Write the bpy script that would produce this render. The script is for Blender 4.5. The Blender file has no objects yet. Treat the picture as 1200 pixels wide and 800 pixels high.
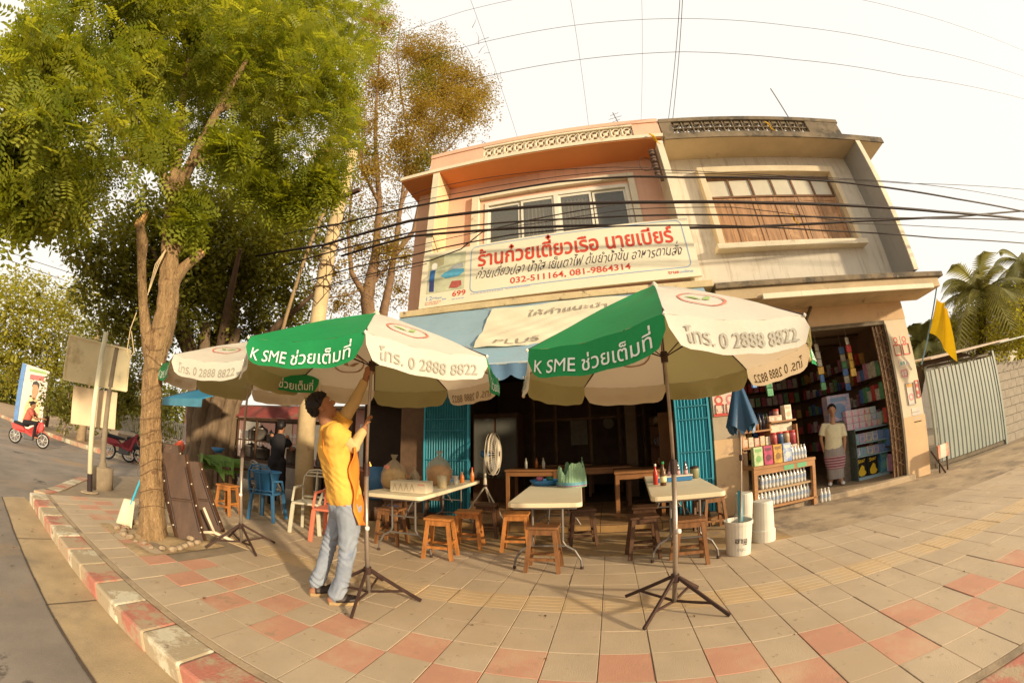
import bpy, math, random
import numpy as np
from mathutils import Vector, Matrix
random.seed(7); rng = np.random.default_rng(11)
PI = math.pi
sc = bpy.context.scene
col = sc.collection

# ---------------------------------------------------------------- lens and camera
F_PX, K3 = 434.35, 0.047
YAW, PITCH, ROLL = -0.2453, 0.2859, -0.0143
CAM = np.array([0.0467, -1.846, 1.2638])

def cam_axes():
    cy, sy, cp, sp = math.cos(YAW), math.sin(YAW), math.cos(PITCH), math.sin(PITCH)
    f = np.array([sy*cp, cy*cp, sp]); r = np.array([cy, -sy, 0.0]); u = np.cross(r, f)
    cr, sr = math.cos(ROLL), math.sin(ROLL)
    return r*cr+u*sr, -r*sr+u*cr, f
AX = cam_axes()
_TH = np.linspace(0, 1.9, 6000); _R = F_PX*(_TH+K3*_TH**3)

def ray(px, py):
    dx, dy = px-600.0, 400.0-py; r = math.hypot(dx, dy)+1e-9
    th = float(np.interp(r, _R, _TH))
    return (AX[0]*dx/r+AX[1]*dy/r)*math.sin(th)+AX[2]*math.cos(th)
def at_z(px, py, z=0.0):
    d = ray(px, py); return Vector(CAM+d*(z-CAM[2])/d[2])
def at_y(px, py, y):
    d = ray(px, py); return Vector(CAM+d*(y-CAM[1])/d[1])
def at_x(px, py, x):
    d = ray(px, py); return Vector(CAM+d*(x-CAM[0])/d[0])
def at_d(px, py, dist):
    return Vector(CAM+ray(px, py)*dist)
def at_g(px, py, gx, gy, push=0.0):          # the point over the ground spot (gx, gy), pushed away from the viewer
    d = ray(px, py); h = np.array([gx, gy])-CAM[:2]
    L = np.linalg.norm(h); h = h*(L+push)/L
    return Vector(CAM+d*float(d[:2] @ h)/float(d[:2] @ d[:2]))

cam = bpy.data.cameras.new('camera'); cam_o = bpy.data.objects.new('camera', cam); col.objects.link(cam_o)
cam.type = 'PANO'; cam.sensor_width = 36.0; cam.clip_start = 0.02; cam.clip_end = 3000
cc = cam
cc.panorama_type = 'FISHEYE_LENS_POLYNOMIAL'
cc.fisheye_fov = math.radians(200)
_rm = _R*36.0/1200.0; _s = _TH < 1.62
_A = np.stack([_rm[_s]**k for k in (1, 2, 3, 4)], 1)
_c = np.linalg.lstsq(_A, _TH[_s], rcond=None)[0]
cc.fisheye_polynomial_k0 = 0.0
cc.fisheye_polynomial_k1, cc.fisheye_polynomial_k2, cc.fisheye_polynomial_k3, cc.fisheye_polynomial_k4 = [float(-v) for v in _c]
cam_o.matrix_world = Matrix([[AX[0][i], AX[1][i], -AX[2][i], CAM[i]] for i in range(3)]+[[0, 0, 0, 1]])
sc.camera = cam_o

# ---------------------------------------------------------------- sky, sun, exposure
SUN_DIR = Vector((1.0, -0.5, 0.26)).normalized()          # towards the sun: low, to the right and behind the viewer
SUN_EL = math.asin(SUN_DIR.z)
world = bpy.data.worlds.new('World'); sc.world = world; world.use_nodes = True
wn, wl = world.node_tree.nodes, world.node_tree.links
bg = wn['Background']; bg.inputs['Strength'].default_value = 0.1
sky = wn.new('ShaderNodeTexSky'); sky.sky_type = 'NISHITA'; sky.sun_disc = False
sky.sun_elevation = SUN_EL; sky.sun_rotation = math.atan2(SUN_DIR.x, SUN_DIR.y)
sky.air_density = 1.6; sky.dust_density = 6.0; sky.ozone_density = 1.0
mx = wn.new('ShaderNodeMix'); mx.data_type = 'RGBA'; mx.inputs[0].default_value = 0.88
mx.inputs[7].default_value = (7.6, 7.15, 6.5, 1)
wl.new(sky.outputs[0], mx.inputs[6]); wl.new(mx.outputs[2], bg.inputs['Color'])
sun = bpy.data.lights.new('sun', 'SUN'); sun_o = bpy.data.objects.new('sun', sun); col.objects.link(sun_o)
sun.energy = 3.7; sun.angle = math.radians(2.5); sun.color = (1.0, 0.83, 0.58)
sun_o.rotation_euler = SUN_DIR.to_track_quat('Z', 'Y').to_euler(); sun_o.location = (20, -10, 12)
sc.view_settings.view_transform = 'Standard'; sc.view_settings.look = 'None'
sc.view_settings.gamma = 1.0; sc.view_settings.exposure = 0.66; sc.view_settings.use_curve_mapping = False

# ---------------------------------------------------------------- materials
def lin(r, g, b):
    return tuple((c/255/12.92 if c/255 <= .04045 else ((c/255+.055)/1.055)**2.4) for c in (r, g, b))
MATS = {}
def mat(name, rgb, rough=.75, var=.18, scale=6.0, bump=.15, metal=0.0, spec=.3, rgb2=None, fscale=60.0, trans=0.0, back=None, emit=0.0, stretch=None, alpha=1.0, spots=None, streak=None, world=False, bdist=.01):
    """procedural surface: base colour broken by two noises, fine bump; optional second colour, cloth translucency"""
    if name in MATS: return MATS[name]
    m = bpy.data.materials.new(name); m.use_nodes = True; MATS[name] = m
    n, l = m.node_tree.nodes, m.node_tree.links
    p = n['Principled BSDF']; out = n['Material Output']
    p.inputs['Roughness'].default_value = rough; p.inputs['Metallic'].default_value = metal
    p.inputs['Specular IOR Level'].default_value = spec
    tc = n.new('ShaderNodeTexCoord'); src = tc.outputs['Object']
    if world: src = n.new('ShaderNodeNewGeometry').outputs['Position']     # one pattern runs on across all the pieces
    base = src
    if stretch:
        mp = n.new('ShaderNodeMapping'); mp.inputs['Scale'].default_value = stretch
        l.new(src, mp.inputs[0]); src = mp.outputs[0]
    nz = n.new('ShaderNodeTexNoise'); nz.inputs['Scale'].default_value = scale; nz.inputs['Detail'].default_value = 6
    nz.inputs['Roughness'].default_value = .65
    l.new(src, nz.inputs['Vector'])
    r2 = rgb2 if rgb2 else tuple(c*(1-var*1.2) for c in rgb)
    ra = n.new('ShaderNodeValToRGB'); ra.color_ramp.elements[0].position = .32; ra.color_ramp.elements[1].position = .68
    ra.color_ramp.elements[0].color = (*r2, 1); ra.color_ramp.elements[1].color = (*[min(1, c*(1+var*.35)) for c in rgb], 1)
    l.new(nz.outputs[0], ra.inputs[0]); c = ra.outputs[0]
    f = n.new('ShaderNodeTexNoise'); f.inputs['Scale'].default_value = fscale; f.inputs['Detail'].default_value = 3
    l.new(src, f.inputs['Vector'])
    mm = n.new('ShaderNodeMix'); mm.data_type = 'RGBA'; mm.blend_type = 'MULTIPLY'; mm.inputs[0].default_value = min(1, var*1.6)
    g = n.new('ShaderNodeValToRGB'); g.color_ramp.elements[0].position = .3; g.color_ramp.elements[1].position = .65
    g.color_ramp.elements[0].color = (.74, .72, .68, 1); g.color_ramp.elements[1].color = (1, 1, 1, 1)
    l.new(f.outputs[0], g.inputs[0]); l.new(c, mm.inputs[6]); l.new(g.outputs[0], mm.inputs[7]); c = mm.outputs[2]
    if spots:                                                     # (colour, scale, threshold, softness): stains with a shape of their own
        for (sc_, ss, th, so) in spots:
            sn = n.new('ShaderNodeTexNoise'); sn.inputs['Scale'].default_value = ss; sn.inputs['Detail'].default_value = 8
            sn.inputs['Roughness'].default_value = .7
            l.new(base, sn.inputs['Vector'])
            sr = n.new('ShaderNodeValToRGB'); sr.color_ramp.elements[0].position = th; sr.color_ramp.elements[1].position = th+so
            l.new(sn.outputs[0], sr.inputs[0])
            sm = n.new('ShaderNodeMix'); sm.data_type = 'RGBA'; sm.inputs[7].default_value = (*sc_, 1)
            l.new(sr.outputs[0], sm.inputs[0]); l.new(c, sm.inputs[6]); c = sm.outputs[2]
    if streak:                                                    # rain marks running down a wall: (colour, threshold)
        sp = n.new('ShaderNodeMapping'); sp.inputs['Scale'].default_value = (5.5, 5.5, .42); l.new(tc.outputs['Object'], sp.inputs[0])
        sn = n.new('ShaderNodeTexNoise'); sn.inputs['Scale'].default_value = 1.6; sn.inputs['Detail'].default_value = 7; sn.inputs['Roughness'].default_value = .75; l.new(sp.outputs[0], sn.inputs['Vector'])
        sr = n.new('ShaderNodeValToRGB'); sr.color_ramp.elements[0].position = streak[1]; sr.color_ramp.elements[1].position = streak[1]+.16; l.new(sn.outputs[0], sr.inputs[0])
        sf_ = n.new('ShaderNodeMath'); sf_.operation = 'MULTIPLY'; sf_.inputs[1].default_value = .8; l.new(sr.outputs[0], sf_.inputs[0])
        sm = n.new('ShaderNodeMix'); sm.data_type = 'RGBA'; sm.inputs[7].default_value = (*streak[0], 1)
        l.new(sf_.outputs[0], sm.inputs[0]); l.new(c, sm.inputs[6]); c = sm.outputs[2]
    if back:
        ge = n.new('ShaderNodeNewGeometry'); bm_ = n.new('ShaderNodeMix'); bm_.data_type = 'RGBA'; bm_.inputs[7].default_value = (*back, 1)
        l.new(ge.outputs['Backfacing'], bm_.inputs[0]); l.new(c, bm_.inputs[6]); c = bm_.outputs[2]
    l.new(c, p.inputs['Base Color'])
    if bump:
        b = n.new('ShaderNodeBump'); b.inputs['Strength'].default_value = bump; b.inputs['Distance'].default_value = bdist
        ad = n.new('ShaderNodeMath'); ad.operation = 'ADD'; l.new(f.outputs[0], ad.inputs[0]); l.new(nz.outputs[0], ad.inputs[1])
        l.new(ad.outputs[0], b.inputs['Height']); l.new(b.outputs[0], p.inputs['Normal'])
    if emit:
        l.new(c, p.inputs['Emission Color']); p.inputs['Emission Strength'].default_value = emit
    if alpha < 1: p.inputs['Alpha'].default_value = alpha
    if trans:
        t = n.new('ShaderNodeBsdfTranslucent'); l.new(c, t.inputs[0])
        ms = n.new('ShaderNodeMixShader'); ms.inputs[0].default_value = trans
        l.new(p.outputs[0], ms.inputs[1]); l.new(t.outputs[0], ms.inputs[2]); l.new(ms.outputs[0], out.inputs[0])
    return m
def leaf_mat(name, c1, c2, trans=.45):
    m = bpy.data.materials.new(name); m.use_nodes = True; n, l = m.node_tree.nodes, m.node_tree.links
    p = n['Principled BSDF']; p.inputs['Roughness'].default_value = .5; p.inputs['Specular IOR Level'].default_value = .3
    at = n.new('ShaderNodeAttribute'); at.attribute_name = 'tint'
    ra = n.new('ShaderNodeValToRGB'); ra.color_ramp.elements[0].color = (*c1, 1); ra.color_ramp.elements[1].color = (*c2, 1)
    l.new(at.outputs['Fac'], ra.inputs[0]); l.new(ra.outputs[0], p.inputs['Base Color'])
    t = n.new('ShaderNodeBsdfTranslucent'); br = n.new('ShaderNodeMix'); br.data_type = 'RGBA'; br.blend_type = 'MULTIPLY'
    br.inputs[0].default_value = 1; br.inputs[7].default_value = (1.6, 1.45, .5, 1); l.new(ra.outputs[0], br.inputs[6])
    l.new(br.outputs[2], t.inputs[0])
    ms = n.new('ShaderNodeMixShader'); ms.inputs[0].default_value = trans
    l.new(p.outputs[0], ms.inputs[1]); l.new(t.outputs[0], ms.inputs[2]); l.new(ms.outputs[0], n['Material Output'].inputs[0])
    return m
def glass_mat(name, tint, rough=.08, alpha=.35):
    m = bpy.data.materials.new(name); m.use_nodes = True; MATS[name] = m; p = m.node_tree.nodes['Principled BSDF']
    p.inputs['Base Color'].default_value = (*tint, 1); p.inputs['Roughness'].default_value = rough
    p.inputs['Alpha'].default_value = alpha; p.inputs['Specular IOR Level'].default_value = .8
    return m

# ---------------------------------------------------------------- mesh helpers
class MB:
    def __init__(s): s.v, s.f, s.m = [], [], []
    def add(s, vs, fs, mi=0):
        o = len(s.v); s.v += [tuple(v) for v in vs]; s.f += [tuple(o+i for i in f) for f in fs]; s.m += [mi]*len(fs)
    def box(s, x0, x1, y0, y1, z0, z1, mi=0, M=None, ch=0.0):
        if ch:                                                     # chamfered upright box
            c = ch; pr = [(x0+c, y0), (x1-c, y0), (x1, y0+c), (x1, y1-c), (x1-c, y1), (x0+c, y1), (x0, y1-c), (x0, y0+c)]
            pi = [(x0+c, y0+c), (x1-c, y0+c), (x1-c, y0+c), (x1-c, y1-c), (x1-c, y1-c), (x0+c, y1-c), (x0+c, y1-c), (x0+c, y0+c)]
            vs = [(x, y, z0) for x, y in pr]+[(x, y, z1-c) for x, y in pr]+[(x, y, z1) for x, y in pi]
            fs = [tuple(range(7, -1, -1))]+[(i, (i+1) % 8, 8+(i+1) % 8, 8+i) for i in range(8)]+[(8+i, 8+(i+1) % 8, 16+(i+1) % 8, 16+i) for i in range(8)]+[(16, 18, 20, 22)]
            fs[-1] = (16, 17, 19, 21)
        else:
            vs = [(x0, y0, z0), (x1, y0, z0), (x1, y1, z0), (x0, y1, z0), (x0, y0, z1), (x1, y0, z1), (x1, y1, z1), (x0, y1, z1)]
            fs = [(0, 3, 2, 1), (4, 5, 6, 7), (0, 1, 5, 4), (1, 2, 6, 5), (2, 3, 7, 6), (3, 0, 4, 7)]
        if M is not None: vs = [M @ Vector(v) for v in vs]
        s.add(vs, fs, mi); return s
    def tube(s, pts, r, n=8, mi=0, cap=True):
        pts = [Vector(p) for p in pts]; rs = r if isinstance(r, (list, tuple)) else [r]*len(pts)
        vs, fs = [], []; prev = None
        for i, p in enumerate(pts):
            d = (pts[min(i+1, len(pts)-1)]-pts[max(i-1, 0)]).normalized()
            a = prev if prev is not None else (Vector((0, 0, 1)) if abs(d.z) < .9 else Vector((1, 0, 0)))
            u = (a-d*a.dot(d)).normalized(); w = d.cross(u); prev = u
            for k in range(n):
                t = 2*PI*k/n; vs.append(p+(u*math.cos(t)+w*math.sin(t))*rs[i])
        for i in range(len(pts)-1):
            for k in range(n):
                a, b = i*n+k, i*n+(k+1) % n; fs.append((a, b, b+n, a+n))
        if cap: fs += [tuple(range(n-1, -1, -1)), tuple(range((len(pts)-1)*n, len(pts)*n))]
        s.add(vs, fs, mi); return s
    def bar(s, a, b, w, h, mi=0, up=(0, 0, 1)):                    # rectangular bar from a to b
        a, b = Vector(a), Vector(b); d = (b-a).normalized(); u = Vector(up)
        if abs(d.dot(u)) > .95: u = Vector((0, 1, 0))
        x = d.cross(u).normalized(); z = x.cross(d)
        vs = [p+x*i*w/2+z*j*h/2 for p in (a, b) for i, j in ((-1, -1), (1, -1), (1, 1), (-1, 1))]
        s.add(vs, [(3, 2, 1, 0), (4, 5, 6, 7), (0, 1, 5, 4), (1, 2, 6, 5), (2, 3, 7, 6), (3, 0, 4, 7)], mi); return s
    def lathe(s, prof, n=16, c=(0, 0, 0), mi=0, M=None, sx=1, sy=1):
        vs = [(c[0]+r*math.cos(2*PI*k/n)*sx, c[1]+r*math.sin(2*PI*k/n)*sy, c[2]+z) for r, z in prof for k in range(n)]
        fs = [(i*n+k, i*n+(k+1) % n, (i+1)*n+(k+1) % n, (i+1)*n+k) for i in range(len(prof)-1) for k in range(n)]
        flat = abs(prof[0][1]-prof[-1][1]) < 1e-6
        if prof[0][0] > 1e-4 and not flat: fs.append(tuple(range(n-1, -1, -1)))
        if prof[-1][0] > 1e-4 and not flat: fs.append(tuple(range((len(prof)-1)*n, len(prof)*n)))
        if M is not None: vs = [M @ Vector(v) for v in vs]
        s.add(vs, fs, mi); return s
    def quad(s, a, b, c, d, mi=0): s.add([a, b, c, d], [(0, 1, 2, 3)], mi); return s
    def grid(s, fn, nu, nv, mi=0, wrap=False):
        vs = [fn(i/nu, j/nv) for j in range(nv+1) for i in range(nu+1)]
        fs = [(j*(nu+1)+i, j*(nu+1)+i+1, (j+1)*(nu+1)+i+1, (j+1)*(nu+1)+i) for j in range(nv) for i in range(nu)]
        s.add(vs, fs, mi); return s
    def prism(s, poly, y0, y1, mi=0, axis='y'):                    # polygon in xz (axis y), xy (axis z) or yz (axis x) pushed along the axis
        f = {'y': lambda p, q: (p[0], q, p[1]), 'z': lambda p, q: (p[0], p[1], q), 'x': lambda p, q: (q, p[0], p[1])}[axis]
        n = len(poly); vs = [f(p, y0) for p in poly]+[f(p, y1) for p in poly]
        s.add(vs, [tuple(range(n)), tuple(range(2*n-1, n-1, -1))]+[(i, n+i, n+(i+1) % n, (i+1) % n) for i in range(n)], mi); return s
    def build(s, name, mats, parent=None, smooth=False, bevel=0.0, solid=0.0):
        me = bpy.data.meshes.new(name); me.from_pydata([tuple(v) for v in s.v], [], s.f)
        if not isinstance(mats, (list, tuple)): mats = [mats]
        for m_ in mats: me.materials.append(m_)
        me.polygons.foreach_set('material_index', s.m)
        if smooth: me.polygons.foreach_set('use_smooth', [True]*len(s.f))
        me.validate(); me.update()
        o = bpy.data.objects.new(name, me); col.objects.link(o)
        if parent is not None: o.parent = parent
        if solid:
            md = o.modifiers.new('solid', 'SOLIDIFY'); md.thickness = solid; md.offset = 0
        if bevel:
            md = o.modifiers.new('bevel', 'BEVEL'); md.width = bevel; md.segments = 2; md.limit_method = 'ANGLE'
        if smooth and (bevel or solid) : pass
        return o
def tag(o, label=None, cat=None, group=None, kind=None):
    if label: o['label'] = label
    if cat: o['category'] = cat
    if group: o['group'] = group
    if kind: o['kind'] = kind
    return o
def thing(name, label, cat, loc=(0, 0, 0), rz=0.0, group=None):
    o = bpy.data.objects.new(name, None); o.empty_display_size = .1; col.objects.link(o)
    o.location = loc; o.rotation_euler = (0, 0, rz); return tag(o, label, cat, group)
def copy_tree(o, parent=None):
    c = o.copy(); col.objects.link(c)
    if parent is not None: c.parent = parent
    for ch in [x for x in KIDS(o)]: copy_tree(ch, c)
    return c
def KIDS(o): return [x for x in col.objects if x.parent == o]
def dup(o, loc, rz, label, group=None, scale=None):
    c = copy_tree(o); c.location = loc; c.rotation_euler = (0, 0, rz); c['label'] = label
    if group: c['group'] = group
    if scale: c.scale = scale
    return c
ORD = ['first', 'second', 'third', 'fourth', 'fifth', 'sixth', 'seventh', 'eighth', 'ninth', 'tenth', 'eleventh', 'twelfth', 'thirteenth', 'fourteenth', 'fifteenth']+['sixteenth', 'seventeenth', 'eighteenth', 'nineteenth', 'twentieth', 'twenty-first', 'twenty-second', 'twenty-third', 'twenty-fourth', 'twenty-fifth', 'twenty-sixth']
def struct(mb, name, m, **k): return tag(mb.build(name, m, **k), kind='structure')

def text_mesh(s, bold=0.0, ext=0.0):
    """mesh vertices and faces of one run of letters, 1 unit high, origin at the left of the baseline"""
    cu = bpy.data.curves.new('t', 'FONT'); cu.body = s; cu.size = 1.0; cu.offset = bold; cu.extrude = ext; cu.resolution_u = 3
    o = bpy.data.objects.new('t', cu); col.objects.link(o)
    me = bpy.data.meshes.new_from_object(o.evaluated_get(bpy.context.evaluated_depsgraph_get()))
    vs = [tuple(v.co) for v in me.vertices]; fs = [tuple(p.vertices) for p in me.polygons]
    bpy.data.objects.remove(o); bpy.data.curves.remove(cu); bpy.data.meshes.remove(me)
    return vs, fs
UPV = 'ิีึืั็'; TONE = '่้๊๋์'
def letters(s, bold=0.0):
    """lays out a Thai line: tone marks that follow an upper vowel are raised above it"""
    vs, fs = text_mesh(''.join(c for i, c in enumerate(s) if not (c in TONE and i and (s[i-1] in UPV))), bold)
    if 'M' in s and bold > 0:                                       # the offset folds a capital M over: take that letter plain
        i = s.index('M'); a = max(x[0] for x in text_mesh(s[:i]+'|')[0]); b = max(x[0] for x in text_mesh(s[:i+1]+'|')[0]); a -= .1; b -= .1
        inside = lambda V, t: a < sum(V[q][0] for q in t)/len(t) < b
        v0, f0 = text_mesh(s, 0); o = len(vs); fs = [t for t in fs if not inside(vs, t)]+[tuple(q+o for q in t) for t in f0 if inside(v0, t)]; vs = vs+v0
    wid = {}
    def width(p):
        if p not in wid:
            v, _ = text_mesh(p+'|', 0) ; w2 = max(x[0] for x in v); wid[p] = w2
        return wid[p]
    for i, c in enumerate(s):
        if c in TONE and i and s[i-1] in UPV:
            pre = ''.join(k for j, k in enumerate(s[:i]) if not (k in TONE and j and s[j-1] in UPV))
            v, f = text_mesh('ก'+c, bold); v0, f0 = text_mesh('ก', bold); k0 = {(round(q[0], 3), round(q[1], 3)) for q in v0}
            keep = [j for j, q in enumerate(v) if (round(q[0], 3), round(q[1], 3)) not in k0]; rm = {j: n for n, j in enumerate(keep)}
            mv = [v[j] for j in keep]; mf = [tuple(rm[q] for q in t) for t in f if all(q in rm for q in t)]
            if not mv: continue
            dx = width(pre)-width('ก'); o = len(vs)
            vs = vs+[(x+dx, y+.2, z) for x, y, z in mv]; fs = fs+[tuple(q+o for q in t) for t in mf]
    return vs, fs
def text_on(name, s, fn, m, parent, w=None, h=None, bold=0.0, fit=True):
    """letters scaled to fill w x h (metres) and mapped through fn(u metres, v metres)"""
    vs, fs = letters(s, bold)
    x0, x1 = min(v[0] for v in vs), max(v[0] for v in vs); y0, y1 = min(v[1] for v in vs), max(v[1] for v in vs)
    k = h/(y1-y0) if h else w/(x1-x0); kx = (w/(x1-x0)) if w else k
    mb = MB(); mb.add([fn((v[0]-x0)*kx, (v[1]-y0)*k) for v in vs], fs)
    return mb.build(name, m, parent)
# ================================================================ THE SETTING
M = mat
asphalt = M('asphalt', (.30, .245, .19), .9, .25, 1.2, .35, fscale=160, spots=[((.34, .235, .14), .5, .52, .12), ((.09, .07, .055), 1.3, .62, .05)])
gutterm = M('gutter_concrete', (.5, .36, .2), .9, .22, 2.0, .3, fscale=90, spots=[((.3, .23, .15), 1.1, .55, .1), ((.14, .11, .08), 6, .68, .03)])
grout = M('grout', (.34, .26, .17), .95, .2, 5, .2)
concrete = M('apron_concrete', (.5, .37, .23), .9, .25, 1.8, .3, fscale=70, spots=[((.24, .18, .12), 1.4, .5, .12), ((.5, .4, .28), 3.5, .62, .05)])
tile_grey = M('paver_grey', (.56, .43, .285), .85, .14, 1.6, .2, world=True, fscale=120, spots=[((.50, .37, .235), 1.1, .5, .12), ((.40, .29, .18), 2.7, .62, .05), ((.16, .12, .08), 7.5, .675, .02), ((.36, .27, .17), 13, .62, .03), ((.70, .56, .38), 3.3, .66, .04)])
tile_red = M('paver_red', (.62, .32, .205), .85, .13, 1.8, .2, world=True, fscale=120, spots=[((.60, .40, .25), 1.7, .5, .16), ((.45, .28, .17), 4.5, .58, .06), ((.18, .11, .07), 8.5, .68, .02)])
tile_yel = M('paver_yellow', (.63, .45, .25), .85, .15, 1.8, .2, world=True, fscale=120, spots=[((.56, .42, .26), 1.3, .46, .12)])
kerb_w = M('kerb_white_paint', (.75, .66, .47), .85, .15, 3, .3, world=True, spots=[((.44, .34, .21), 3.0, .46, .07), ((.30, .22, .14), 9, .60, .04), ((.45, .22, .15), 4.0, .68, .03)])
kerb_r = M('kerb_red_paint', (.55, .21, .14), .85, .2, 3, .3, world=True, spots=[((.46, .34, .21), 2.6, .46, .08), ((.30, .2, .13), 9, .62, .04), ((.62, .53, .4), 5.0, .66, .03)])
dirt = M('dirt', (.52, .37, .2), .95, .3, 6, .5)

g = MB(); g.add([(-400, -300, -.15), (400, -300, -.15), (400, 400, -.15), (-400, 400, -.15)], [(0, 1, 2, 3)])
struct(g, 'road', asphalt)
g = MB(); g.add([(-7.2, -1.32, -.146), (9, -1.32, -.146), (9, -.9, -.146), (-7.0, -.9, -.146), (-7.35, -.95, -.146)], [(0, 1, 2, 3, 4)])
struct(g, 'gutter', gutterm)
q = MB()
for i in range(60):                                                 # dry leaves and litter blown against the kerb and round the tree
    if i < 40: x, y, z = random.uniform(-6.5, 4), random.uniform(-.65, 2.6), .004
    else: x, y, z = random.uniform(-6.5, .5), random.uniform(-1.6, -.96), -.138
    a = random.random()*6; L = random.uniform(.015, .045); c_, s_ = math.cos(a)*L, math.sin(a)*L
    q.add([(x, y, z), (x+c_*.5-s_*.3, y+s_*.5+c_*.3, z+.008), (x+c_, y+s_, z+.003), (x+c_*.5+s_*.3, y+s_*.5-c_*.3, z+.006)], [(0, 1, 2, 3)])
tag(q.build('leaf_litter', mat('leaf_litter', (.2, .11, .05), .8, .4, 20)), 'small dry leaves scattered on the pavement and in the gutter', 'litter', kind='stuff')
g = MB()                                                            # the dark joint between gutter and asphalt, and its cross joints
xs = np.linspace(-7.2, 9, 60)
for i in range(59):
    w = .006+.007*random.random(); y = -1.325+.008*random.random()
    g.add([(xs[i], y-w, -.142), (xs[i+1], y-w*.8, -.142), (xs[i+1], y+w, -.142), (xs[i], y+w, -.142)], [(0, 1, 2, 3)])
for x in (-5.1, -3.35, -1.6, .3, 2.2): g.add([(x, -1.32, -.1415), (x+.012, -1.32, -.1415), (x+.03, -.92, -.1415), (x+.018, -.92, -.1415)], [(0, 1, 2, 3)])
struct(g, 'gutter_joint', M('joint_dark', (.12, .085, .06), .95))

# pavement slab, its kerb blocks and its pavers
PV = [(-6.98, -.62), (20, -.62), (20, 40), (-9.7, 40), (-9.7, .9), (-8.6, .2), (-7.6, -.3)]
g = MB(); g.prism(PV, -.16, -.012, axis='z')
pav = struct(g, 'pavement', grout)
k = -2.43; n = 0
while k > -6.6:
    k -= .455
kx = k
i = 0
x = -2.43-.455*10+.02
while x < 12:
    red = int(round((x+2.43)/.455)) % 2 != 0
    b = MB(); j = random.uniform(-.004, .004)
    b.box(x+.004, x+.451, -.915+j, -.655, -.155, 0.002+j, ch=0.0)
    b.build('kerb_block', kerb_r if red else kerb_w, pav, bevel=.018)
    x += .455
for (ax, ay, bx, by, red) in ((-6.96, -.66, -7.18, -.42, 1), (-7.18, -.42, -7.5, -.2, 0), (-7.5, -.2, -7.9, .02, 1), (-7.9, .02, -8.4, .3, 0), (-8.4, .3, -8.9, .62, 1)):
    b = MB(); dx, dy = bx-ax, by-ay; L = math.hypot(dx, dy); nx, ny = dy/L*.24, -dx/L*.24
    b.prism([(ax, ay), (bx, by), (bx-nx, by-ny), (ax-nx, ay-ny)], -.15, .004, axis='z')
    b.build('kerb_block', kerb_w if not red else kerb_r, pav)

# pavers: 30 cm squares in columns; the red ones zigzag, the yellow row is the tactile line
tiles = []
for c in range(-23, 33):
    for r in range(-2, 8):
        X, Y = c*.3, r*.3
        if -5.25 < X < -3.85 and -.3 < Y < .75: continue           # the tree pit
        h = r == 0 and c % 2 == 0 or r == -1 and c % 2 != 0
        kind = 'red' if h else ('yellow' if r == 3 else 'grey')
        d = math.hypot(X-CAM[0], Y-CAM[1]); tiles.append((d, c, r, kind))
tiles.sort(); TM = {'red': tile_red, 'grey': tile_grey, 'yellow': tile_yel}
def tile_mb(y0=0.0):
    b = MB(); e = .0055; q = .001
    b.box(e*.5, .3-e*.5, q, .3-q, -.03, 0, ch=.002); return b
def ribbed():
    b = tile_mb()
    for k in range(4): b.box(.02, .28, .045+k*.062, .07+k*.062, -.001, .0014)
    return b
proto = {}
rest = {'red': MB(), 'grey': MB(), 'yellow': MB()}
vis = 0
for d, c, r, kind in tiles:
    dz = random.uniform(-.0025, .0015); tx, ty = random.uniform(-.004, .004), random.uniform(-.004, .004)
    p3 = np.array([c*.3+.15, r*.3+.15, 0])-CAM; inview = float(p3 @ AX[2]) > .05 and not (c*.3 < -6.9 and r < -1)
    if vis < 292 and inview:
        if kind not in proto:
            o = (ribbed() if kind == 'yellow' else tile_mb()).build('paving_tile', TM[kind], pav); proto[kind] = o
        else:
            o = proto[kind].copy(); col.objects.link(o)
        o.location = (c*.3, r*.3, dz); o.rotation_euler = (tx, ty, 0); vis += 1
    else:
        rest[kind].box(c*.3+.0028, c*.3+.2972, r*.3+.001, r*.3+.299, -.03+dz, dz)
for k_, b in rest.items():
    if b.v: tag(b.build('paving_tiles_far', TM[k_], pav), kind='stuff')
# strip between kerb and first row, apron of poured concrete, terrace floor
g = MB(); g.box(-6.96, 16, -.653, -.606, -.05, -.002); g.build('kerb_edging', concrete, pav)
g = MB(); g.box(-9.7, 2.2, 2.405, 3.55, -.05, -.001); g.build('terrace_apron', M('apron_tan', (.48, .31, .14), .85, .25, 2.0, .3, spots=[((.28, .2, .12), 1.5, .5, .1), ((.55, .42, .24), 4, .64, .04)]), pav)
g = MB(); g.prism([(2.2, 2.405), (9.9, 2.405), (30, 2.405), (30, 4.32), (2.2, 4.1)], -.05, -.003, axis='z'); g.build('shop_apron', concrete, pav)
g = MB(); g.box(2.25, 5.62, 3.98, 4.16, -.02, .09); g.build('shop_threshold', concrete, pav, bevel=.02)

# floor of the eating house, with its tiles, one step up
terr = MB(); terr.box(-3.2, 1.72, 3.62, 9.6, -.02, .105); 
terr = struct(terr, 'terrace_floor', M('terr_base', (.16, .10, .05), .8, .2))
tt = M('terrace_tile', (.34, .19, .085), .45, .2, 3, .1, world=True, spec=.5)
tp = None
for i in range(11):
    for j in range(5):
        if tp is None:
            b = MB(); b.box(.005, .435, .005, .435, -.01, .006); tp = b.build('floor_tile', tt, terr); o = tp
        else: o = tp.copy(); col.objects.link(o)
        o.location = (-3.15+i*.44, 3.64+j*.44, .108+random.uniform(-.001, .001))
g = MB()
for i in range(11): g.box(-3.15+i*.44+.004, -3.15+i*.44+.436, 3.6, 3.619, -.0, .1)
g.build('step_tiles', M('step_tile', (.42, .24, .09), .6, .25, 3, .1, world=True), terr)

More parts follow.
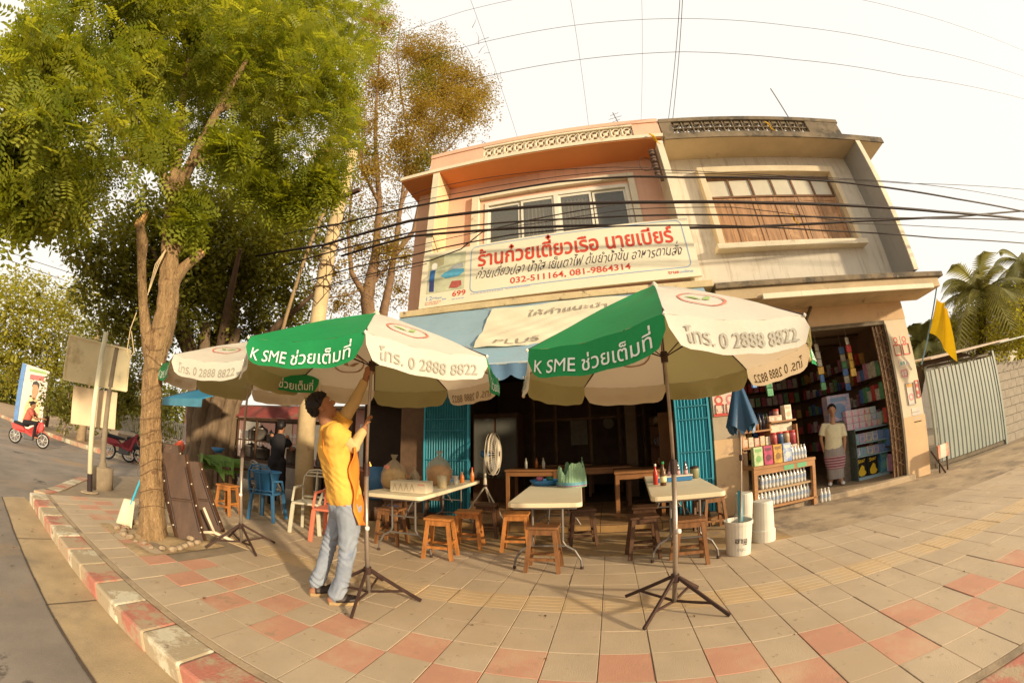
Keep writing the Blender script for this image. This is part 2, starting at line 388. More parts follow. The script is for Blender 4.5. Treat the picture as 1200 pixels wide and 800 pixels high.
# tree pit in the pavement: earth, stones
g = MB(); g.grid(lambda u, v: (-5.24+u*1.38, -.29+v*1.03, .0+.03*math.sin(u*9+v*3)*math.cos(v*11)*min(1, 8*min(u, 1-u, v, 1-v))), 22, 16)
struct(g, 'tree_pit', dirt, smooth=True)
stone_m = M('stone', (.42, .31, .2), .9, .3, 5, .4)
for i in range(26):
    a = i*2*PI/26; e = random.uniform(.8, 1.05); x = -4.55+.62*math.cos(a)*e; y = .22+.42*math.sin(a)*e
    r = random.uniform(.025, .07); b = MB(); pr = [(r*.75, 0), (r*1.05, r*.4), (r*.7, r*.9), (0, r*1.05)]
    b.lathe(pr, 7, sx=random.uniform(.8, 1.3)); o = b.build('stone', stone_m, smooth=False)
    o.location = (x, y, .0); o.rotation_euler = (random.uniform(-.3, .3), random.uniform(-.3, .3), a)
    tag(o, ORD[i]+' stone round the tree foot, counted anticlockwise from the leaning tables side', 'stone', 'stones round the tree foot')

# land across the side street
g = MB(); g.prism([(-90, -7.5), (-40, -1.6), (-22.6, 1.85), (-16.8, 3.05), (-13.4, 4.0), (-11.6, 6.2), (-11.4, 60), (-90, 60)], -.15, -.02, axis='z')
far = struct(g, 'far_pavement', M('far_paving', (.40, .27, .15), .9, .2, .6, .2))
pl = [(-40, -1.6), (-22.6, 1.85), (-16.8, 3.05), (-13.4, 4.0), (-11.6, 6.2), (-11.4, 14)]
segs = []
for a, b in zip(pl[:-1], pl[1:]):
    L = math.hypot(b[0]-a[0], b[1]-a[1]); n = max(1, int(L/1.1))
    for i in range(n):
        f0, f1 = i/n, (i+1)/n; segs.append(((a[0]+(b[0]-a[0])*f0, a[1]+(b[1]-a[1])*f0), (a[0]+(b[0]-a[0])*f1, a[1]+(b[1]-a[1])*f1)))
for i, (a, b) in enumerate(segs):
    q = MB(); q.bar((a[0], a[1], -.075), (b[0]-.02*(b[0]-a[0]), b[1], -.075), .2, .17); q.build('kerb_block', kerb_r if i % 2 else kerb_w, far)
# ================================================================ SHOPHOUSES
pink = M('pink_render', (.84, .50, .34), .8, .1, .9, .1, streak=((.62, .38, .27), .53), spots=[((.74, .42, .28), .8, .55, .12)])
pink_bounce = M('soffit_bounce', (.76, .29, .10), .8, .08, .8, .08)  # strong orange carries the warm light bounced up under the slab
cream = M('cream_paint', (.80, .70, .51), .75, .12, 2, .12, streak=((.45, .36, .24), .6), spots=[((.45, .36, .22), 2.2, .62, .08)])
grayw = M('beige_render', (.70, .63, .51), .85, .12, .9, .15, streak=((.40, .33, .25), .51), spots=[((.52, .44, .33), .9, .52, .14), ((.30, .24, .17), 3.5, .70, .05)])
finm = M('fin_shade', (.36, .34, .31), .85, .1, 1, .1, streak=((.2, .17, .14), .56))  # shade of the cheek turned from the sun is put into this grey
moss = M('weathered_concrete', (.25, .19, .12), .92, .3, 3, .4, spots=[((.09, .075, .055), 2.5, .5, .1), ((.38, .31, .22), 5, .64, .05)])
ledgem = M('ledge_render', (.55, .41, .24), .88, .2, 2, .25, spots=[((.2, .15, .1), 3, .62, .06)])
wood = M('shutter_wood', (.46, .25, .12), .6, .35, 3, .2, stretch=(6, 6, .6), spots=[((.55, .33, .17), 2.2, .56, .1)])
wood_dk = M('dark_wood', (.10, .05, .025), .6, .3, 4, .2, stretch=(4, 4, 1))
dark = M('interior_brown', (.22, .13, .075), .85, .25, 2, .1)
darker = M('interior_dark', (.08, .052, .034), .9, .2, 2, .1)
glassd = glass_mat('window_glass', (.20, .20, .17), .06, .42)
rust = M('rusty_iron', (.20, .11, .05), .7, .35, 5, .3)
WY, FY = 4.1, 3.5

ph = thing('pink_shophouse', 'salmon pink two storey shophouse with a cream framed window and roof slab', 'building')
b = MB()                                                            # upper wall round the window opening
wx0, wx1, wz0, wz1 = -1.97, .94, 4.3, 6.08
for (x0, x1, z0, z1) in ((-3.55, wx0, 3.4, 6.68), (wx1, 1.62, 3.4, 6.68), (wx0, wx1, wz1, 6.68), (wx0, wx1, 3.4, wz0)): b.box(x0, x1, WY, WY+.15, z0, z1)
b.box(-3.55, -3.4, WY+.15, 12, -.1, 6.68); b.box(-3.4, 1.6, 11.85, 12, -.1, 6.68)
b.build('wall', pink, ph)
b = MB(); b.box(-3.548, -3.05, WY+.002, WY+.148, -.1, 3.398); b.build('ground_floor_wall', M('wall_shade', (.16, .09, .05), .9, .2), ph)  # foot of the pink wall coloured dark for the shade under the awning
b = MB(); b.box(-2.93, -2.8, FY+.013, WY-.002, 3.55, 6.675); b.build('pilaster', M('pilaster_sunlit', (.75, .53, .30), .8, .08, 1, .08), ph)  # cheek facing the sun, its warm light put into the colour
b = MB(); b.box(-2.935, -2.795, FY, FY+.012, 3.55, 6.672); b.build('pilaster_face', cream, ph)
b = MB(); b.box(1.58, 1.70, FY, WY-.002, 3.5, 6.60); b.build('party_fin', cream, ph)
b = MB(); b.box(-3.71, 1.70, FY+.002, 12, 6.682, 6.70); b.build('soffit', pink_bounce, ph)
b = MB(); b.box(-3.73, 1.75, FY-.02, 12, 6.702, 6.785); b.build('roof_slab', cream, ph)
pz = 7.27
b = MB(); b.box(-3.05, -1.85, FY+.04, FY+.16, 6.787, pz-.10); b.box(1.2, 1.74, FY+.04, FY+.16, 6.787, pz-.10)
b.box(-3.05, 1.74, FY+.02, FY+.18, pz-.098, pz); b.box(-1.85, 1.2, FY+.13, FY+.16, 6.787, pz-.10)
b.build('parapet', pink, ph)
b = MB(); b.box(-1.85, 1.2, FY+.03, FY+.128, 6.787, 6.84); b.box(-1.85, 1.2, FY+.03, FY+.128, pz-.15, pz-.102)
b.build('block_band', cream, ph)
blk = None
for i in range(14):                                                 # ornamental pierced blocks
    x = -1.85+i*.2178
    if blk is None:
        q = MB(); w, h = .21, .275
        for s_ in (-1, 1):
            pts = [(w/2+w*.46*math.cos(t)*1, 0, h/2+h*.45*s_*abs(math.sin(t))) for t in np.linspace(0, PI, 9)]
            q.tube(pts, .017, 5)
        q.tube([(0, 0, h*.02), (w/2, 0, h/2), (w, 0, h*.98)], .015, 5); q.tube([(0, 0, h*.98), (w/2, 0, h/2), (w, 0, .02*h)], .015, 5)
        q.lathe([(.001, -.02), (.045, -.015), (.045, .015), (.001, .02)], 10, c=(0, 0, 0), M=Matrix.Translation((w/2, 0, h/2)) @ Matrix.Rotation(PI/2, 4, 'X'))
        q.box(-.006, .006, -.02, .02, 0, h)
        blk = q.build('pierced_block', cream, ph); o = blk
    else: o = blk.copy(); col.objects.link(o)
    o.location = (x, FY+.075, 6.842)
# window surround and sliding window
b = MB()
b.box(-2.24, -2.08, WY-.09, WY-.002, 4.3, 6.30); b.box(.95, 1.08, WY-.09, WY-.002, 4.3, 6.30); b.box(-2.078, .948, WY-.09, WY-.002, 6.17, 6.30)
b.build('window_surround', cream, ph, bevel=.008)
wf = MB(); fr = .055
wf.box(-1.97, .94, WY-.02, WY+.05, 6.0, 6.078); wf.box(-1.97, -1.90, WY-.02, WY+.05, 4.3, 5.998); wf.box(.87, .94, WY-.02, WY+.05, 4.3, 5.998)
wf.box(-.55, -.46, WY-.02, WY+.05, 4.3, 5.998)
wf = wf.build('window', M('white_frame', (.78, .72, .58), .5, .06), ph)
for (x0, x1) in ((-1.9, -1.24), (-1.22, -.55), (-.46, .19), (.21, .87)):
    q = MB(); y = WY+(.0 if abs(x0+1.22) < .01 or abs(x0+.46) < .01 else .025)
    q.box(x0, x0+.045, y, y+.02, 4.3, 5.99); q.box(x1-.045, x1, y, y+.02, 4.3, 5.99); q.box(x0+.045, x1-.045, y, y+.02, 5.94, 5.99)
    q.build('sash', MATS['white_frame'], wf)
    q = MB(); q.box(x0+.045, x1-.045, y+.008, y+.012, 4.3, 5.94); q.build('pane', glassd, wf)
curt = M('curtain_cloth', (.55, .42, .27), .9, .2, 5, .1, stretch=(8, 8, .3))
for (x0, x1) in ((-1.15, -.6), (-.42, .12)):
    q = MB(); q.grid(lambda u, v: (x0+u*(x1-x0), WY+.12+.03*math.sin(u*46)+.01*math.sin(u*17), 4.2+v*1.72), 60, 2); q.build('curtain', curt, wf, smooth=True)
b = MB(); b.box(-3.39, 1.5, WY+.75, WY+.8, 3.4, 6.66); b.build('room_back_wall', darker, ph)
# ledge under the shop sign, beam, ground floor walls
b = MB(); b.box(-3.25, 1.86, FY-.16, WY-.002, 3.43, 3.54); b.build('sign_ledge', M('dirty_ledge', (.68, .53, .3), .9, .2, 3, .2, spots=[((.22, .16, .1), 4, .6, .06)]), ph, bevel=.01)
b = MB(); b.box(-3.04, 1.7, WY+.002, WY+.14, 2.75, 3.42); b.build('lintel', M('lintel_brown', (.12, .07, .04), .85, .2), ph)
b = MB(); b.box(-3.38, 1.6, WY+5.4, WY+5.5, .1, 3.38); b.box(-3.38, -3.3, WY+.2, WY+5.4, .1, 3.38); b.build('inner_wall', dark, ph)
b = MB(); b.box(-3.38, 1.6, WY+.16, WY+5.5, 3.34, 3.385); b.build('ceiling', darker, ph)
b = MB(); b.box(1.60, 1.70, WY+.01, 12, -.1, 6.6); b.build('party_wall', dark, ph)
for x in (-1.75, -1.2, -.35, .35, .95):                            # door posts and wall panelling within
    q = MB(); q.box(x, x+.07, WY+3.2, WY+3.27, .11, 2.6); q.build('inner_post', M('inner_wood', (.22, .11, .05), .7, .3), ph)
q = MB(); q.box(-1.75, 1.02, WY+3.19, WY+3.28, 2.602, 2.7); q.box(-1.75, 1.02, WY+3.19, WY+3.28, 1.9, 1.96); q.build('inner_beam', MATS['inner_wood'], ph)
# folding steel shutters either side of the opening
teal = M('teal_shutter', (.035, .22, .27), .5, .2, 3, .15, spots=[((.12, .22, .2), 3, .6, .08)])
cyan = M('cyan_shutter', (.055, .34, .44), .5, .18, 2.5, .15, stretch=(3, 3, .5), spots=[((.22, .22, .14), 5, .68, .04)])
def folded(name, x0, x1, y, m, n, z1=2.55, amp=.035, bars=(.62, 1.05, 1.55, 1.75)):
    s = MB(); w = (x1-x0)/n
    for i in range(n):
        xa = x0+i*w; s.add([(xa, y, .12), (xa+w*.5, y-amp, .12), (xa+w, y, .12), (xa+w, y, z1), (xa+w*.5, y-amp, z1), (xa, y, z1)], [(0, 1, 4, 5), (1, 2, 3, 4)])
    o = s.build('folding_shutter', m, ph, solid=.006)
    for z in bars:
        q = MB(); q.box(x0, x1, y-amp-.014, y-amp-.004, z, z+.018); q.build('cross_bar', M('bar_blue', (.03, .2, .26), .5, .2), o)
    q = MB(); q.box(x0-.03, x0-.002, y-.05, y+.03, .12, z1); q.box(x1+.002, x1+.035, y-.05, y+.03, .12, z1); q.build('shutter_stile', MATS['cyan_shutter'], o)
    return o
folded('l', -3.0, -2.22, WY-.04, teal, 16)
folded('r', 1.17, 1.66, WY-.04, cyan, 9)

# ---------------------------------------------------------------- the beige house
gh = thing('beige_shophouse', 'weathered beige two storey shophouse with wooden shutters and an open grocery below', 'building')
b = MB(); wx0, wx1, wz0, wz1 = 2.48, 5.42, 4.46, 6.08
for (x0, x1, z0, z1) in ((1.72, wx0, 3.3, 6.6), (wx1, 6.14, 3.3, 6.6), (wx0, wx1, wz1, 6.6), (wx0, wx1, 3.3, wz0)): b.box(x0, x1, WY, WY+.15, z0, z1)
b.box(6.0, 6.14, WY+.15, 12, -.1, 6.6); b.box(1.72, 6.0, 11.85, 12, -.1, 6.6)
b.build('wall', grayw, gh)
tan = M('tan_render', (.68, .46, .25), .85, .14, 1.0, .15, spots=[((.38, .24, .17), 1.2, .6, .08)])
b = MB(); b.box(5.52, 6.12, WY-.01, WY+.4, -.02, 1.08); b.build('pillar_base', tan, gh, bevel=.006)
b = MB(); b.box(5.52, 6.10, WY, WY+.4, 1.082, 2.86); b.build('pillar', M('pillar_paint', (.7, .58, .4), .85, .12, 1.5, .12, spots=[((.42, .34, .24), 2.5, .6, .08)]), gh)
b = MB(); b.box(1.74, 2.27, WY-.06, WY+.3, .0, 1.2); b.build('post_base', tan, gh)
b = MB(); b.box(1.745, 2.265, WY-.055, WY+.3, 1.202, 2.86); b.build('post', M('post_paint', (.47, .38, .26), .85, .15, 1.5, .12), gh)
b = MB(); b.box(1.72, 6.11, WY-.005, WY+.3, 2.862, 3.298); b.build('lintel', tan, gh)
b = MB(); b.box(6.142, 6.24, FY+.0, WY+.2, 3.58, 6.6); b.build('side_fin', finm, gh)
b = MB(); b.box(6.13, 6.25, FY-.022, FY-.002, 3.58, 6.6); b.build('fin_edge', cream, gh)
b = MB(); b.box(1.76, 6.97, FY, 12, 6.602, 6.72); b.build('roof_slab', M('slab_beige', (.62, .49, .31), .88, .15, 1.2, .2, spots=[((.24, .18, .12), 2.4, .62, .08)]), gh)
b = MB(); b.box(1.76, 6.99, FY-.03, FY-.002, 6.60, 6.75); b.build('roof_edge', moss, gh)
b = MB(); b.box(1.76, 5.95, FY+.02, FY+.16, 7.14, 7.24); b.box(1.76, 2.0, FY+.03, FY+.15, 6.722, 7.138); b.box(5.05, 5.9, FY+.03, FY+.15, 6.722, 7.138)
b.box(2.0, 5.05, FY+.03, FY+.15, 6.722, 6.79); b.build('parapet', moss, gh)
blk = None
for i in range(14):
    if blk is None:
        q = MB(); w, h = .218, .345
        q.box(-.012, .012, -.04, .04, 0, h); q.box(0, w, -.04, .04, h*.44, h*.5)
        q.tube([(0, 0, 0), (w/2, 0, h*.45), (w, 0, 0)], .026, 5); q.tube([(0, 0, h), (w/2, 0, h*.52), (w, 0, h)], .03, 5)
        q.box(w*.25, w*.75, -.03, .03, h*.78, h); q.box(w*.3, w*.7, -.03, .03, 0, h*.15)
        blk = q.build('pierced_block', moss, gh); o = blk
    else: o = blk.copy(); col.objects.link(o)
    o.location = (2.0+i*.218, FY+.09, 6.792)
# window box: surround, transom row and six wooden shutters
b = MB(); b.box(2.36, 2.48, WY-.14, WY+.02, 4.46, 6.25); b.box(5.42, 5.54, WY-.14, WY+.02, 4.46, 6.25); b.box(2.482, 5.418, WY-.14, WY+.02, 6.10, 6.25)
b.build('window_surround', M('surround_beige', (.7, .58, .39), .85, .12, 2, .1), gh, bevel=.008)
b = MB(); b.box(2.3, 5.6, WY-.2, WY+.02, 4.35, 4.458); b.build('window_sill', cream, gh, bevel=.01)
wfr = MB(); wfr.box(2.483, 5.417, WY+.02, WY+.08, 5.575, 5.615); wfr.box(2.483, 5.417, WY+.02, WY+.08, 6.02, 6.075)
for i in range(7): wfr.box(2.485+i*.481, 2.525+i*.481, WY+.021, WY+.079, 5.617, 6.018)
wfr = wfr.build('window', M('window_wood', (.20, .10, .045), .6, .25), gh)
trg = M('frosted_pane', (.62, .56, .42), .35, .12, 1.5, .05, spec=.5)
for i in range(6):
    q = MB(); q.box(2.525+i*.481, 2.966+i*.481, WY+.045, WY+.055, 5.617, 6.018); q.build('pane', trg, wfr)
sh = None
for i in range(6):
    q = MB(); x = 2.487+i*.4885; tl = random.uniform(0, .012)
    q.box(x+.004, x+.0837, WY+.03+tl, WY+.062+tl, 4.47, 5.568); q.box(x+.3997, x+.4845, WY+.03+tl, WY+.062+tl, 4.47, 5.568)
    q.box(x+.084, x+.3995, WY+.034+tl, WY+.058+tl, 4.47, 4.56); q.box(x+.084, x+.3995, WY+.034+tl, WY+.058+tl, 5.48, 5.567)
    o = q.build('shutter', wood, wfr, bevel=.003)
    for k_ in range(3):
        q = MB(); q.box(x+.086+k_*.105, x+.189+k_*.105, WY+.042+tl+.004*(k_ % 2), WY+.055+tl, 4.562, 5.478); q.build('board', wood, o)
# ledge over the grocery, in three mouldings
b = MB(); b.box(1.88, 6.74, FY-.17, WY-.003, 3.38, 3.475); b.build('ledge_top', moss, gh, bevel=.012)
b = MB(); b.box(1.88, 6.60, FY-.12, WY-.006, 3.20, 3.378); b.build('ledge_band', ledgem, gh, bevel=.006)
b = MB(); b.box(2.62, 6.36, FY-.165, FY-.125, 3.16, 3.25); b.build('ledge_moulding', cream, gh, bevel=.01)
# grocery room
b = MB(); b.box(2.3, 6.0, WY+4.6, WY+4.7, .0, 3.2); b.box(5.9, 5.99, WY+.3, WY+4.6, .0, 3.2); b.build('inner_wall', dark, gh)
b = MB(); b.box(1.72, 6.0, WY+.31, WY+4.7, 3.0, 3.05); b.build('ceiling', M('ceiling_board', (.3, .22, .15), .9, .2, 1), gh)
for k_ in range(5):
    q = MB(); q.box(2.3, 5.9, WY+.5+k_*.85, WY+.54+k_*.85, 2.95, 2.998); q.build('ceiling_batten', wood_dk, gh)
b = MB(); b.box(1.74, 6.0, WY+.0, WY+4.7, -.05, .08); b.build('floor', M('shop_floor', (.36, .26, .16), .6, .2, 2), gh)
# rusty collapsible gate folded at the right jamb
cg = MB()
for i in range(7): cg.box(5.2+i*.043, 5.222+i*.043, WY+.02+.02*(i % 2), WY+.05+.02*(i % 2), .1, 2.84)
o = cg.build('collapsible_gate', rust, gh)
q = MB()
for i in range(12):
    z = .25+i*.21; q.tube([(5.2, WY+.0, z), (5.48, WY+.0, z+.16)], .006, 4); q.tube([(5.2, WY-.004, z+.16), (5.48, WY-.004, z)], .006, 4)
q.build('lattice', rust, o)
b = MB(); b.box(2.28, 5.5, WY-.03, WY+.05, 2.79, 2.86); b.box(5.47, 5.519, WY-.03, WY+.1, .09, 2.788); b.build('door_frame', M('frame_dark', (.16, .12, .07), .7, .3), gh)
# ================================================================ SIGNS, AWNING, BANNER
t = thing('shop_sign', 'long cream shop sign with red Thai lettering on the pink shophouse front', 'sign', (0, 0, 0))
SL = (-2.91, 3.57); SR = (1.73, 3.64); STL = (-2.89, 4.63); STR = (1.70, 4.70); SY = 3.40
def sgn(u, v, d=0.0):                                               # metres on the sign face from its lower left corner
    a, b = u/4.62, v/1.06
    return ((SL[0]*(1-a)+SR[0]*a)*(1-b)+(STL[0]*(1-a)+STR[0]*a)*b, SY-d, (SL[1]*(1-a)+SR[1]*a)*(1-b)+(STL[1]*(1-a)+STR[1]*a)*b)
vin = M('sign_vinyl', (.80, .72, .53), .45, .04, 1.5, .03, spots=[((.7, .58, .38), 1.2, .6, .15)])
red = M('print_red', (.62, .07, .035), .5, .05); ink = M('print_dark', (.10, .07, .07), .5, .05); pblue = M('print_blue', (.25, .40, .62), .5, .05)
fblue = M('print_faint', (.50, .52, .60), .5, .05); fred = M('print_faint_red', (.72, .38, .28), .5, .05)
q = MB(); P0 = [sgn(0, 0), sgn(4.62, 0), sgn(4.62, 1.06), sgn(0, 1.06)]
q.add(P0+[(p[0], SY+.05, p[2]) for p in P0], [(0, 1, 2, 3), (7, 6, 5, 4), (1, 0, 4, 5), (2, 1, 5, 6), (3, 2, 6, 7), (0, 3, 7, 4)]); q.build('board', vin, t)
text_on('shop_name', 'ร้านก๋วยเตี๋ยวเรือ นายเบียร์', lambda u, v: sgn(1.06+u, .62+v, .004), red, t, w=3.25, h=.42, bold=.022)
text_on('menu_line', 'ก๋วยเตี๋ยวปลา น้ำใส เย็นตาโฟ ต้มยำน้ำข้น อาหารตามสั่ง', lambda u, v: sgn(1.03+u+v*.35+.006*math.sin(v*90), .395+v+.010*math.sin(u*17)+.006*math.sin(u*41), .004), ink, t, w=3.34, h=.25, bold=-.004)
text_on('phone_line', '032-511164, 081-9864314', lambda u, v: sgn(1.62+u, .21+v, .004), red, t, w=1.92, h=.125, bold=.012)
text_on('provider_name', 'true', lambda u, v: sgn(4.10+u, .075+v, .004), red, t, w=.17, h=.05, bold=.01)
text_on('provider_word', 'online', lambda u, v: sgn(4.28+u, .075+v, .004), pblue, t, w=.22, h=.05)
text_on('speed', '12', lambda u, v: sgn(.14+u, .13+v, .004), pblue, t, w=.11, h=.075)
text_on('speed_unit', 'Mbps', lambda u, v: sgn(.26+u, .13+v, .004), pblue, t, w=.17, h=.05)
text_on('price', '699', lambda u, v: sgn(.62+u, .14+v, .004), red, t, w=.24, h=.10, bold=.015)
for (x0, x1, z, m_) in ((.12, .42, .085, fred), (.12, .38, .05, fred), (.62, .84, .085, fblue), (.95, 1.5, .13, fblue), (1.55, 1.95, .14, fblue), (.44, .52, .11, pblue)):
    q = MB(); x = x0
    while x < x1:
        w = random.uniform(.02, .06); q.quad(sgn(x, z, .004), sgn(min(x1, x+w), z, .004), sgn(min(x1, x+w), z+.02, .004), sgn(x, z+.02, .004)); x += w+.014
    tag(q.build('small_print', m_, t), kind='stuff')
def roundrect(x0, x1, z0, z1, r, n=6):
    pts = []
    for cx, cz, a0 in ((x1-r, z1-r, 0), (x0+r, z1-r, PI/2), (x0+r, z0+r, PI), (x1-r, z0+r, 3*PI/2)):
        pts += [(cx+r*math.cos(a0+k*PI/2/n), cz+r*math.sin(a0+k*PI/2/n)) for k in range(n+1)]
    return pts
q = MB(); a = roundrect(.93, 4.50, .16, 1.03, .1); c = roundrect(.942, 4.488, .172, 1.018, .088); n = len(a)
q.add([sgn(*p, .004) for p in a]+[sgn(*p, .004) for p in c], [(i, (i+1) % n, n+(i+1) % n, n+i) for i in range(n)]); q.build('border_line', pblue, t)
# the printed picture at its left: pale room, blue shape, figure
def patch(name, poly, m_, d): q = MB(); q.add([sgn(x, z, d) for x, z in poly], [tuple(range(len(poly)))]); return q.build(name, m_, t)
patch('picture', [(.13, .26), (.83, .26), (.83, .98), (.13, .98)], M('print_pale', (.62, .62, .42), .5, .3, 3), .004)
patch('picture_wall', [(.15, .70), (.42, .78), (.42, .96), (.15, .96)], M('print_olive', (.42, .38, .22), .5, .3, 3), .006)
patch('picture_boat', [(.38, .56), (.48, .50), (.72, .51), (.82, .58), (.81, .64), (.6, .66), (.45, .62)], M('print_cyan', (.12, .42, .62), .5, .2), .006)
patch('picture_dish', [(.5, .66), (.62, .74), (.78, .76), (.80, .66)], M('print_grey', (.40, .42, .42), .5, .2), .008)
patch('picture_coat', [(.16, .48), (.26, .50), (.27, .70), (.17, .70)], M('print_deep_blue', (.05, .16, .42), .5, .2), .008)
patch('picture_legs', [(.18, .29), (.27, .28), (.26, .50), (.17, .50)], M('print_navy', (.06, .07, .22), .5, .2), .007)
patch('picture_head', roundrect(.19, .30, .70, .84, .05, 3), M('print_white', (.78, .74, .66), .5, .1), .009)
patch('picture_badge', [(.55, .31), (.70, .29), (.78, .33), (.77, .42), (.6, .43)], M('print_brick', (.5, .12, .10), .5, .3, 8), .008)

aw = thing('awning', 'sloping blue cloth awning with scalloped valance under the shop sign', 'awning')
awm = M('awning_cloth', (.32, .45, .52), .8, .12, 1.2, .2, trans=.15, spots=[((.24, .42, .52), .9, .52, .2)])
def awp(x, s, d=0.0):                                               # s: 0 at the ledge, 1 at the front bar
    return Vector((x, 3.36-.78*s, 3.42-1.10*s-.03*math.sin(PI*s)))+Vector((0, -.81, .58))*d
q = MB(); q.grid(lambda u, v: awp(-3.25+u*4.95, v, .004*math.sin(u*40)), 40, 8); q.build('canopy', awm, aw, smooth=True)
q = MB()
def val(u, v):
    x = -3.25+u*4.95; sc_ = abs(math.sin(x*PI/.36))**.6
    return (x, 2.575+.012*math.sin(u*110)+.01*v*math.sin(u*60), 2.32-v*(.13+.085*sc_))
q.grid(val, 220, 3); q.build('valance', M('valance_cloth', (.14, .25, .38), .8, .15, 2, .2, trans=.2), aw, smooth=True)
q = MB(); q.tube([(-3.27, 2.59, 2.325), (1.72, 2.59, 2.325)], .018, 8); q.build('front_bar', M('grey_paint', (.45, .5, .5), .5, .1), aw)
for x in (-3.2, -.8, 1.65):
    q = MB(); q.tube([(x, 3.4, 2.5), (x, 2.6, 2.33)], .012, 6); q.build('arm', MATS['grey_paint'], aw)

bn = thing('banner', 'creased white cloth banner with black lettering hung over the blue awning', 'banner')
M('print_banner', (.30, .25, .19), .8, .2, 20)
bnm = M('banner_cloth', (.80, .70, .50), .85, .07, 3, .25, trans=.15)
def bnp(u, v, d=0.0):                                              # u across 0..1, v down 0..1
    x = (-1.55+2.85*u)*(1-v)+(-1.66+2.85*u)*v
    w = .012*math.sin(7*u+9*v)+.008*math.sin(23*u-14*v)+.006*math.sin(41*u+30*v)
    return awp(x, .05+.66*v+.02*math.sin(u*9), .03+w*(.4+v)+d)
q = MB(); q.grid(lambda u, v: bnp(u, v), 90, 24); q.build('cloth', bnm, bn, smooth=True)
text_on('banner_words', 'ให้คำแนะนำ', lambda u, v: bnp(.22+u/2.85, .30-v/.95, .014), MATS['print_banner'], bn, w=1.15, h=.15)
text_on('banner_letters', 'PLUS', lambda u, v: bnp(.10+u/2.85, .95-v/.95, .014), MATS['print_banner'], bn, w=.62, h=.09)
for (u_, v_) in ((0, .0), (0, 1), (1, 0), (1, 1)):
    a = bnp(u_, v_); q = MB(); q.tube([a, Vector(a)+Vector((-.12 if u_ == 0 else .12, .02, .05))], .004, 5); q.build('tie_cord', M('cord', (.5, .45, .35), .9, .1), bn)

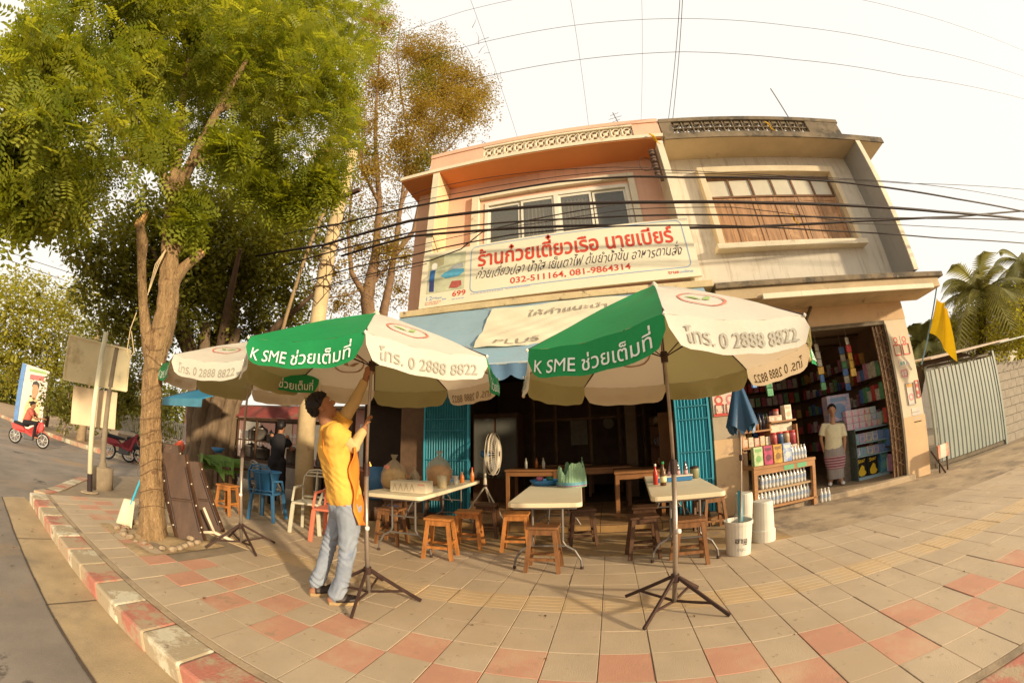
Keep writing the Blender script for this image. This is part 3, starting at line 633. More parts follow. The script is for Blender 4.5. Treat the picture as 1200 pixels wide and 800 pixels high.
# ================================================================ UMBRELLAS
green = M('cloth_green', (.02, .33, .10), .55, .1, 3, .15, trans=.3, back=(.40, .34, .15))
white = M('cloth_white', (.86, .80, .68), .6, .06, 3, .15, trans=.42, back=(.74, .60, .42), spots=[((.72, .6, .42), 2.0, .6, .15)])
polem = M('pole_metal', (.42, .34, .27), .35, .15, 10, .05, metal=.6); legm = M('stand_iron', (.06, .03, .022), .55, .3, 12, .15)
wprint = M('print_on_green', (.85, .85, .78), .6, .03); gprint = M('print_grey_text', (.33, .31, .25), .6, .05)
inprint = M('print_seen_through', (.28, .20, .12), .7, .05); ringm = M('print_ring', (.60, .18, .12), .6, .05); ringin = M('print_ring_through', (.38, .22, .13), .7, .05)
leafp = M('print_leaf', (.30, .42, .14), .6, .05)
def umbrella(label, base, R_, zr, za, th0, fh, white_even, foot, seed, lowered=None):
    rd = random.Random(seed)
    t = thing('market_umbrella', label, 'umbrella', (base[0], base[1], 0), 0, 'printed market umbrellas')
    def rib(a, v): return Vector((R_*v*math.cos(a), R_*v*math.sin(a), zr+(za-zr)*(1-v**1.12)))
    def surf(k, u, v, d=0.0):
        a0, a1 = th0+k*PI/4, th0+(k+1)*PI/4
        p = rib(a0, v)*(1-u)+rib(a1, v)*u; p.z -= (.03*v+.012*math.sin(v*9+k))*math.sin(PI*u)+.004*math.sin(u*21+v*13+k*2)*v
        am = (a0+a1)/2; return p+Vector((math.cos(am)*.42, math.sin(am)*.42, .9))*d
    ph1, ph2 = rd.random()*6, rd.random()*6
    def flap(k, u, v, d=0.0):
        a0, a1 = th0+k*PI/4, th0+(k+1)*PI/4; am = (a0+a1)/2
        p = surf(k, u, 1); e = abs(2*u-1); o = (.018*math.sin(u*6+ph1+k)+.007*math.sin(u*13+ph2+2*k))*v+.01*v
        if lowered and k == lowered: o -= .10*v
        return p+Vector((math.cos(am)*(o+d), math.sin(am)*(o+d), -fh*v*(1-.55*e**14)))
    for k in range(-4, 4):
        w = (k % 2 == 0) == white_even; m_ = white if w else green
        q = MB()
        q.grid(lambda u, v: surf(k, 1-u, .015+.985*v), 10, 8); pn = q.build('canopy_panel', m_, t, smooth=True)
        q = MB(); q.grid(lambda u, v: flap(k, 1-u, v), 18, 4); q.build('valance_flap', m_, pn, smooth=True)
        W = 2*R_*math.sin(PI/8)
        near = k in (-1, 0, 1) if white_even else k in (-2, -1, 0)
        if not w: text_on('flap_lettering', 'K SME ช่วยเต็มที่', lambda u, v: flap(k, .07+u/W, .86-v/fh, .009), wprint, pn, w=W*.84, h=fh*.66, bold=.006)
        if w: text_on('flap_number', 'โทร. 0 2888 8822', lambda u, v: flap(k, .10+u/W, .82-v/fh, .008), gprint, pn, w=W*.80, h=fh*.52, bold=.01)
        if w and k == 2: text_on('number_show_through', 'โทร. 0 2888 8822', lambda u, v: flap(k, .10+u/W, .82-v/fh, -.004), inprint, pn, w=W*.80, h=fh*.52)
        if w:                                                       # round emblem with a sprig, and its show-through inside
            for d, mr, ml in ((.006, ringm, leafp), (-.006, ringin, ringin)):
                cu, cv, rr = .5, .64, .155
                def pt(x, y): return surf(k, cu+x/(2*R_*cv*math.sin(PI/8)), cv-y/(R_*1.15), d)
                q = MB(); n = 28; A = [pt(rr*math.cos(2*PI*i/n), rr*math.sin(2*PI*i/n)) for i in range(n)]; B_ = [pt(rr*.9*math.cos(2*PI*i/n), rr*.9*math.sin(2*PI*i/n)) for i in range(n)]
                q.add(A+B_, [(i, (i+1) % n, n+(i+1) % n, n+i) for i in range(n)]); q.build('emblem_ring', mr, pn)
                for sg in (-1, 1):
                    q = MB(); q.add([pt(0, -.03), pt(sg*.05, -.02), pt(sg*.10, .05), pt(sg*.04, .035)], [(0, 1, 2, 3)]); q.build('emblem_leaf', ml, pn)
    for k in range(8):
        a = th0+k*PI/4; q = MB(); q.tube([rib(a, .05)-Vector((0, 0, .02)), rib(a, .5)-Vector((0, 0, .012)), rib(a, 1.01)], .006, 5)
        rb = q.build('rib', legm, t)
        q = MB(); q.tube([(.03*math.cos(a), .03*math.sin(a), zr+.05), rib(a, .52)-Vector((0, 0, .015))], .005, 5); q.build('strut', legm, rb)
        q = MB(); q.lathe([(.001, -.012), (.011, 0), (.001, .014)], 6, c=tuple(rib(a, 1.01))); q.build('rib_tip', M('tip_white', (.8, .75, .65), .5, .05), rb)
    q = MB(); q.tube([(0, 0, .05), (0, 0, 1.08)], .019, 12); q.build('lower_pole', polem, t, smooth=True)
    q = MB(); q.tube([(0, 0, 1.06), (0, 0, za-.02)], .013, 12); q.build('upper_pole', polem, t, smooth=True)
    q = MB(); q.tube([(0, 0, 1.02), (0, 0, 1.12)], .026, 12); q.build('collar', legm, t)
    q = MB(); q.tube([(0, 0, zr+.0), (0, 0, zr+.08)], .028, 12); q.build('runner', legm, t)
    q = MB(); q.lathe([(.03, 0), (.032, .02), (.012, .05), (.001, .06)], 10, c=(0, 0, za-.02)); q.build('finial', white, t)
    q = MB(); q.lathe([(.001, -.02), (.02, -.012), (.02, .012), (.001, .02)], 8, M=Matrix.Translation((.02, -.02, .60))); q.build('knob', MATS['tip_white'], t, smooth=True)
    q = MB(); q.tube([(0, 0, .21), (0, 0, .27)], .032, 10); q.build('hub', legm, t)
    for k in range(4):
        a = foot+k*PI/2; c, s_ = math.cos(a), math.sin(a); q = MB()
        q.bar((.03*c, .03*s_, .245), (.43*c, .43*s_, .012), .02, .026); lg = q.build('leg', legm, t, bevel=.003)
        q = MB(); q.bar((.02*c, .02*s_, .06), (.30*c, .30*s_, .088), .012, .018); q.build('brace', legm, lg)
    return t
umbrella('green and white umbrella the yellow shirted man is propping, middle of the three', (-1.79, .67), 1.10, 1.875, 2.38, -.986, .165, True, math.radians(18), 3)
umbrella('green and white umbrella standing nearest the viewer at the right', (.53, .94), 1.13, 1.845, 2.47, -1.72, .175, True, math.radians(54), 4)
umbrella('leftmost green and white umbrella behind the roped tree trunk', (-3.76, .90), 1.06, 1.93, 2.36, -.68, .175, False, math.radians(75), 5)

# folded blue umbrella standing in a white tub
t = thing('folded_umbrella', 'closed blue umbrella standing in a white paint tub before the tan post', 'umbrella', (1.42, 2.14, 0))
q = MB(); q.tube([(0, 0, .04), (.03, -.0, .5), (.10, -.02, 1.9)], .011, 8); q.build('pole', polem, t)
q = MB(); q.lathe([(.022, 0), (.022, .06)], 8, c=(.055, -.01, .98)); q.build('collar', legm, t)
def cl(u, v):
    a = u*2*PI; r = (.02+.13*v**.8)*(1+.28*math.cos(5*a)*v+.1*math.sin(9*a)*v); return (.092+r*math.cos(a), -.02+r*math.sin(a), 1.86-.56*v+.05*v*math.cos(5*a))
q = MB(); q.grid(cl, 60, 10); q.build('folded_cloth', M('blue_nylon', (.035, .12, .23), .4, .15, 4, .2, back=(.03, .08, .15)), t, smooth=True)
wpl = M('white_plastic', (.70, .64, .52), .45, .08, 6, .08, spots=[((.5, .42, .32), 3, .62, .1)])
def bucket(label, x, y, r, h, inv=False):
    t = thing('plastic_tub', label, 'bucket', (x, y, 0))
    q = MB()
    if not inv: q.lathe([(r*.86, 0), (r*.98, h*.9), (r*1.04, h*.9), (r*1.05, h), (r*.97, h), (r*.8, .03), (.001, .025)], 24); q.build('tub', wpl, t, smooth=False)
    else: q.lathe([(r*1.08, 0), (r*1.08, h*.28), (r*.98, h*.30), (r*.88, h*.96), (r*.82, h), (.001, h)], 24); q.build('tub', wpl, t)
    return t
tb = bucket('white paint tub with black printed lettering holding the folded umbrella', 1.42, 2.14, .15, .36)
def cyl(u, v, r=.1435): a = -2.15+u/r*1.0; return (r*1.02*math.cos(a), r*1.02*math.sin(a), .12+v)
text_on('tub_lettering', 'ฮานู', lambda u, v: cyl(u, v), ink, tb, w=.13, h=.07, bold=.02)
text_on('tub_small_line', '5 GAL', lambda u, v: cyl(u+.02, v-.06), M('print_mid', (.35, .33, .3), .5, .05), tb, w=.10, h=.03)
q = MB(); q.tube([(0.03, .03, .03), (.035, .03, .66)], .026, 12); o = q.build('blue_pipe', M('pipe_blue', (.06, .33, .42), .4, .1), None, smooth=True); o.location = (1.42, 2.14, 0)
tag(o, 'short pale blue pipe standing in the white paint tub', 'pipe')
bucket('tall white tub upside down beside the paint tub', 1.85, 2.50, .135, .46, True)
bucket('white tub half hidden behind the upturned tall tub', 2.0, 3.55, .14, .42, True)

# ================================================================ TABLES AND STOOLS
ptop = M('table_plastic', (.78, .66, .44), .5, .06, 3, .05); tube_m = M('leg_tube', (.24, .21, .18), .4, .15, 8, .05, metal=.5)
def folding_table(label, c, rz, w, L):
    t = thing('folding_table', label, 'table', (c[0], c[1], 0), rz, 'white folding tables')
    q = MB(); q.prism(roundrect(-w/2, w/2, -L/2, L/2, .06, 4), .695, .74, axis='z'); q.build('tabletop', ptop, t, bevel=.008)
    q = MB(); q.box(-w/2+.05, w/2-.05, -L/2+.05, L/2-.05, .675, .694); q.build('frame', tube_m, t)
    for s_ in (-1, 1):
        y = s_*(L/2-.32)
        for x in (-.15, .15):
            q = MB(); q.tube([(x, y, .68), (x, y, .30), (x*1.2, y, .25)], .013, 8); q.build('leg', tube_m, t)
        q = MB(); q.tube([(-.18, y, .25), (.18, y, .25)], .012, 6); q.tube([(-.17, y, .45), (.17, y, .45)], .01, 6)
        q.tube([(-.18, y, .25), (-.27, y, .20), (-.33, y, .10), (-.34, y, .02)], .013, 8); q.tube([(.18, y, .25), (.27, y, .20), (.33, y, .10), (.34, y, .02)], .013, 8); q.build('foot_frame', tube_m, t)
        q = MB(); q.tube([(0, y, .42), (0, y-s_*.35, .675)], .01, 6); q.build('brace', tube_m, t)
        for x in (-.34, .34):
            q = MB(); q.tube([(x, y, 0), (x, y, .03)], .018, 8); q.build('foot_cap', legm, t)
    return t
folding_table('white folding table carrying the noodle bags and a white box', (-2.27, 2.80), math.radians(3), .74, 2.25)
folding_table('white folding table with the green basket, right of the pedestal fan', (-.62, 2.79), math.radians(4), .70, 2.35)
folding_table('white folding table with sauce bottles beside the blue shutter', (.90, 3.05), math.radians(-4), .72, 2.6)
def stool_wood(name, c): return M(name, c, .5, .3, 5, .15, stretch=(5, 5, 1), fscale=40)
SW = [stool_wood('stool_orange', (.52, .20, .05)), stool_wood('stool_brown', (.27, .12, .045)), stool_wood('stool_dark', (.12, .055, .025))]
def make_stool(mi):
    t = thing('wooden_stool', 'x', 'stool', (0, 0, 0), 0, 'wooden stools'); h = .47; m_ = SW[mi]
    q = MB(); q.box(-.16, .16, -.12, .12, h-.028, h); q.build('seat', m_, t, bevel=.006)
    for sx in (-1, 1):
        for sy in (-1, 1):
            q = MB(); q.bar((sx*.115, sy*.085, h-.03), (sx*.165, sy*.125, 0), .04, .035); q.build('leg', m_, t)
    for s_ in (-1, 1):
        q = MB(); q.box(-.125, .125, s_*.092-.01, s_*.092+.01, h-.085, h-.03); q.build('apron_rail', m_, t)
        q = MB(); q.box(-.145, .145, s_*.112-.01, s_*.112+.01, .12, .15); q.build('stretcher', m_, t)
    for s_ in (-1, 1):
        q = MB(); q.box(s_*.146-.01, s_*.146+.01, -.10, .10, .17, .20); q.build('stretcher', m_, t)
    return t
S0 = [make_stool(i) for i in range(3)]; used = [False]*3
def stool(mi, x, y, rz, label, z=0.0):
    if not used[mi]: o = S0[mi]; used[mi] = True; o['label'] = label; o.location = (x, y, z); o.rotation_euler = (0, 0, rz)
    else: o = dup(S0[mi], (x, y, z), rz, label)
    return o
stool(0, -1.80, 2.08, .10, 'bright orange wooden stool in front of the noodle bag table')
stool(0, -1.66, 2.62, .15, 'orange wooden stool just behind the bright orange one')
stool(2, -1.62, 3.25, .0, 'dark wooden stool by the teal shutter behind two orange ones')
stool(1, -.60, 1.93, .0, 'brown wooden stool standing nearest the viewer before the green basket table')
stool(0, -1.05, 2.62, .1, 'orange wooden stool tucked left of the green basket table')
stool(2, -.28, 2.95, .2, 'dark wooden stool right of the green basket table')
stool(2, .42, 2.35, .1, 'dark wooden stool at the left of the sauce bottle table')
stool(2, .50, 2.95, -.1, 'dark wooden stool behind the left one at the sauce bottle table')
stool(1, .86, 2.02, .0, 'brown wooden stool at the near end of the sauce bottle table, behind the umbrella pole')
stool(1, 1.47, 3.35, .1, 'brown wooden stool between the sauce bottle table and the tan post')
stool(2, 1.28, 3.55, .6, 'dark wooden stool before the cyan shutter')
stool(0, -5.45, 1.85, .2, 'orange wooden stool beside the leaning boards')
stool(1, -2.62, 2.35, .0, 'brown wooden stool under the left side of the noodle bag table')
stool(2, -3.02, 3.1, .1, 'dark wooden stool left of the noodle bag table')
stool(2, -2.75, 3.9, .3, 'dark wooden stool at the far end of the noodle bag table')
# ================================================================ PEOPLE
skin = M('skin', (.34, .15, .075), .55, .08, 8, .05); hairm = M('hair', (.018, .012, .010), .5, .2, 30, .2)
def remeshed(b, name, m, parent, voxel, smooth=2, wrinkle=0.0, folds=()):
    me = bpy.data.meshes.new(name); me.from_pydata([tuple(v) for v in b.v], [], b.f); me.update()
    o = bpy.data.objects.new('tmp', me); col.objects.link(o)
    r = o.modifiers.new('r', 'REMESH'); r.mode = 'VOXEL'; r.voxel_size = voxel
    if smooth: s = o.modifiers.new('s', 'SMOOTH'); s.iterations = smooth; s.factor = .6
    m2 = bpy.data.meshes.new_from_object(o.evaluated_get(bpy.context.evaluated_depsgraph_get()))
    bpy.data.objects.remove(o); bpy.data.meshes.remove(me)
    if wrinkle:
        n = len(m2.vertices); co = np.zeros(n*3); m2.vertices.foreach_get('co', co); co = co.reshape(-1, 3)
        no = np.zeros(n*3); m2.vertices.foreach_get('normal', no); no = no.reshape(-1, 3)
        w = np.sin(co[:, 2]*38+co[:, 0]*22+2*np.sin(co[:, 1]*19))*.5+np.sin(co[:, 2]*71-co[:, 0]*43+co[:, 1]*31)*.3+np.sin(co[:, 0]*90+co[:, 2]*20)*.2
        for zc, zw, am in folds:                                      # creases gathered at a joint
            k_ = np.exp(-((co[:, 2]-zc)/zw)**2); co += no*(am*k_*np.sin(co[:, 2]*88+co[:, 0]*34-co[:, 1]*21+5*np.sin(co[:, 0]*13+co[:, 1]*19+co[:, 2]*11)))[:, None]
        co += no*(w*wrinkle)[:, None]; m2.vertices.foreach_set('co', co.ravel())
    m2.name = name; m2.materials.clear(); m2.materials.append(m)
    m2.polygons.foreach_set('use_smooth', [True]*len(m2.polygons)); m2.update()
    o = bpy.data.objects.new(name, m2); col.objects.link(o); o.parent = parent
    return o
def ellipsoid(b, c, ax, r, n=14):                                   # ax: three unit axes
    vs, fs = [], []
    for j in range(n+1):
        t = PI*j/n
        for i in range(n): a = 2*PI*i/n; vs.append(Vector(c)+ax[0]*r[0]*math.sin(t)*math.cos(a)+ax[1]*r[1]*math.sin(t)*math.sin(a)+ax[2]*r[2]*math.cos(t))
    for j in range(n):
        for i in range(n): fs.append((j*n+i, (j+1)*n+i, (j+1)*n+(i+1) % n, j*n+(i+1) % n))
    b.add(vs, fs)
def ball(b, c, r, n=10): ellipsoid(b, c, (Vector((1, 0, 0)), Vector((0, 1, 0)), Vector((0, 0, 1))), (r, r, r), n)
def limb(b, pts, rs, n=12):
    pts = [Vector(p) for p in pts]; b.tube(pts, rs, n)
    for p, r in zip(pts, rs): ball(b, p, r*.99, 10)
def hand(b, wrist, d, curl, spread, s=1.0):
    """palm and five separate fingers; d: along the hand, curl: towards the grip, spread: across the palm to the thumb"""
    w = Vector(wrist); d = Vector(d).normalized(); curl = Vector(curl).normalized(); spread = Vector(spread).normalized()
    ellipsoid(b, w+d*.045*s, (spread, curl, d), (.04*s, .018*s, .052*s), 10)
    for i, (o, L) in enumerate(((.029, .072), (.010, .080), (-.010, .075), (-.029, .058))):
        a = w+d*.075*s+spread*o*s; k1 = a+d*L*.36*s+curl*.006*s; k2 = k1+(d*.35+curl*.94)*L*.34*s; k3 = k2+(curl*.55-d*.83)*L*.3*s
        b.tube([a-d*.02*s, a, k1, k2, k3], [.0095*s, .0095*s, .009*s, .008*s, .007*s], 7)
    a = w+d*.02*s+spread*.03*s; k1 = a+(spread*.8+d*.5+curl*.3)*.034*s; k2 = k1+(d*.3+curl*.9-spread*.2)*.035*s
    b.tube([a-spread*.015*s, a, k1, k2], [.012*s, .012*s, .011*s, .008*s], 7)
def head(b, c, f, up, s=1.0):
    f = Vector(f).normalized(); up = (Vector(up)-f*Vector(up).dot(f)).normalized(); sd = f.cross(up); c = Vector(c)
    ellipsoid(b, c+up*.03*s, (sd, f, up), (.074*s, .095*s, .088*s), 18)
    ellipsoid(b, c-up*.035*s+f*.02*s, (sd, f, up), (.058*s, .070*s, .078*s), 16)
    ellipsoid(b, c-up*.092*s+f*.058*s, (sd, f, up), (.024*s, .022*s, .020*s), 10)
    b.tube([c+f*.088*s+up*.028*s, c+f*.110*s-up*.018*s], [.009*s, .017*s], 8); ball(b, c+f*.106*s-up*.018*s, .015*s, 8)
    ellipsoid(b, c+f*.088*s-up*.052*s, (sd, f, up), (.026*s, .012*s, .006*s), 10)
    ellipsoid(b, c+f*.088*s-up*.064*s, (sd, f, up), (.022*s, .010*s, .006*s), 10)
    ellipsoid(b, c+f*.086*s+up*.045*s, (sd, f, up), (.05*s, .012*s, .010*s), 10)
    for k in (-1, 1): ellipsoid(b, c+sd*.076*s*k-f*.008*s-up*.006*s, (sd, f, up), (.010*s, .022*s, .033*s), 10)
    return f, up, sd
def face_parts(t, c, f, up, sd, s, hairstyle='short'):
    c = Vector(c)
    for k in (-1, 1):
        q = MB(); ellipsoid(q, c+f*.086*s+up*.018*s+sd*.030*s*k, (sd, f, up), (.013*s, .008*s, .007*s), 8); q.build('eye', M('eye_white', (.6, .56, .5), .3, .02), t, smooth=True)
        q = MB(); ellipsoid(q, c+f*.092*s+up*.018*s+sd*.030*s*k, (sd, f, up), (.006*s, .004*s, .006*s), 8); q.build('iris', hairm, t, smooth=True)
    q = MB(); ellipsoid(q, c+f*.097*s-up*.058*s, (sd, f, up), (.022*s, .006*s, .003*s), 8); q.build('mouth', M('lips', (.2, .06, .04), .5, .05), t)
    q = MB()
    def hf(u, v):
        a = 2*PI*u; ph = v*PI*(.74-.0*u); x, y, z = math.sin(ph)*math.cos(a), math.sin(ph)*math.sin(a), math.cos(ph)
        if y > -.35: ph = min(ph, PI*(.56-.31*max(0, y)+.05*math.sin(a*9)*max(0, y)-.10*(abs(x) > .75 and y > .12))); x, y, z = math.sin(ph)*math.cos(a), math.sin(ph)*math.sin(a), math.cos(ph)
        j = 1+.035*math.sin(a*11+3*math.sin(ph*9))+.03*math.sin(ph*17+a*5)
        return c+up*.034*s+(sd*x*.083+f*y*.101-f*.006+up*z*.097)*s*j
    q.grid(hf, 28, 14); hr = random.Random(4)
    for k in range(300):                                              # short tufts that break the outline
        u, v = hr.random(), hr.random()**.7; p = hf(u, v); d = (p-c-up*.03*s).normalized(); e = (d*.5-f*.35*hr.random()-up*.35*hr.random()+sd*hr.uniform(-.5, .5)).normalized(); w = e.cross(d).normalized()*.0035
        q.add([p-w, p+w, p+e*hr.uniform(.006, .014)*s], [(0, 1, 2)])
    q.build('hair', hairm, t, smooth=True, solid=.012)
    if hairstyle == 'bun': q = MB(); ball(q, c-f*.10*s+up*.02*s, .045*s); q.build('hair_bun', hairm, t, smooth=True)

# ---- the man propping the middle umbrella: everything hangs on the spot where he stands
def MP(px, py, push=0.0, gx=-1.95, gy=.50): return at_g(px, py, gx, gy, push)
man = thing('person', 'man in yellow t-shirt, orange apron and pale jeans reaching up to prop the middle umbrella', 'person')
hN, hF = MP(408, 598, -.08), MP(400, 596, .09)
kN, kF = MP(407, 646, -.10), MP(387, 634, .12)
aN, aF = MP(394, 697, -.08), MP(371, 681, .13)
sN, sF = MP(393, 507, -.17), MP(395, 502, .16)
nk, hd = MP(381, 491, 0), MP(377, 478, 0)
eF, wF = MP(416, 470, .12), MP(429, 443, .06)
eN, wN = MP(414, 523, -.12), MP(427, 502, .0)
pel, wst, chs = MP(404, 592), MP(402, 572), MP(392, 525)
b = MB()
limb(b, [pel, wst, MP(397, 550), chs, MP(389, 505)], [.12, .11, .115, .125, .09])
limb(b, [hN, MP(396, 528, -.08), sN], [.09, .09, .055]); limb(b, [hF, MP(394, 526, .08), sF], [.09, .09, .055])
limb(b, [MP(388, 503), nk, hd], [.07, .055, .05])
hf, hu, hs = head(b, hd, (MP(392, 469)-hd), (MP(372, 463)-hd), 1.0)
limb(b, [sF, eF, wF], [.052, .042, .028]); limb(b, [sN, eN, wN], [.052, .042, .028])
view = Vector((MP(393, 500)-Vector(CAM)).normalized()); right = view.cross(Vector((0, 0, 1))).normalized()
hand(b, wF, MP(433, 432, .03)-wF, right*-.2+view, Vector((0, 0, 1))*.3+right, 1.05)
hand(b, wN, MP(431, 490, .04)-wN, right*.9+view*.5, view*-1.0+Vector((0, 0, .3)), 1.05)
limb(b, [hN, kN, aN], [.085, .055, .04]); limb(b, [hF, kF, aF], [.085, .055, .04])
for a, toe, heel in ((aN, MP(416, 711, -.08), MP(388, 707, -.08)), (aF, MP(388, 692, .12), MP(366, 688, .12))):
    toe.z = .035; heel.z = .035; limb(b, [a, Vector((a.x, a.y, .06)), heel], [.038, .038, .032]); limb(b, [heel, (heel+toe)/2+Vector((0, 0, .012)), toe], [.034, .038, .026])
remeshed(b, 'body', skin, man, .0095, 2)
face_parts(man, hd, hf, hu, hs, 1.0)
b = MB(); yel = M('shirt_yellow', (.80, .43, .075), .85, .1, 4, .1)
limb(b, [MP(403, 580), MP(401, 566), MP(396, 545), chs, MP(388, 506)], [.145, .135, .135, .142, .10])
limb(b, [MP(405, 583, -.08), MP(396, 530, -.08), sN], [.105, .11, .082]); limb(b, [MP(401, 581, .09), MP(394, 527, .08), sF], [.105, .11, .082])
b.tube([sN, sN.lerp(eN, .55)], [.080, .083], 14); b.tube([sF, sF.lerp(eF, .45)], [.080, .083], 14)
remeshed(b, 'shirt', yel, man, .0105, 2, .0022, ((1.0, .10, .0035), (1.28, .08, .003)))
b = MB(); slv = M('sleeve_cream', (.60, .42, .19), .9, .1, 5, .1)
b.tube([sF.lerp(eF, .3), eF, wF.lerp(eF, .1)], [.060, .052, .038], 12)
remeshed(b, 'sleeve', slv, man, .010, 1, .003)
b = MB(); b.tube([sN.lerp(eN, .4), eN, wN.lerp(eN, .12)], [.060, .053, .038], 12); ball(b, eN, .053)
remeshed(b, 'sleeve', slv, man, .010, 1, .003)
b = MB(); jn = M('jeans_pale', (.30, .33, .38), .9, .2, 4, .25, fscale=140, spots=[((.17, .20, .27), 2.2, .5, .14), ((.44, .44, .44), 3.3, .6, .1)])
limb(b, [MP(404, 583), pel], [.128, .132]); limb(b, [hN, hF], [.11, .11])
limb(b, [hN, MP(409, 620, -.09), kN, MP(402, 675, -.09), aN], [.106, .088, .066, .062, .064])
limb(b, [hF, MP(396, 614, .1), kF, MP(378, 665, .12), aF], [.106, .086, .064, .060, .062])
remeshed(b, 'jeans', jn, man, .0095, 2, .0016, ((.13, .09, .008), (.47, .10, .006), (.82, .08, .005)))
apm = M('apron_orange', (.80, .24, .03), .85, .08, 5, .1)
b = MB()                                                            # apron: a sheet round the front hip and the strap across the back
pts = [(409, 523), (410, 545), (413, 570), (416, 595), (419, 615)]
def apf(u, v):
    i = min(3, int(v*4)); f = v*4-i; x = pts[i][0]*(1-f)+pts[i+1][0]*f; y = pts[i][1]*(1-f)+pts[i+1][1]*f
    w = 5+ (9 if v > .3 else 9*v/.3)
    return MP(x-w*(abs(2*u-1)**1.5)*.7+1.5, y, -.20+.36*u)+right*(.05+.012*math.sin(v*14+u*9))
b.grid(apf, 14, 24); b.build('apron', apm, man, smooth=True, solid=.006)
b = MB()
st = [MP(378, 506, -.11), MP(379, 524, -.145), MP(387, 540, -.165), MP(398, 551, -.175), MP(407, 556, -.17), MP(412, 558, -.12)]
st = [p-right*.0 for p in st]
vs = []
for p in st: vs += [p+Vector((0, 0, .02)), p-Vector((0, 0, .025))]
b.add(vs, [(2*i, 2*i+1, 2*i+3, 2*i+2) for i in range(len(st)-1)]); b.build('apron_strap', apm, man, solid=.006)
shoe = M('sandal_dark', (.06, .04, .03), .5, .3, 8, .2); sole = M('sandal_sole', (.42, .28, .13), .7, .2, 8, .1)
for heel, toe in ((MP(386, 708, -.08), MP(420, 711, -.08)), (MP(363, 688, .12), MP(389, 692, .12))):
    heel.z = toe.z = 0; d = (toe-heel); L = d.length; ang = math.atan2(d.y, d.x); Mx = Matrix.Translation(heel) @ Matrix.Rotation(ang, 4, 'Z')
    q = MB(); prof = [(0, -.03), (L*.3, -.036), (L*.75, -.05), (L*1.0, -.03), (L*1.03, 0), (L*1.0, .03), (L*.75, .05), (L*.3, .036), (0, .03), (-.015, 0)]
    q.prism(prof, 0, .028, axis='z'); q.v = [tuple(Mx @ Vector(v)) for v in q.v]; s_ = q.build('shoe', sole, man, bevel=.004)
    q = MB(); q.grid(lambda u, v: Mx @ Vector((L*(.25+.7*v), .05*math.cos(PI*u)*(1-.25*v), .03+.065*math.sin(PI*u)*(1-.45*v))), 10, 8); q.build('shoe_upper', shoe, s_, smooth=True, solid=.006)

# ---- the woman in the grocery doorway
def WP(px, py, push=0.0): return at_g(px, py, 4.36, 4.84, push)
wo = thing('person', 'woman in cream blouse and striped sarong standing in the grocery doorway', 'person')
b = MB(); wh = WP(975, 481)
wr = Vector((.8, -.6, 0)) ; wr = (WP(990, 500)-WP(962, 500)).normalized(); wf_ = Vector((0, 0, 1)).cross(wr)*1.0
if wf_.y > 0: wf_ = -wf_
Wf = Vector((wf_.x, wf_.y, 0)).normalized()
c0 = WP(976, 500); L_ = [WP(965, 499), WP(962, 514), WP(966, 530)]; R_2 = [WP(987, 499), WP(990, 515), WP(989, 531)]
limb(b, [WP(978, 548), WP(977, 530), WP(977, 515), WP(976, 502), WP(976, 494)], [.11, .115, .12, .10, .05])
limb(b, [WP(976, 494), wh], [.045, .045])
wfv, wu, ws = head(b, wh, Wf, (0, 0, 1), .95)
for P_ in (L_, R_2): limb(b, P_, [.048, .036, .024]); hand(b, P_[2], (0, 0, -1), Wf*.5+(c0-P_[2]).normalized()*.5, Wf, .9)
for px in (973, 987):
    a = WP(px, 566); f0 = Vector((a.x, a.y, .13)); limb(b, [WP(977, 540), a, f0], [.07, .045, .035]); limb(b, [f0, f0+Wf*.12-Vector((0, 0, .02))], [.035, .025])
remeshed(b, 'body', M('skin_pale', (.42, .22, .12), .55, .08, 8, .05), wo, .013, 2)
face_parts(wo, wh, wfv, wu, ws, .95, 'bun')
b = MB(); Uz = Vector((0, 0, 1)); b.grid(lambda u, v: (lambda c, rx, ry: c+wr*rx*math.cos(2*PI*u)+Wf*ry*math.sin(2*PI*u))(WP(977, 527).lerp(WP(976, 497), v), .185-.02*math.sin(PI*v)-(.07*max(0, v-.85)/.15), .135-.01*v-.05*max(0, v-.8)/.2), 24, 12); b.f += [tuple(range(24)), tuple(12*25+i for i in range(23, -1, -1))]; b.m += [0, 0]; limb(b, [L_[0], R_2[0]], [.055, .055])
b.tube([L_[0], L_[0].lerp(L_[1], .75)], [.056, .066], 12); b.tube([R_2[0], R_2[0].lerp(R_2[1], .75)], [.056, .066], 12)
remeshed(b, 'blouse', M('blouse_cream', (.74, .66, .42), .85, .1, 10, .2), wo, .013, 2, .002)
b = MB()
cs = WP(977, 524); zt, zb = WP(977, 522).z, .20
for (z0, z1, nm, m_) in ((zt, .62, 'sarong', M('sarong_grey', (.34, .30, .27), .85, .2, 6, .2, stretch=(9, 9, .6))), (.62, .38, 'sarong_band', M('sarong_band', (.30, .10, .14), .85, .2, 6, .2)), (.38, zb, 'sarong_hem', M('sarong_grey', (.34, .30, .27)))):
    q = MB()
    def sf(u, v):
        z = z0+(z1-z0)*v; a = 2*PI*u; k = (zt-z)/(zt-zb); r = .155+.035*math.sin(PI*min(1, k*1.4))-.01*k
        r *= 1+.05*math.sin(a*5+k*3)*k; return (cs.x+wr.x*r*1.12*math.cos(a)+Wf.x*r*.8*math.sin(a), cs.y+wr.y*r*1.12*math.cos(a)+Wf.y*r*.8*math.sin(a), z)
    q.grid(sf, 40, 8); o = q.build(nm, m_, wo, smooth=True)
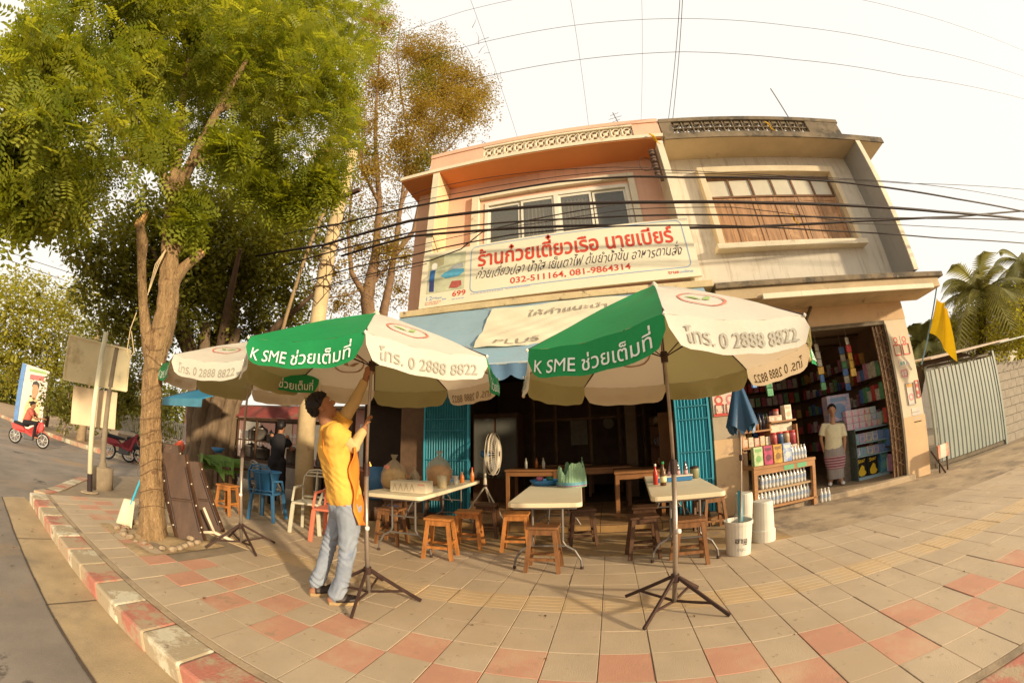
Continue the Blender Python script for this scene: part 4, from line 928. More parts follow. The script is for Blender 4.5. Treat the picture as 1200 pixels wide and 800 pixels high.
for i in range(5):
    q = MB(); z0 = .40+i*.05
    q.grid(lambda u, v: (lambda p: (p[0]+(p[0]-cs.x)*.02, p[1]+(p[1]-cs.y)*.02, z0+.014*v))(sf(u, 0) if False else (lambda a, k, r: (cs.x+wr.x*r*1.12*math.cos(a)+Wf.x*r*.8*math.sin(a), cs.y+wr.y*r*1.12*math.cos(a)+Wf.y*r*.8*math.sin(a), 0))(2*PI*u, (zt-z0)/(zt-zb), (.157+.035*math.sin(PI*min(1, (zt-z0)/(zt-zb)*1.4))-.01*(zt-z0)/(zt-zb))*(1+.05*math.sin(2*PI*u*5+(zt-z0)/(zt-zb)*3)*(zt-z0)/(zt-zb)))), 40, 1)
    q.build('sarong_stripe', M('stripe_pale', (.55, .42, .38), .85, .1), wo)
for px in (973, 988):
    a = WP(px, 568); q = MB(); ellipsoid(q, Vector((a.x, a.y, .115))+Wf*.07, (Wf, Wf.cross(Vector((0, 0, 1))), Vector((0, 0, 1))), (.115, .045, .035)); q.build('shoe', M('shoe_white', (.7, .66, .6), .5, .05), wo, smooth=True)

# ---- simpler figures in the shade and on the road
def figure(label, g, z0, face, h, shirt, trou, pose='stand', seat=0.0, vox=.02):
    t = thing('person', label, 'person'); f = Vector((math.cos(face), math.sin(face), 0)); s = Vector((f.y, -f.x, 0)); o = Vector((g[0], g[1], z0)); U = Vector((0, 0, 1))
    k = h/1.68
    if pose == 'stand': pz = .88*k; lean = .05; hips = [o+U*pz+s*.09*j for j in (-1, 1)]; kn = [o+U*.47*k+s*.1*j+f*.02*(1+j) for j in (-1, 1)]; an = [o+U*.08+s*.11*j+f*.03*j for j in (-1, 1)]
    else: pz = seat; lean = .12; hips = [o+U*pz+s*.09*j for j in (-1, 1)]; kn = [o+U*(pz+.05)+s*.15*j+f*.40 for j in (-1, 1)]; an = [o+U*(pz-.35)+s*.13*j+f*.36 for j in (-1, 1)]
    ch = o+U*(pz+.42*k)+f*lean; nk_ = o+U*(pz+.56*k)+f*(lean+.02); hd_ = o+U*(pz+.68*k)+f*(lean+.05)
    sh_ = [ch+U*.08+s*.17*j for j in (-1, 1)]; el = [q_+f*(.12 if pose == 'stand' else .22)-U*.24+s*.04*j for q_, j in zip(sh_, (-1, 1))]; wr_ = [e+f*.24+U*(.02 if pose == 'stand' else .03)-s*.03*j for e, j in zip(el, (-1, 1))]
    b = MB(); limb(b, [o+U*pz, ch, nk_, hd_], [.12, .12, .05, .05])
    hf_, hu_, hs_ = head(b, hd_, f, U, .98)
    for i, j in ((0, -1), (1, 1)):
        limb(b, [sh_[i], el[i], wr_[i]], [.045, .036, .025]); hand(b, wr_[i], f, -U, s*-j, .95); limb(b, [hips[i], kn[i], an[i]], [.08, .055, .035]); limb(b, [an[i]-U*.03, an[i]+f*.16-U*.045], [.035, .026])
    remeshed(b, 'body', skin, t, vox, 1); face_parts(t, hd_, hf_, hu_, hs_, .98)
    b = MB(); limb(b, [o+U*(pz+.02), ch], [.14, .145]); [b.tube([sh_[i]+(ch-sh_[i])*.3, el[i].lerp(sh_[i], .3)], [.085, .065], 12) for i in (0, 1)]
    remeshed(b, 'shirt', shirt, t, vox, 1, .003)
    b = MB(); limb(b, [hips[0], hips[1]], [.11, .11]); [limb(b, [hips[i], kn[i], an[i]], [.105, .075, .06]) for i in (0, 1)]
    remeshed(b, 'trousers', trou, t, vox, 1, .003)
    return t
dkc = M('cloth_black', (.02, .018, .02), .9, .2, 5, .1); grn = M('cloth_green_shirt', (.22, .32, .10), .9, .1); redc = M('cloth_red', (.5, .12, .08), .9, .1); blc = M('cloth_blue', (.12, .2, .36), .9, .1)
figure('cook coloured as a dark silhouette, standing at the food cart under the left umbrella', (-5.75, 3.15), 0, 1.9, 1.6, dkc, dkc)  # black cloth colour stands in for the shade that silhouettes him
figure('helper in dark shirt bending over the cart beside the flames', (-6.2, 4.9), 0, .3, 1.5, M('cloth_brown', (.10, .05, .03), .9, .2), dkc)

# ---- motorbikes
def motorbike(label, x, y, rz, body, scale=1.0):
    t = thing('motorbike', label, 'motorbike', (x, y, -.15), rz); bm_ = body; blk_ = M('tyre_black', (.02, .02, .02), .8, .1); chrome = M('chrome', (.5, .48, .45), .25, .05, metal=.8)
    for wx in (-.62, .62):
        q = MB(); q.lathe([(.24, -.04), (.285, -.035), (.30, 0), (.285, .035), (.24, .04), (.24, -.04)], 28, M=Matrix.Translation((wx, 0, .30)) @ Matrix.Rotation(PI/2, 4, 'X')); w = q.build('wheel', blk_, t, smooth=True)
        q = MB(); q.lathe([(.205, -.02), (.24, -.02), (.24, .02), (.205, .02), (.205, -.02)], 28, M=Matrix.Translation((wx, 0, .30)) @ Matrix.Rotation(PI/2, 4, 'X'))
        for k in range(7): a = k*2*PI/7; q.bar((wx+.03*math.cos(a), 0, .3+.03*math.sin(a)), (wx+.22*math.cos(a+.15), 0, .3+.22*math.sin(a+.15)), .02, .02)
        q.lathe([(.05, -.05), (.05, .05)], 12, M=Matrix.Translation((wx, 0, .30)) @ Matrix.Rotation(PI/2, 4, 'X')); q.build('rim', chrome, w)
    q = MB(); q.prism([(-.75, .72), (-.3, .66), (-.05, .42), (.28, .36), (.42, .72), (.52, .98), (.44, 1.0), (.30, .80), (.18, .50), (.02, .52), (-.12, .62), (-.3, .50), (-.7, .58)], -.13, .13); q.build('body', bm_, t, bevel=.035)
    q = MB(); q.prism([(.36, .95), (.55, 1.0), (.66, .86), (.60, .66), (.42, .58)], -.11, .11); q.build('front_shield', bm_, t, bevel=.03)
    q = MB(); q.grid(lambda u, v: (.62+.33*math.cos(.35+u*2.0), -.055+.11*v, .30+.33*math.sin(.35+u*2.0)), 12, 1); q.build('front_mudguard', bm_, t, solid=.012)
    q = MB(); q.prism([(-.72, .74), (-.1, .70), (-.02, .78), (-.30, .82), (-.70, .86)], -.12, .12); q.build('saddle', blk_, t, bevel=.03)
    q = MB(); q.tube([(.40, -.02, 1.0), (.38, -.28, 1.06), (.30, -.34, 1.05)], .014, 8); q.tube([(.40, .02, 1.0), (.38, .28, 1.06), (.30, .34, 1.05)], .014, 8); q.build('handlebar', blk_, t)
    q = MB(); q.tube([(.46, -.06, .9), (.62, -.06, .3)], .022, 8); q.tube([(.46, .06, .9), (.62, .06, .3)], .022, 8); q.build('fork', chrome, t)
    q = MB(); q.lathe([(.001, -.02), (.07, 0), (.075, .03), (.05, .06)], 14, M=Matrix.Translation((.60, 0, .86)) @ Matrix.Rotation(PI/2, 4, 'Y')); q.build('headlight', M('lens', (.7, .68, .6), .2, .02), t, smooth=True)
    q = MB(); q.tube([(-.1, .14, .28), (-.45, .16, .30), (-.85, .16, .40)], [.03, .045, .05], 10); q.build('exhaust', chrome, t)
    q = MB(); q.box(-.2, .2, -.12, .12, .24, .5); q.build('engine', M('engine_grey', (.1, .1, .1), .5, .3), t, bevel=.03)
    for s_ in (-1, 1):
        q = MB(); q.tube([(.38, .2*s_, 1.06), (.36, .27*s_, 1.2)], .008, 6); q.lathe([(.001, -.01), (.05, 0), (.001, .012)], 10, M=Matrix.Translation((.36, .27*s_, 1.24)) @ Matrix.Rotation(PI/2, 4, 'Y')); q.build('mirror', blk_, t)
    return t
mred = M('paint_red', (.62, .04, .03), .3, .04, spec=.6)
mb_ = motorbike('red motorbike ridden along the street past the billboard', -15.7, .12, 1.15, mred); mb_.scale = (.82, .82, .82)
rider = figure('rider in red and white shirt sitting on the red motorbike', (-15.76, -.02), -.15, 1.15, 1.42, redc, dkc, 'ride', .70, .022)
motorbike('dark red motorbike parked first across the side street', -14.4, 3.3, .9, M('paint_dark_red', (.3, .03, .04), .3, .1))
motorbike('black motorbike parked between the two red ones', -13.9, 3.9, .8, M('paint_black', (.03, .03, .035), .3, .1))
motorbike('red motorbike parked nearest the roped tree', -13.3, 4.5, .7, M('paint_orange_red', (.55, .09, .04), .3, .1))
figure('person in green shirt sitting on a parked motorbike', (-14.05, 3.75), -.15, .8, 1.6, grn, dkc, 'ride', .84, .025)
# ================================================================ THINGS ON AND ROUND THE TABLES
def lathe_thing(name, label, cat, prof, m, loc, n=12, group=None, parts=(), sx=1, sy=1, rz=0):
    q = MB(); q.lathe(prof, n, sx=sx, sy=sy); o = q.build(name, m, None, smooth=True); o.location = loc; o.rotation_euler = (0, 0, rz); tag(o, label, cat, group)
    for nm, pr, pm in parts: q = MB(); q.lathe(pr, n); q.build(nm, pm, o, smooth=True)
    return o
bagm = M('clear_bag', (.75, .6, .4), .18, .15, 12, .5, spec=.9, trans=.3, alpha=.25); noodle = M('noodle', (.85, .6, .26), .6, .35, 20, .4)
def bag(label, x, y, r, h, fill):
    t = thing('plastic_bag', label, 'bag', (x, y, .742))
    q = MB(); q.lathe([(r*.8, 0), (r, h*.2), (r*1.02, h*.45), (r*.8, h*.68), (r*.25, h*.86), (r*.12, h*.9), (r*.3, h*1.05), (.001, h*1.02)], 18)
    q.v = [(x_*(1+.1*math.sin(z_*60+x_*40)), y_*(1+.1*math.cos(z_*50+y_*37)), z_) for x_, y_, z_ in q.v]; q.build('bag', bagm, t, smooth=True)
    q = MB(); q.lathe([(r*.7, .01), (r*.9, h*.2), (r*.88, h*.45), (r*.5, h*.6), (.001, h*.62)], 14); q.build('noodles', fill, t, smooth=True)
bag('knotted clear bag of pale noodles at the left on the folding table', -2.52, 2.25, .16, .40, noodle)
bag('knotted clear bag of orange crisps on the folding table', -2.22, 2.95, .18, .46, M('crisps', (.82, .45, .18), .6, .4, 18, .4))
bag('small grey knotted bag between the two large bags', -2.36, 2.5, .07, .26, M('grey_fill', (.28, .24, .18), .7, .3))
t = thing('cardboard_box', 'long white carton with printed triangles beside the noodle bags', 'box', (-2.13, 2.02, .742), .12)
q = MB(); q.box(-.22, .22, -.12, .12, 0, .13); q.build('box', M('carton_white', (.72, .62, .44), .8, .08, 5, .1), t, bevel=.006)
q = MB()
for i in range(4): q.add([(-.19+i*.07, -.1215, .02), (-.16+i*.07, -.1215, .11), (-.13+i*.07, -.1215, .02), (-.138+i*.07, -.1215, .02), (-.16+i*.07, -.1215, .09), (-.182+i*.07, -.1215, .02)], [(0, 1, 4, 5), (1, 2, 3, 4)])
q.build('box_print', M('print_tan', (.45, .34, .22), .7, .1), t)
q = MB(); q.quad((.12, -.1215, .09), (.2, -.1215, .09), (.2, -.1215, .11), (.12, -.1215, .11)); q.build('box_stamp', fred, t)
q = MB(); q.box(-.22, .22, -.02, .02, .1305, .132); q.build('tape', M('tape', (.6, .45, .25), .3, .05), t)
BPR = [(.03, 0), (.032, .10), (.028, .13), (.011, .17), (.012, .20), (.001, .205)]
orn = M('sauce_orange', (.58, .17, .03), .3, .1, spec=.6)
cap = ('cap', [(.014, .20), (.014, .225), (.001, .226)], M('cap_red', (.5, .05, .04), .4, .05))
lathe_thing('sauce_bottle', 'tall orange sauce bottle at the far end of the noodle bag table', 'bottle', BPR, orn, (-1.98, 3.62, .742), parts=(cap,))
lathe_thing('sauce_bottle', 'short orange sauce bottle next to the tall one on the noodle bag table', 'bottle', [(r*1.1, z*.8) for r, z in BPR], orn, (-2.08, 3.45, .742))
lathe_thing('cup', 'pale cup before the orange sauce bottles', 'cup', [(.035, 0), (.045, .12), (.04, .12), (.03, .01), (.001, .01)], wpl, (-2.08, 3.2, .742))
lathe_thing('jar', 'yellowish jar of chopsticks next to the crisps bag', 'jar', [(.06, 0), (.065, .16), (.055, .16), (.05, .02), (.001, .02)], M('jar_cream', (.6, .48, .28), .5, .1), (-2.02, 2.62, .742))
o = lathe_thing('dish', 'small blue dish behind the pale cup', 'dish', [(.05, 0), (.09, .06), (.085, .06), (.001, .01)], M('blue_plastic', (.05, .2, .42), .4, .1), (-2.28, 3.5, .742))
# middle table
t = thing('basket', 'pale green woven basket with crumpled rim on the middle folding table', 'basket', (-.42, 3.05, .742))
def bk(u, v):
    a = 2*PI*u; r = .19-.03*v+.006*math.sin(a*30)+.012*math.sin(a*3+v*4); return (r*math.cos(a), r*.85*math.sin(a), v*(.26+.05*math.sin(a*4)+.03*math.sin(a*7)+.05*math.cos(a)))
q = MB(); q.grid(bk, 90, 10); q.build('basket_wall', M('basket_green', (.26, .42, .24), .6, .15, 8, .1, back=(.16, .28, .15)), t, smooth=True)
for z, m_ in ((.03, M('band_blue', (.12, .35, .45), .6, .1)), (.012, M('band_purple', (.28, .12, .22), .6, .1)), (.05, MATS['band_blue'])):
    q = MB(); q.grid(lambda u, v: (1.03*bk(u, 0)[0], 1.03*bk(u, 0)[1], z+.014*v), 60, 1); q.build('band', m_, t)
lathe_thing('tray', 'blue plastic tray holding condiments left of the green basket', 'tray', [(.16, 0), (.22, .07), (.21, .07), (.15, .01), (.001, .01)], MATS['blue_plastic'], (-.80, 3.3, .742), n=20)
lathe_thing('packet', 'pink packet lying in the blue tray', 'packet', [(.05, 0), (.05, .05), (.001, .055)], M('pink_plastic', (.6, .16, .22), .5, .1), (-.88, 3.32, .80), n=4)
lathe_thing('packet', 'dark green packet lying in the blue tray', 'packet', [(.05, 0), (.05, .05), (.001, .055)], M('dark_green_plastic', (.06, .2, .12), .5, .1), (-.74, 3.33, .80), n=4)
lathe_thing('sauce_bottle', 'small clear bottle with pale cap behind the green basket', 'bottle', BPR, M('bottle_glass', (.3, .28, .22), .15, .1, spec=.8), (-.62, 3.5, .742))
# right table
lathe_thing('sauce_bottle', 'red sauce bottle on the right folding table', 'bottle', [(r, z*1.1) for r, z in BPR], M('ketchup', (.52, .05, .03), .3, .1), (.63, 2.82, .742), parts=(('cap', [(.014, .22), (.014, .25), (.001, .25)], M('cap_white', (.75, .7, .6), .4, .05)),))
lathe_thing('sauce_bottle', 'yellow labelled sauce bottle with green cap in front of the red one', 'bottle', [(r*1.2, z*1.25) for r, z in BPR], M('dark_sauce', (.14, .07, .03), .3, .1), (.70, 2.66, .742), parts=(('cap', [(.017, .25), (.017, .28), (.001, .28)], M('cap_green', (.05, .3, .1), .4, .05)), ('label_band', [(.0395, .04), (.0395, .11)], M('label_cream', (.75, .65, .35), .6, .05))))
t = thing('condiment_rack', 'blue and white condiment basket on the right folding table', 'basket', (.90, 3.05, .742))
q = MB(); q.box(-.22, .22, -.08, .08, .0, .055); q.build('basket', MATS['blue_plastic'], t, bevel=.01); q = MB(); q.box(-.225, .225, -.085, .085, .056, .075); q.build('rim', wpl, t, bevel=.006)
bt = None; cb = M('bottle_cola', (.14, .10, .09), .15, .1, spec=.8)
for i, nm in enumerate(('first from the left', 'second from the left', 'third from the left', 'rightmost')):
    lathe_thing('condiment_bottle', 'small clear bottle in the blue condiment basket, '+nm, 'bottle', [(r*.95, z*.95) for r, z in BPR], cb, (.75+i*.1, 3.05, .79), group='bottles in the condiment basket', parts=(('label_band', [(.0315, .03), (.0315, .08)], M('label_pink', (.6, .35, .35), .6, .1)),))
t = thing('tin', 'round lidded tin at the right of the condiment basket', 'tin', (1.2, 3.2, .742)); q = MB(); q.lathe([(.06, 0), (.065, .12), (.06, .13)], 16); q.build('tin_body', M('tin_olive', (.3, .27, .14), .4, .2), t, smooth=True); q = MB(); q.lathe([(.066, .13), (.066, .145), (.02, .16), (.001, .165)], 16); q.build('lid', legm, t)

# pedestal fan on a white tripod
t = thing('pedestal_fan', 'pedestal fan on white tripod legs at the edge of the terrace, seen from its side', 'fan', (-1.74, 3.95, .11))
fm = M('fan_white', (.62, .52, .38), .45, .1); ax_ = Vector((1, .05, 0)).normalized(); sd_ = Vector((-.05, 1, 0)).normalized(); hc = Vector((0, 0, 1.06))
for rr, dx in ((.34, 0), (.33, .05), (.33, -.05), (.22, .085), (.22, -.085), (.08, .10)):
    q = MB(); q.tube([hc+ax_*dx+(sd_*math.cos(a)+Vector((0, 0, 1))*math.sin(a))*rr for a in np.linspace(0, 2*PI, 41)], .009 if rr > .33 else .004, 6, cap=False); q.build('cage_ring', fm, t)
q = MB()
for k in range(48):
    a = k*2*PI/48; d = sd_*math.cos(a)+Vector((0, 0, 1))*math.sin(a)
    for s_ in (-1, 1): q.tube([hc+ax_*.1*s_+d*.05, hc+ax_*.085*s_+d*.22, hc+ax_*.0*s_+d*.34], .0028, 4)
tag(q.build('cage_wires', fm, t), kind='stuff')
for k in range(3):
    a = k*2*PI/3+.3; q = MB(); q.grid(lambda u, v: hc+ax_*(.03*(v-.5)+.02*math.sin(PI*v))+(sd_*math.cos(a+(v-.5)*(.5+.8*u))+Vector((0, 0, 1))*math.sin(a+(v-.5)*(.5+.8*u)))*(.05+.23*u), 6, 6); q.build('blade', M('blade_grey', (.2, .19, .17), .4, .05), t, smooth=True, solid=.004)
q = MB(); q.lathe([(.001, -.04), (.05, -.03), (.06, .05), (.04, .12), (.001, .13)], 12, M=Matrix.Translation(hc-ax_*.17) @ ax_.to_track_quat('Z', 'Y').to_matrix().to_4x4()); q.build('motor', M('motor_blue', (.03, .10, .2), .4, .1), t, smooth=True)
q = MB(); q.tube([(-.16, .05, 1.0), (-.16, .05, .62)], .022, 10); q.tube([(-.16, .05, .64), (-.16, .05, .50)], .03, 10); q.build('column', fm, t)
q = MB(); q.tube([(-.16, .05, .56), (-.16, .05, .52)], .04, 10); q.build('clamp', legm, t)
for a in (-.35, 3.3, 1.5):
    q = MB(); q.tube([(-.16, .05, .53), (-.16+.36*math.cos(a), .05+.36*math.sin(a), .01)], .014, 8); q.build('leg', fm, t)

# plastic chairs
def chair(label, x, y, rz, m_):
    t = thing('plastic_chair', label, 'chair', (x, y, 0), rz, 'plastic chairs')
    q = MB(); q.prism([(-.2, -.2), (.2, -.2), (.21, .18), (-.21, .18)], .40, .43, axis='z'); q.build('seat', m_, t, bevel=.012)
    # back: rounded frame with two oval holes left open between three uprights
    bk_ = lambda x_, z_: (x_, .19+(z_-.43)*.16, z_)
    q = MB(); pts = [bk_(-.205, .42), bk_(-.215, .62), bk_(-.20, .76), bk_(-.13, .845), bk_(0, .865), bk_(.13, .845), bk_(.20, .76), bk_(.215, .62), bk_(.205, .42)]
    for a, b_ in zip(pts[:-1], pts[1:]): q.bar(a, b_, .018, .05, up=(0, 1, .1))
    q.bar(bk_(0, .44), bk_(0, .84), .018, .062, up=(0, 1, .1)); q.bar(bk_(-.2, .47), bk_(.2, .47), .018, .075, up=(0, 1, .1)); q.bar(bk_(-.19, .77), bk_(.19, .77), .018, .07, up=(0, 1, .1)); q.bar(bk_(-.13, .82), bk_(.13, .82), .018, .06, up=(0, 1, .1))
    q.build('backrest', m_, t, bevel=.006)
    for sx in (-1, 1):
        for sy in (-1, 1):
            q = MB(); q.bar((sx*.185, sy*.17, .41), (sx*.225, sy*.21, 0), .05, .045); q.build('leg', m_, t, bevel=.008)
        q = MB(); q.bar((sx*.21, .20, .62), (sx*.225, -.05, .61), .035, .03); q.bar((sx*.225, -.05, .61), (sx*.20, -.17, .43), .03, .03); q.build('arm', m_, t, bevel=.006)
    return t
cw = M('chair_cream', (.56, .50, .36), .5, .08, 5, .05); cr = M('chair_salmon', (.66, .18, .10), .5, .08, 5, .05); cb_ = M('chair_blue', (.05, .16, .30), .5, .1, 5, .05)
chair('cream plastic chair behind the man, left of the salmon one', -3.85, 2.15, math.radians(20), cw)
chair('salmon red plastic chair just behind the man', -3.30, 2.0, math.radians(15), cr)
chair('dark blue plastic chair by the cart', -4.85, 2.2, math.radians(200), cb_)
chair('grey plastic chair at the left end of the food cart', -5.35, 2.6, math.radians(160), M('chair_grey', (.3, .27, .22), .5, .1))
lathe_thing('tub', 'large blue plastic basin standing on the dark blue chair', 'basin', [(.15, 0), (.22, .3), (.24, .3), (.24, .32), (.21, .32), (.14, .03), (.001, .03)], MATS['blue_plastic'], (-4.85, 2.17, .435), n=20)

# dark leaning table boards beside the tree, with their folded legs
brd = M('board_brown', (.085, .042, .022), .55, .3, 3, .2, stretch=(3, 3, .7), spots=[((.2, .12, .06), 4, .64, .05)])
def leaning(label, foot, top, w, ang):
    t = thing('folded_table', label, 'table'); a, b_ = Vector(foot), Vector(top); s_ = Vector((math.cos(ang), math.sin(ang), 0)); L = (b_-a)
    n = L.cross(s_).normalized()
    vs = [a-s_*w/2, a+s_*w/2, b_+s_*w/2, b_-s_*w/2]; q = MB(); q.add([tuple(v) for v in vs]+[tuple(v+n*.022) for v in vs], [(0, 1, 2, 3), (7, 6, 5, 4), (0, 4, 5, 1), (1, 5, 6, 2), (2, 6, 7, 3), (3, 7, 4, 0)]); q.build('tabletop', brd, t)
    for e in (-1, 1):
        q = MB(); q.bar(a+s_*e*w*.5-n*.01, b_+s_*e*w*.5-n*.01, .03, .035); q.build('edge_rail', brd, t)
        q = MB(); q.tube([a+L*.85+s_*e*w*.4-n*.03, a+L*.1+s_*e*w*.42-n*.05], .012, 6); q.build('leg', legm, t)
        for k in range(4): q = MB(); ball(q, a+L*(.15+.25*k)+s_*e*w*.5-n*.03, .011, 6); q.build('bolt', M('bolt', (.6, .5, .38), .4, .1), t)
    q = MB(); q.bar(a+L*.45-s_*w*.45-n*.03, a+L*.45+s_*w*.45-n*.03, .04, .02); q.build('crosspiece', brd, t)
leaning('brown folded table leaning on the roped tree, nearest the trunk', at_z(224, 632), at_g(203, 531, -4.6, .62), .34, .9)
leaning('brown folded table leaning behind the tree, second from the trunk', at_z(248, 622), at_g(221, 540, -4.75, 1.05), .32, .9)
leaning('brown folded table leaning at the far right of the tree', at_z(218, 618), at_g(196, 520, -5.0, .95), .34, .9)
q = MB(); q.tube([(-4.45, .55, .05), (-4.05, .72, .12), (-3.85, .85, .05)], .018, 8); q.tube([(-4.05, .72, .12), (-4.12, .62, .4)], .016, 8)
tag(q.build('pale_pipe', M('pale_metal', (.72, .6, .42), .4, .1), smooth=True), 'pale bent metal pipe lying at the foot of the leaning tables', 'pipe')
t = thing('dustpan', 'worn white square dustpan with a blue handle standing against the roped tree', 'dustpan', (-5.05, -.02, .0), .35)
q = MB(); q.grid(lambda u, v: ((u-.5)*(.30-.09*v), .02*math.sin(PI*u)+.10*v, .30*v+.01), 10, 8); q.build('pan', M('pan_plastic', (.78, .68, .46), .6, .12, 5, .1), t, smooth=True, solid=.012)
q = MB(); q.tube([(.03, .10, .26), (.10, .22, .62)], .014, 8); q.build('handle', M('handle_blue', (.05, .4, .55), .4, .05), t)
# food cart in the shade at the left
steel = M('steel_dull', (.28, .24, .2), .4, .2, 6, .1, metal=.6); dw = wood_dk
t = thing('food_cart', 'glass topped food cart with pots under the left umbrella', 'cart', (-6.7, 3.9, 0), -.1)
q = MB(); q.box(-1.3, 1.3, -.3, .3, .72, .78); q.build('counter', dw, t, bevel=.01)
q = MB(); q.box(-1.28, 1.28, -.27, .27, .3, .72); q.build('cabinet', steel, t)
for x in (-1.25, -.4, .45, 1.25):
    for y in (-.27, .27): q = MB(); q.box(x-.02, x+.02, y-.02, y+.02, 0, 1.62); q.build('post', dw, t)
q = MB(); q.box(-1.28, 1.28, -.29, .29, 1.62, 1.68); q.build('roof_board', dw, t); q = MB(); q.box(-1.26, .45, -.28, .28, 1.16, 1.19); q.build('shelf', dw, t)
for x, z, r, h in ((-1.0, .78, .2, .26), (-.5, .78, .18, .22), (-.95, 1.19, .13, .22), (-.6, 1.19, .15, .26), (-.2, 1.19, .1, .16), (.1, 1.19, .12, .12), (.75, .78, .2, .3)):
    o = lathe_thing('cooking_pot', 'dull steel cooking pot on the food cart, %s' % ('left on the counter' if (x, z) == (-1.0, .78) else 'second on the counter' if x == -.5 else 'leftmost on the shelf' if x == -.95 else 'second on the shelf' if x == -.6 else 'third on the shelf' if x == -.2 else 'rightmost on the shelf' if x == .1 else 'tall one at the right'), 'pot', [(r*.9, 0), (r, .03), (r, h), (r*1.06, h), (r*.5, h+.05), (.02, h+.07), (.02, h+.1), (.001, h+.1)], steel, (-6.7+x, 3.9-x*.1, z), n=18, group='pots on the food cart')
for x, y, nm in ((-5.3, 4.3, 'left'), (-4.2, 4.1, 'right')):
    t = thing('charcoal_stove', 'charcoal stove burning behind the %s of the pale utility pole' % nm, 'stove', (x, y, 0)); q = MB(); q.lathe([(.18, 0), (.2, .5), (.26, .78), (.22, .78), (.14, .6), (.001, .58)], 16); q.build('stove_body', M('clay', (.25, .1, .05), .9, .2), t, smooth=True)
    for k in range(7):
        q = MB(); a = random.random()*6; r = random.random()*.1; h = random.uniform(.12, .3); x1, y1 = r*math.cos(a), r*math.sin(a)
        q.tube([(x1, y1, .6), (x1+.02, y1, .66+h*.4), (x1-.01, y1+.02, .7+h)], [.045, .035, .002], 6); q.build('flame', M('flame', (1.0, .42, .08), .9, .3, 14, 0, emit=2.2), t, smooth=True)
t = thing('side_table', 'low table covered with green banana leaves beside the leaning boards', 'table', (-6.35, 2.35, 0), .1)
q = MB(); q.box(-.55, .55, -.3, .3, .66, .7); q.build('tabletop', dw, t)
for x in (-.5, .5):
    for y in (-.25, .25): q = MB(); q.box(x-.02, x+.02, y-.02, y+.02, 0, .66); q.build('leg', dw, t)
lm = M('banana_leaf', (.16, .28, .05), .5, .25, 5, .1, trans=.25)
for k in range(16):
    q = MB(); a = random.uniform(-.5, .5); x0 = random.uniform(-.5, .35); y0 = random.uniform(-.32, .0); L = random.uniform(.4, .7); w = random.uniform(.07, .13)
    def lf(u, v): xx = x0+L*u*math.cos(a)*.8; yy = y0+L*u*math.sin(a)+(v-.5)*w*math.sin(PI*min(.98, u+.03)); return (xx, yy-.06*(1 if k % 2 else 0)-.0, .71+.012*k+.02*math.sin(u*5+k)-(.3*max(0, u-.55) if k % 2 else 0)-abs(v-.5)*.02-(.25*(1-v) if k > 9 else 0))
    q.grid(lf, 8, 2); q.build('banana_leaf', lm, t, smooth=True)
lathe_thing('dish', 'blue and white bowl on the banana leaf table', 'bowl', [(.06, 0), (.14, .09), (.13, .09), (.001, .02)], MATS['blue_plastic'], (-6.5, 2.3, .9), n=18)
q = MB(); q.grid(lambda u, v: (-9.8+u*4.3, 4.2-.4*v+.05*math.sin(u*30), 2.02-.30*v-.02*abs(math.sin(u*28))), 60, 6)
tag(q.build('red_cloth_awning', M('awning_red', (.30, .07, .06), .9, .25, 2.5, .2, spots=[((.20, .16, .1), 2, .55, .1)]), smooth=True), 'faded red cloth valance hanging behind the leftmost umbrella', 'awning')
# shelter added to keep the space between cart and house dark, with stores
t = thing('shade_shelter', 'added dark roof and screen on posts that darken the space between the food cart and the pink house', 'shelter')
q = MB(); q.prism([(-7.0, 2.5), (-3.56, 2.55), (-3.56, 2.6), (-7.0, 2.55)], 4.3, 8.5); q.build('roof', M('roof_dark', (.06, .045, .035), .8, .3), t)
for x, y in ((-5.0, 4.5), (-6.8, 8.0), (-3.7, 8.0)): q = MB(); q.box(x-.05, x+.05, y-.05, y+.05, -.0, 2.5); q.build('post', dw, t)
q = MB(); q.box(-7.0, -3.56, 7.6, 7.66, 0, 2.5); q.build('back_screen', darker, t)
t = thing('counter', 'blue fronted serving counter with brown top beside the teal shutter', 'counter', (-3.75, 4.35, 0), .03)
q = MB(); q.box(-.6, .6, -.25, .25, .0, .70); q.build('front', M('counter_blue', (.03, .10, .26), .6, .2), t); q = MB(); q.box(-.66, .66, -.3, .3, .702, .76); q.build('top', M('counter_top', (.32, .14, .05), .6, .2), t, bevel=.006)
lathe_thing('soup_pot', 'wide steel soup pot on the blue counter', 'pot', [(.17, 0), (.18, .2), (.19, .2), (.17, .21), (.001, .19)], M('steel_bright', (.5, .42, .3), .3, .1, metal=.7), (-3.45, 4.3, .76), n=20)
lathe_thing('tub', 'blue plastic drum beside the blue counter', 'drum', [(.17, 0), (.19, .3), (.18, .55), (.001, .56)], M('drum_blue', (.05, .14, .26), .5, .1), (-3.75, 3.6, .35), n=18)
lathe_thing('crate', 'dark crate under the blue drum', 'crate', [(.22, 0), (.22, .35), (.001, .35)], dw, (-3.75, 3.6, 0), n=4)
lathe_thing('tub', 'red lidded tub on the blue counter', 'tub', [(.06, 0), (.07, .14), (.001, .15)], M('tub_red', (.55, .06, .05), .4, .05), (-3.95, 4.3, .76), n=14)
fl = M('flower_yellow', (.62, .36, .05), .8, .2)
t = thing('flower_vase', 'vase of small yellow flowers behind the noodle bag table', 'vase', (-3.05, 4.35, .76)); q = MB(); q.lathe([(.05, 0), (.07, .1), (.04, .2), (.03, .2), (.001, .02)], 12); q.build('vase', wpl, t, smooth=True)
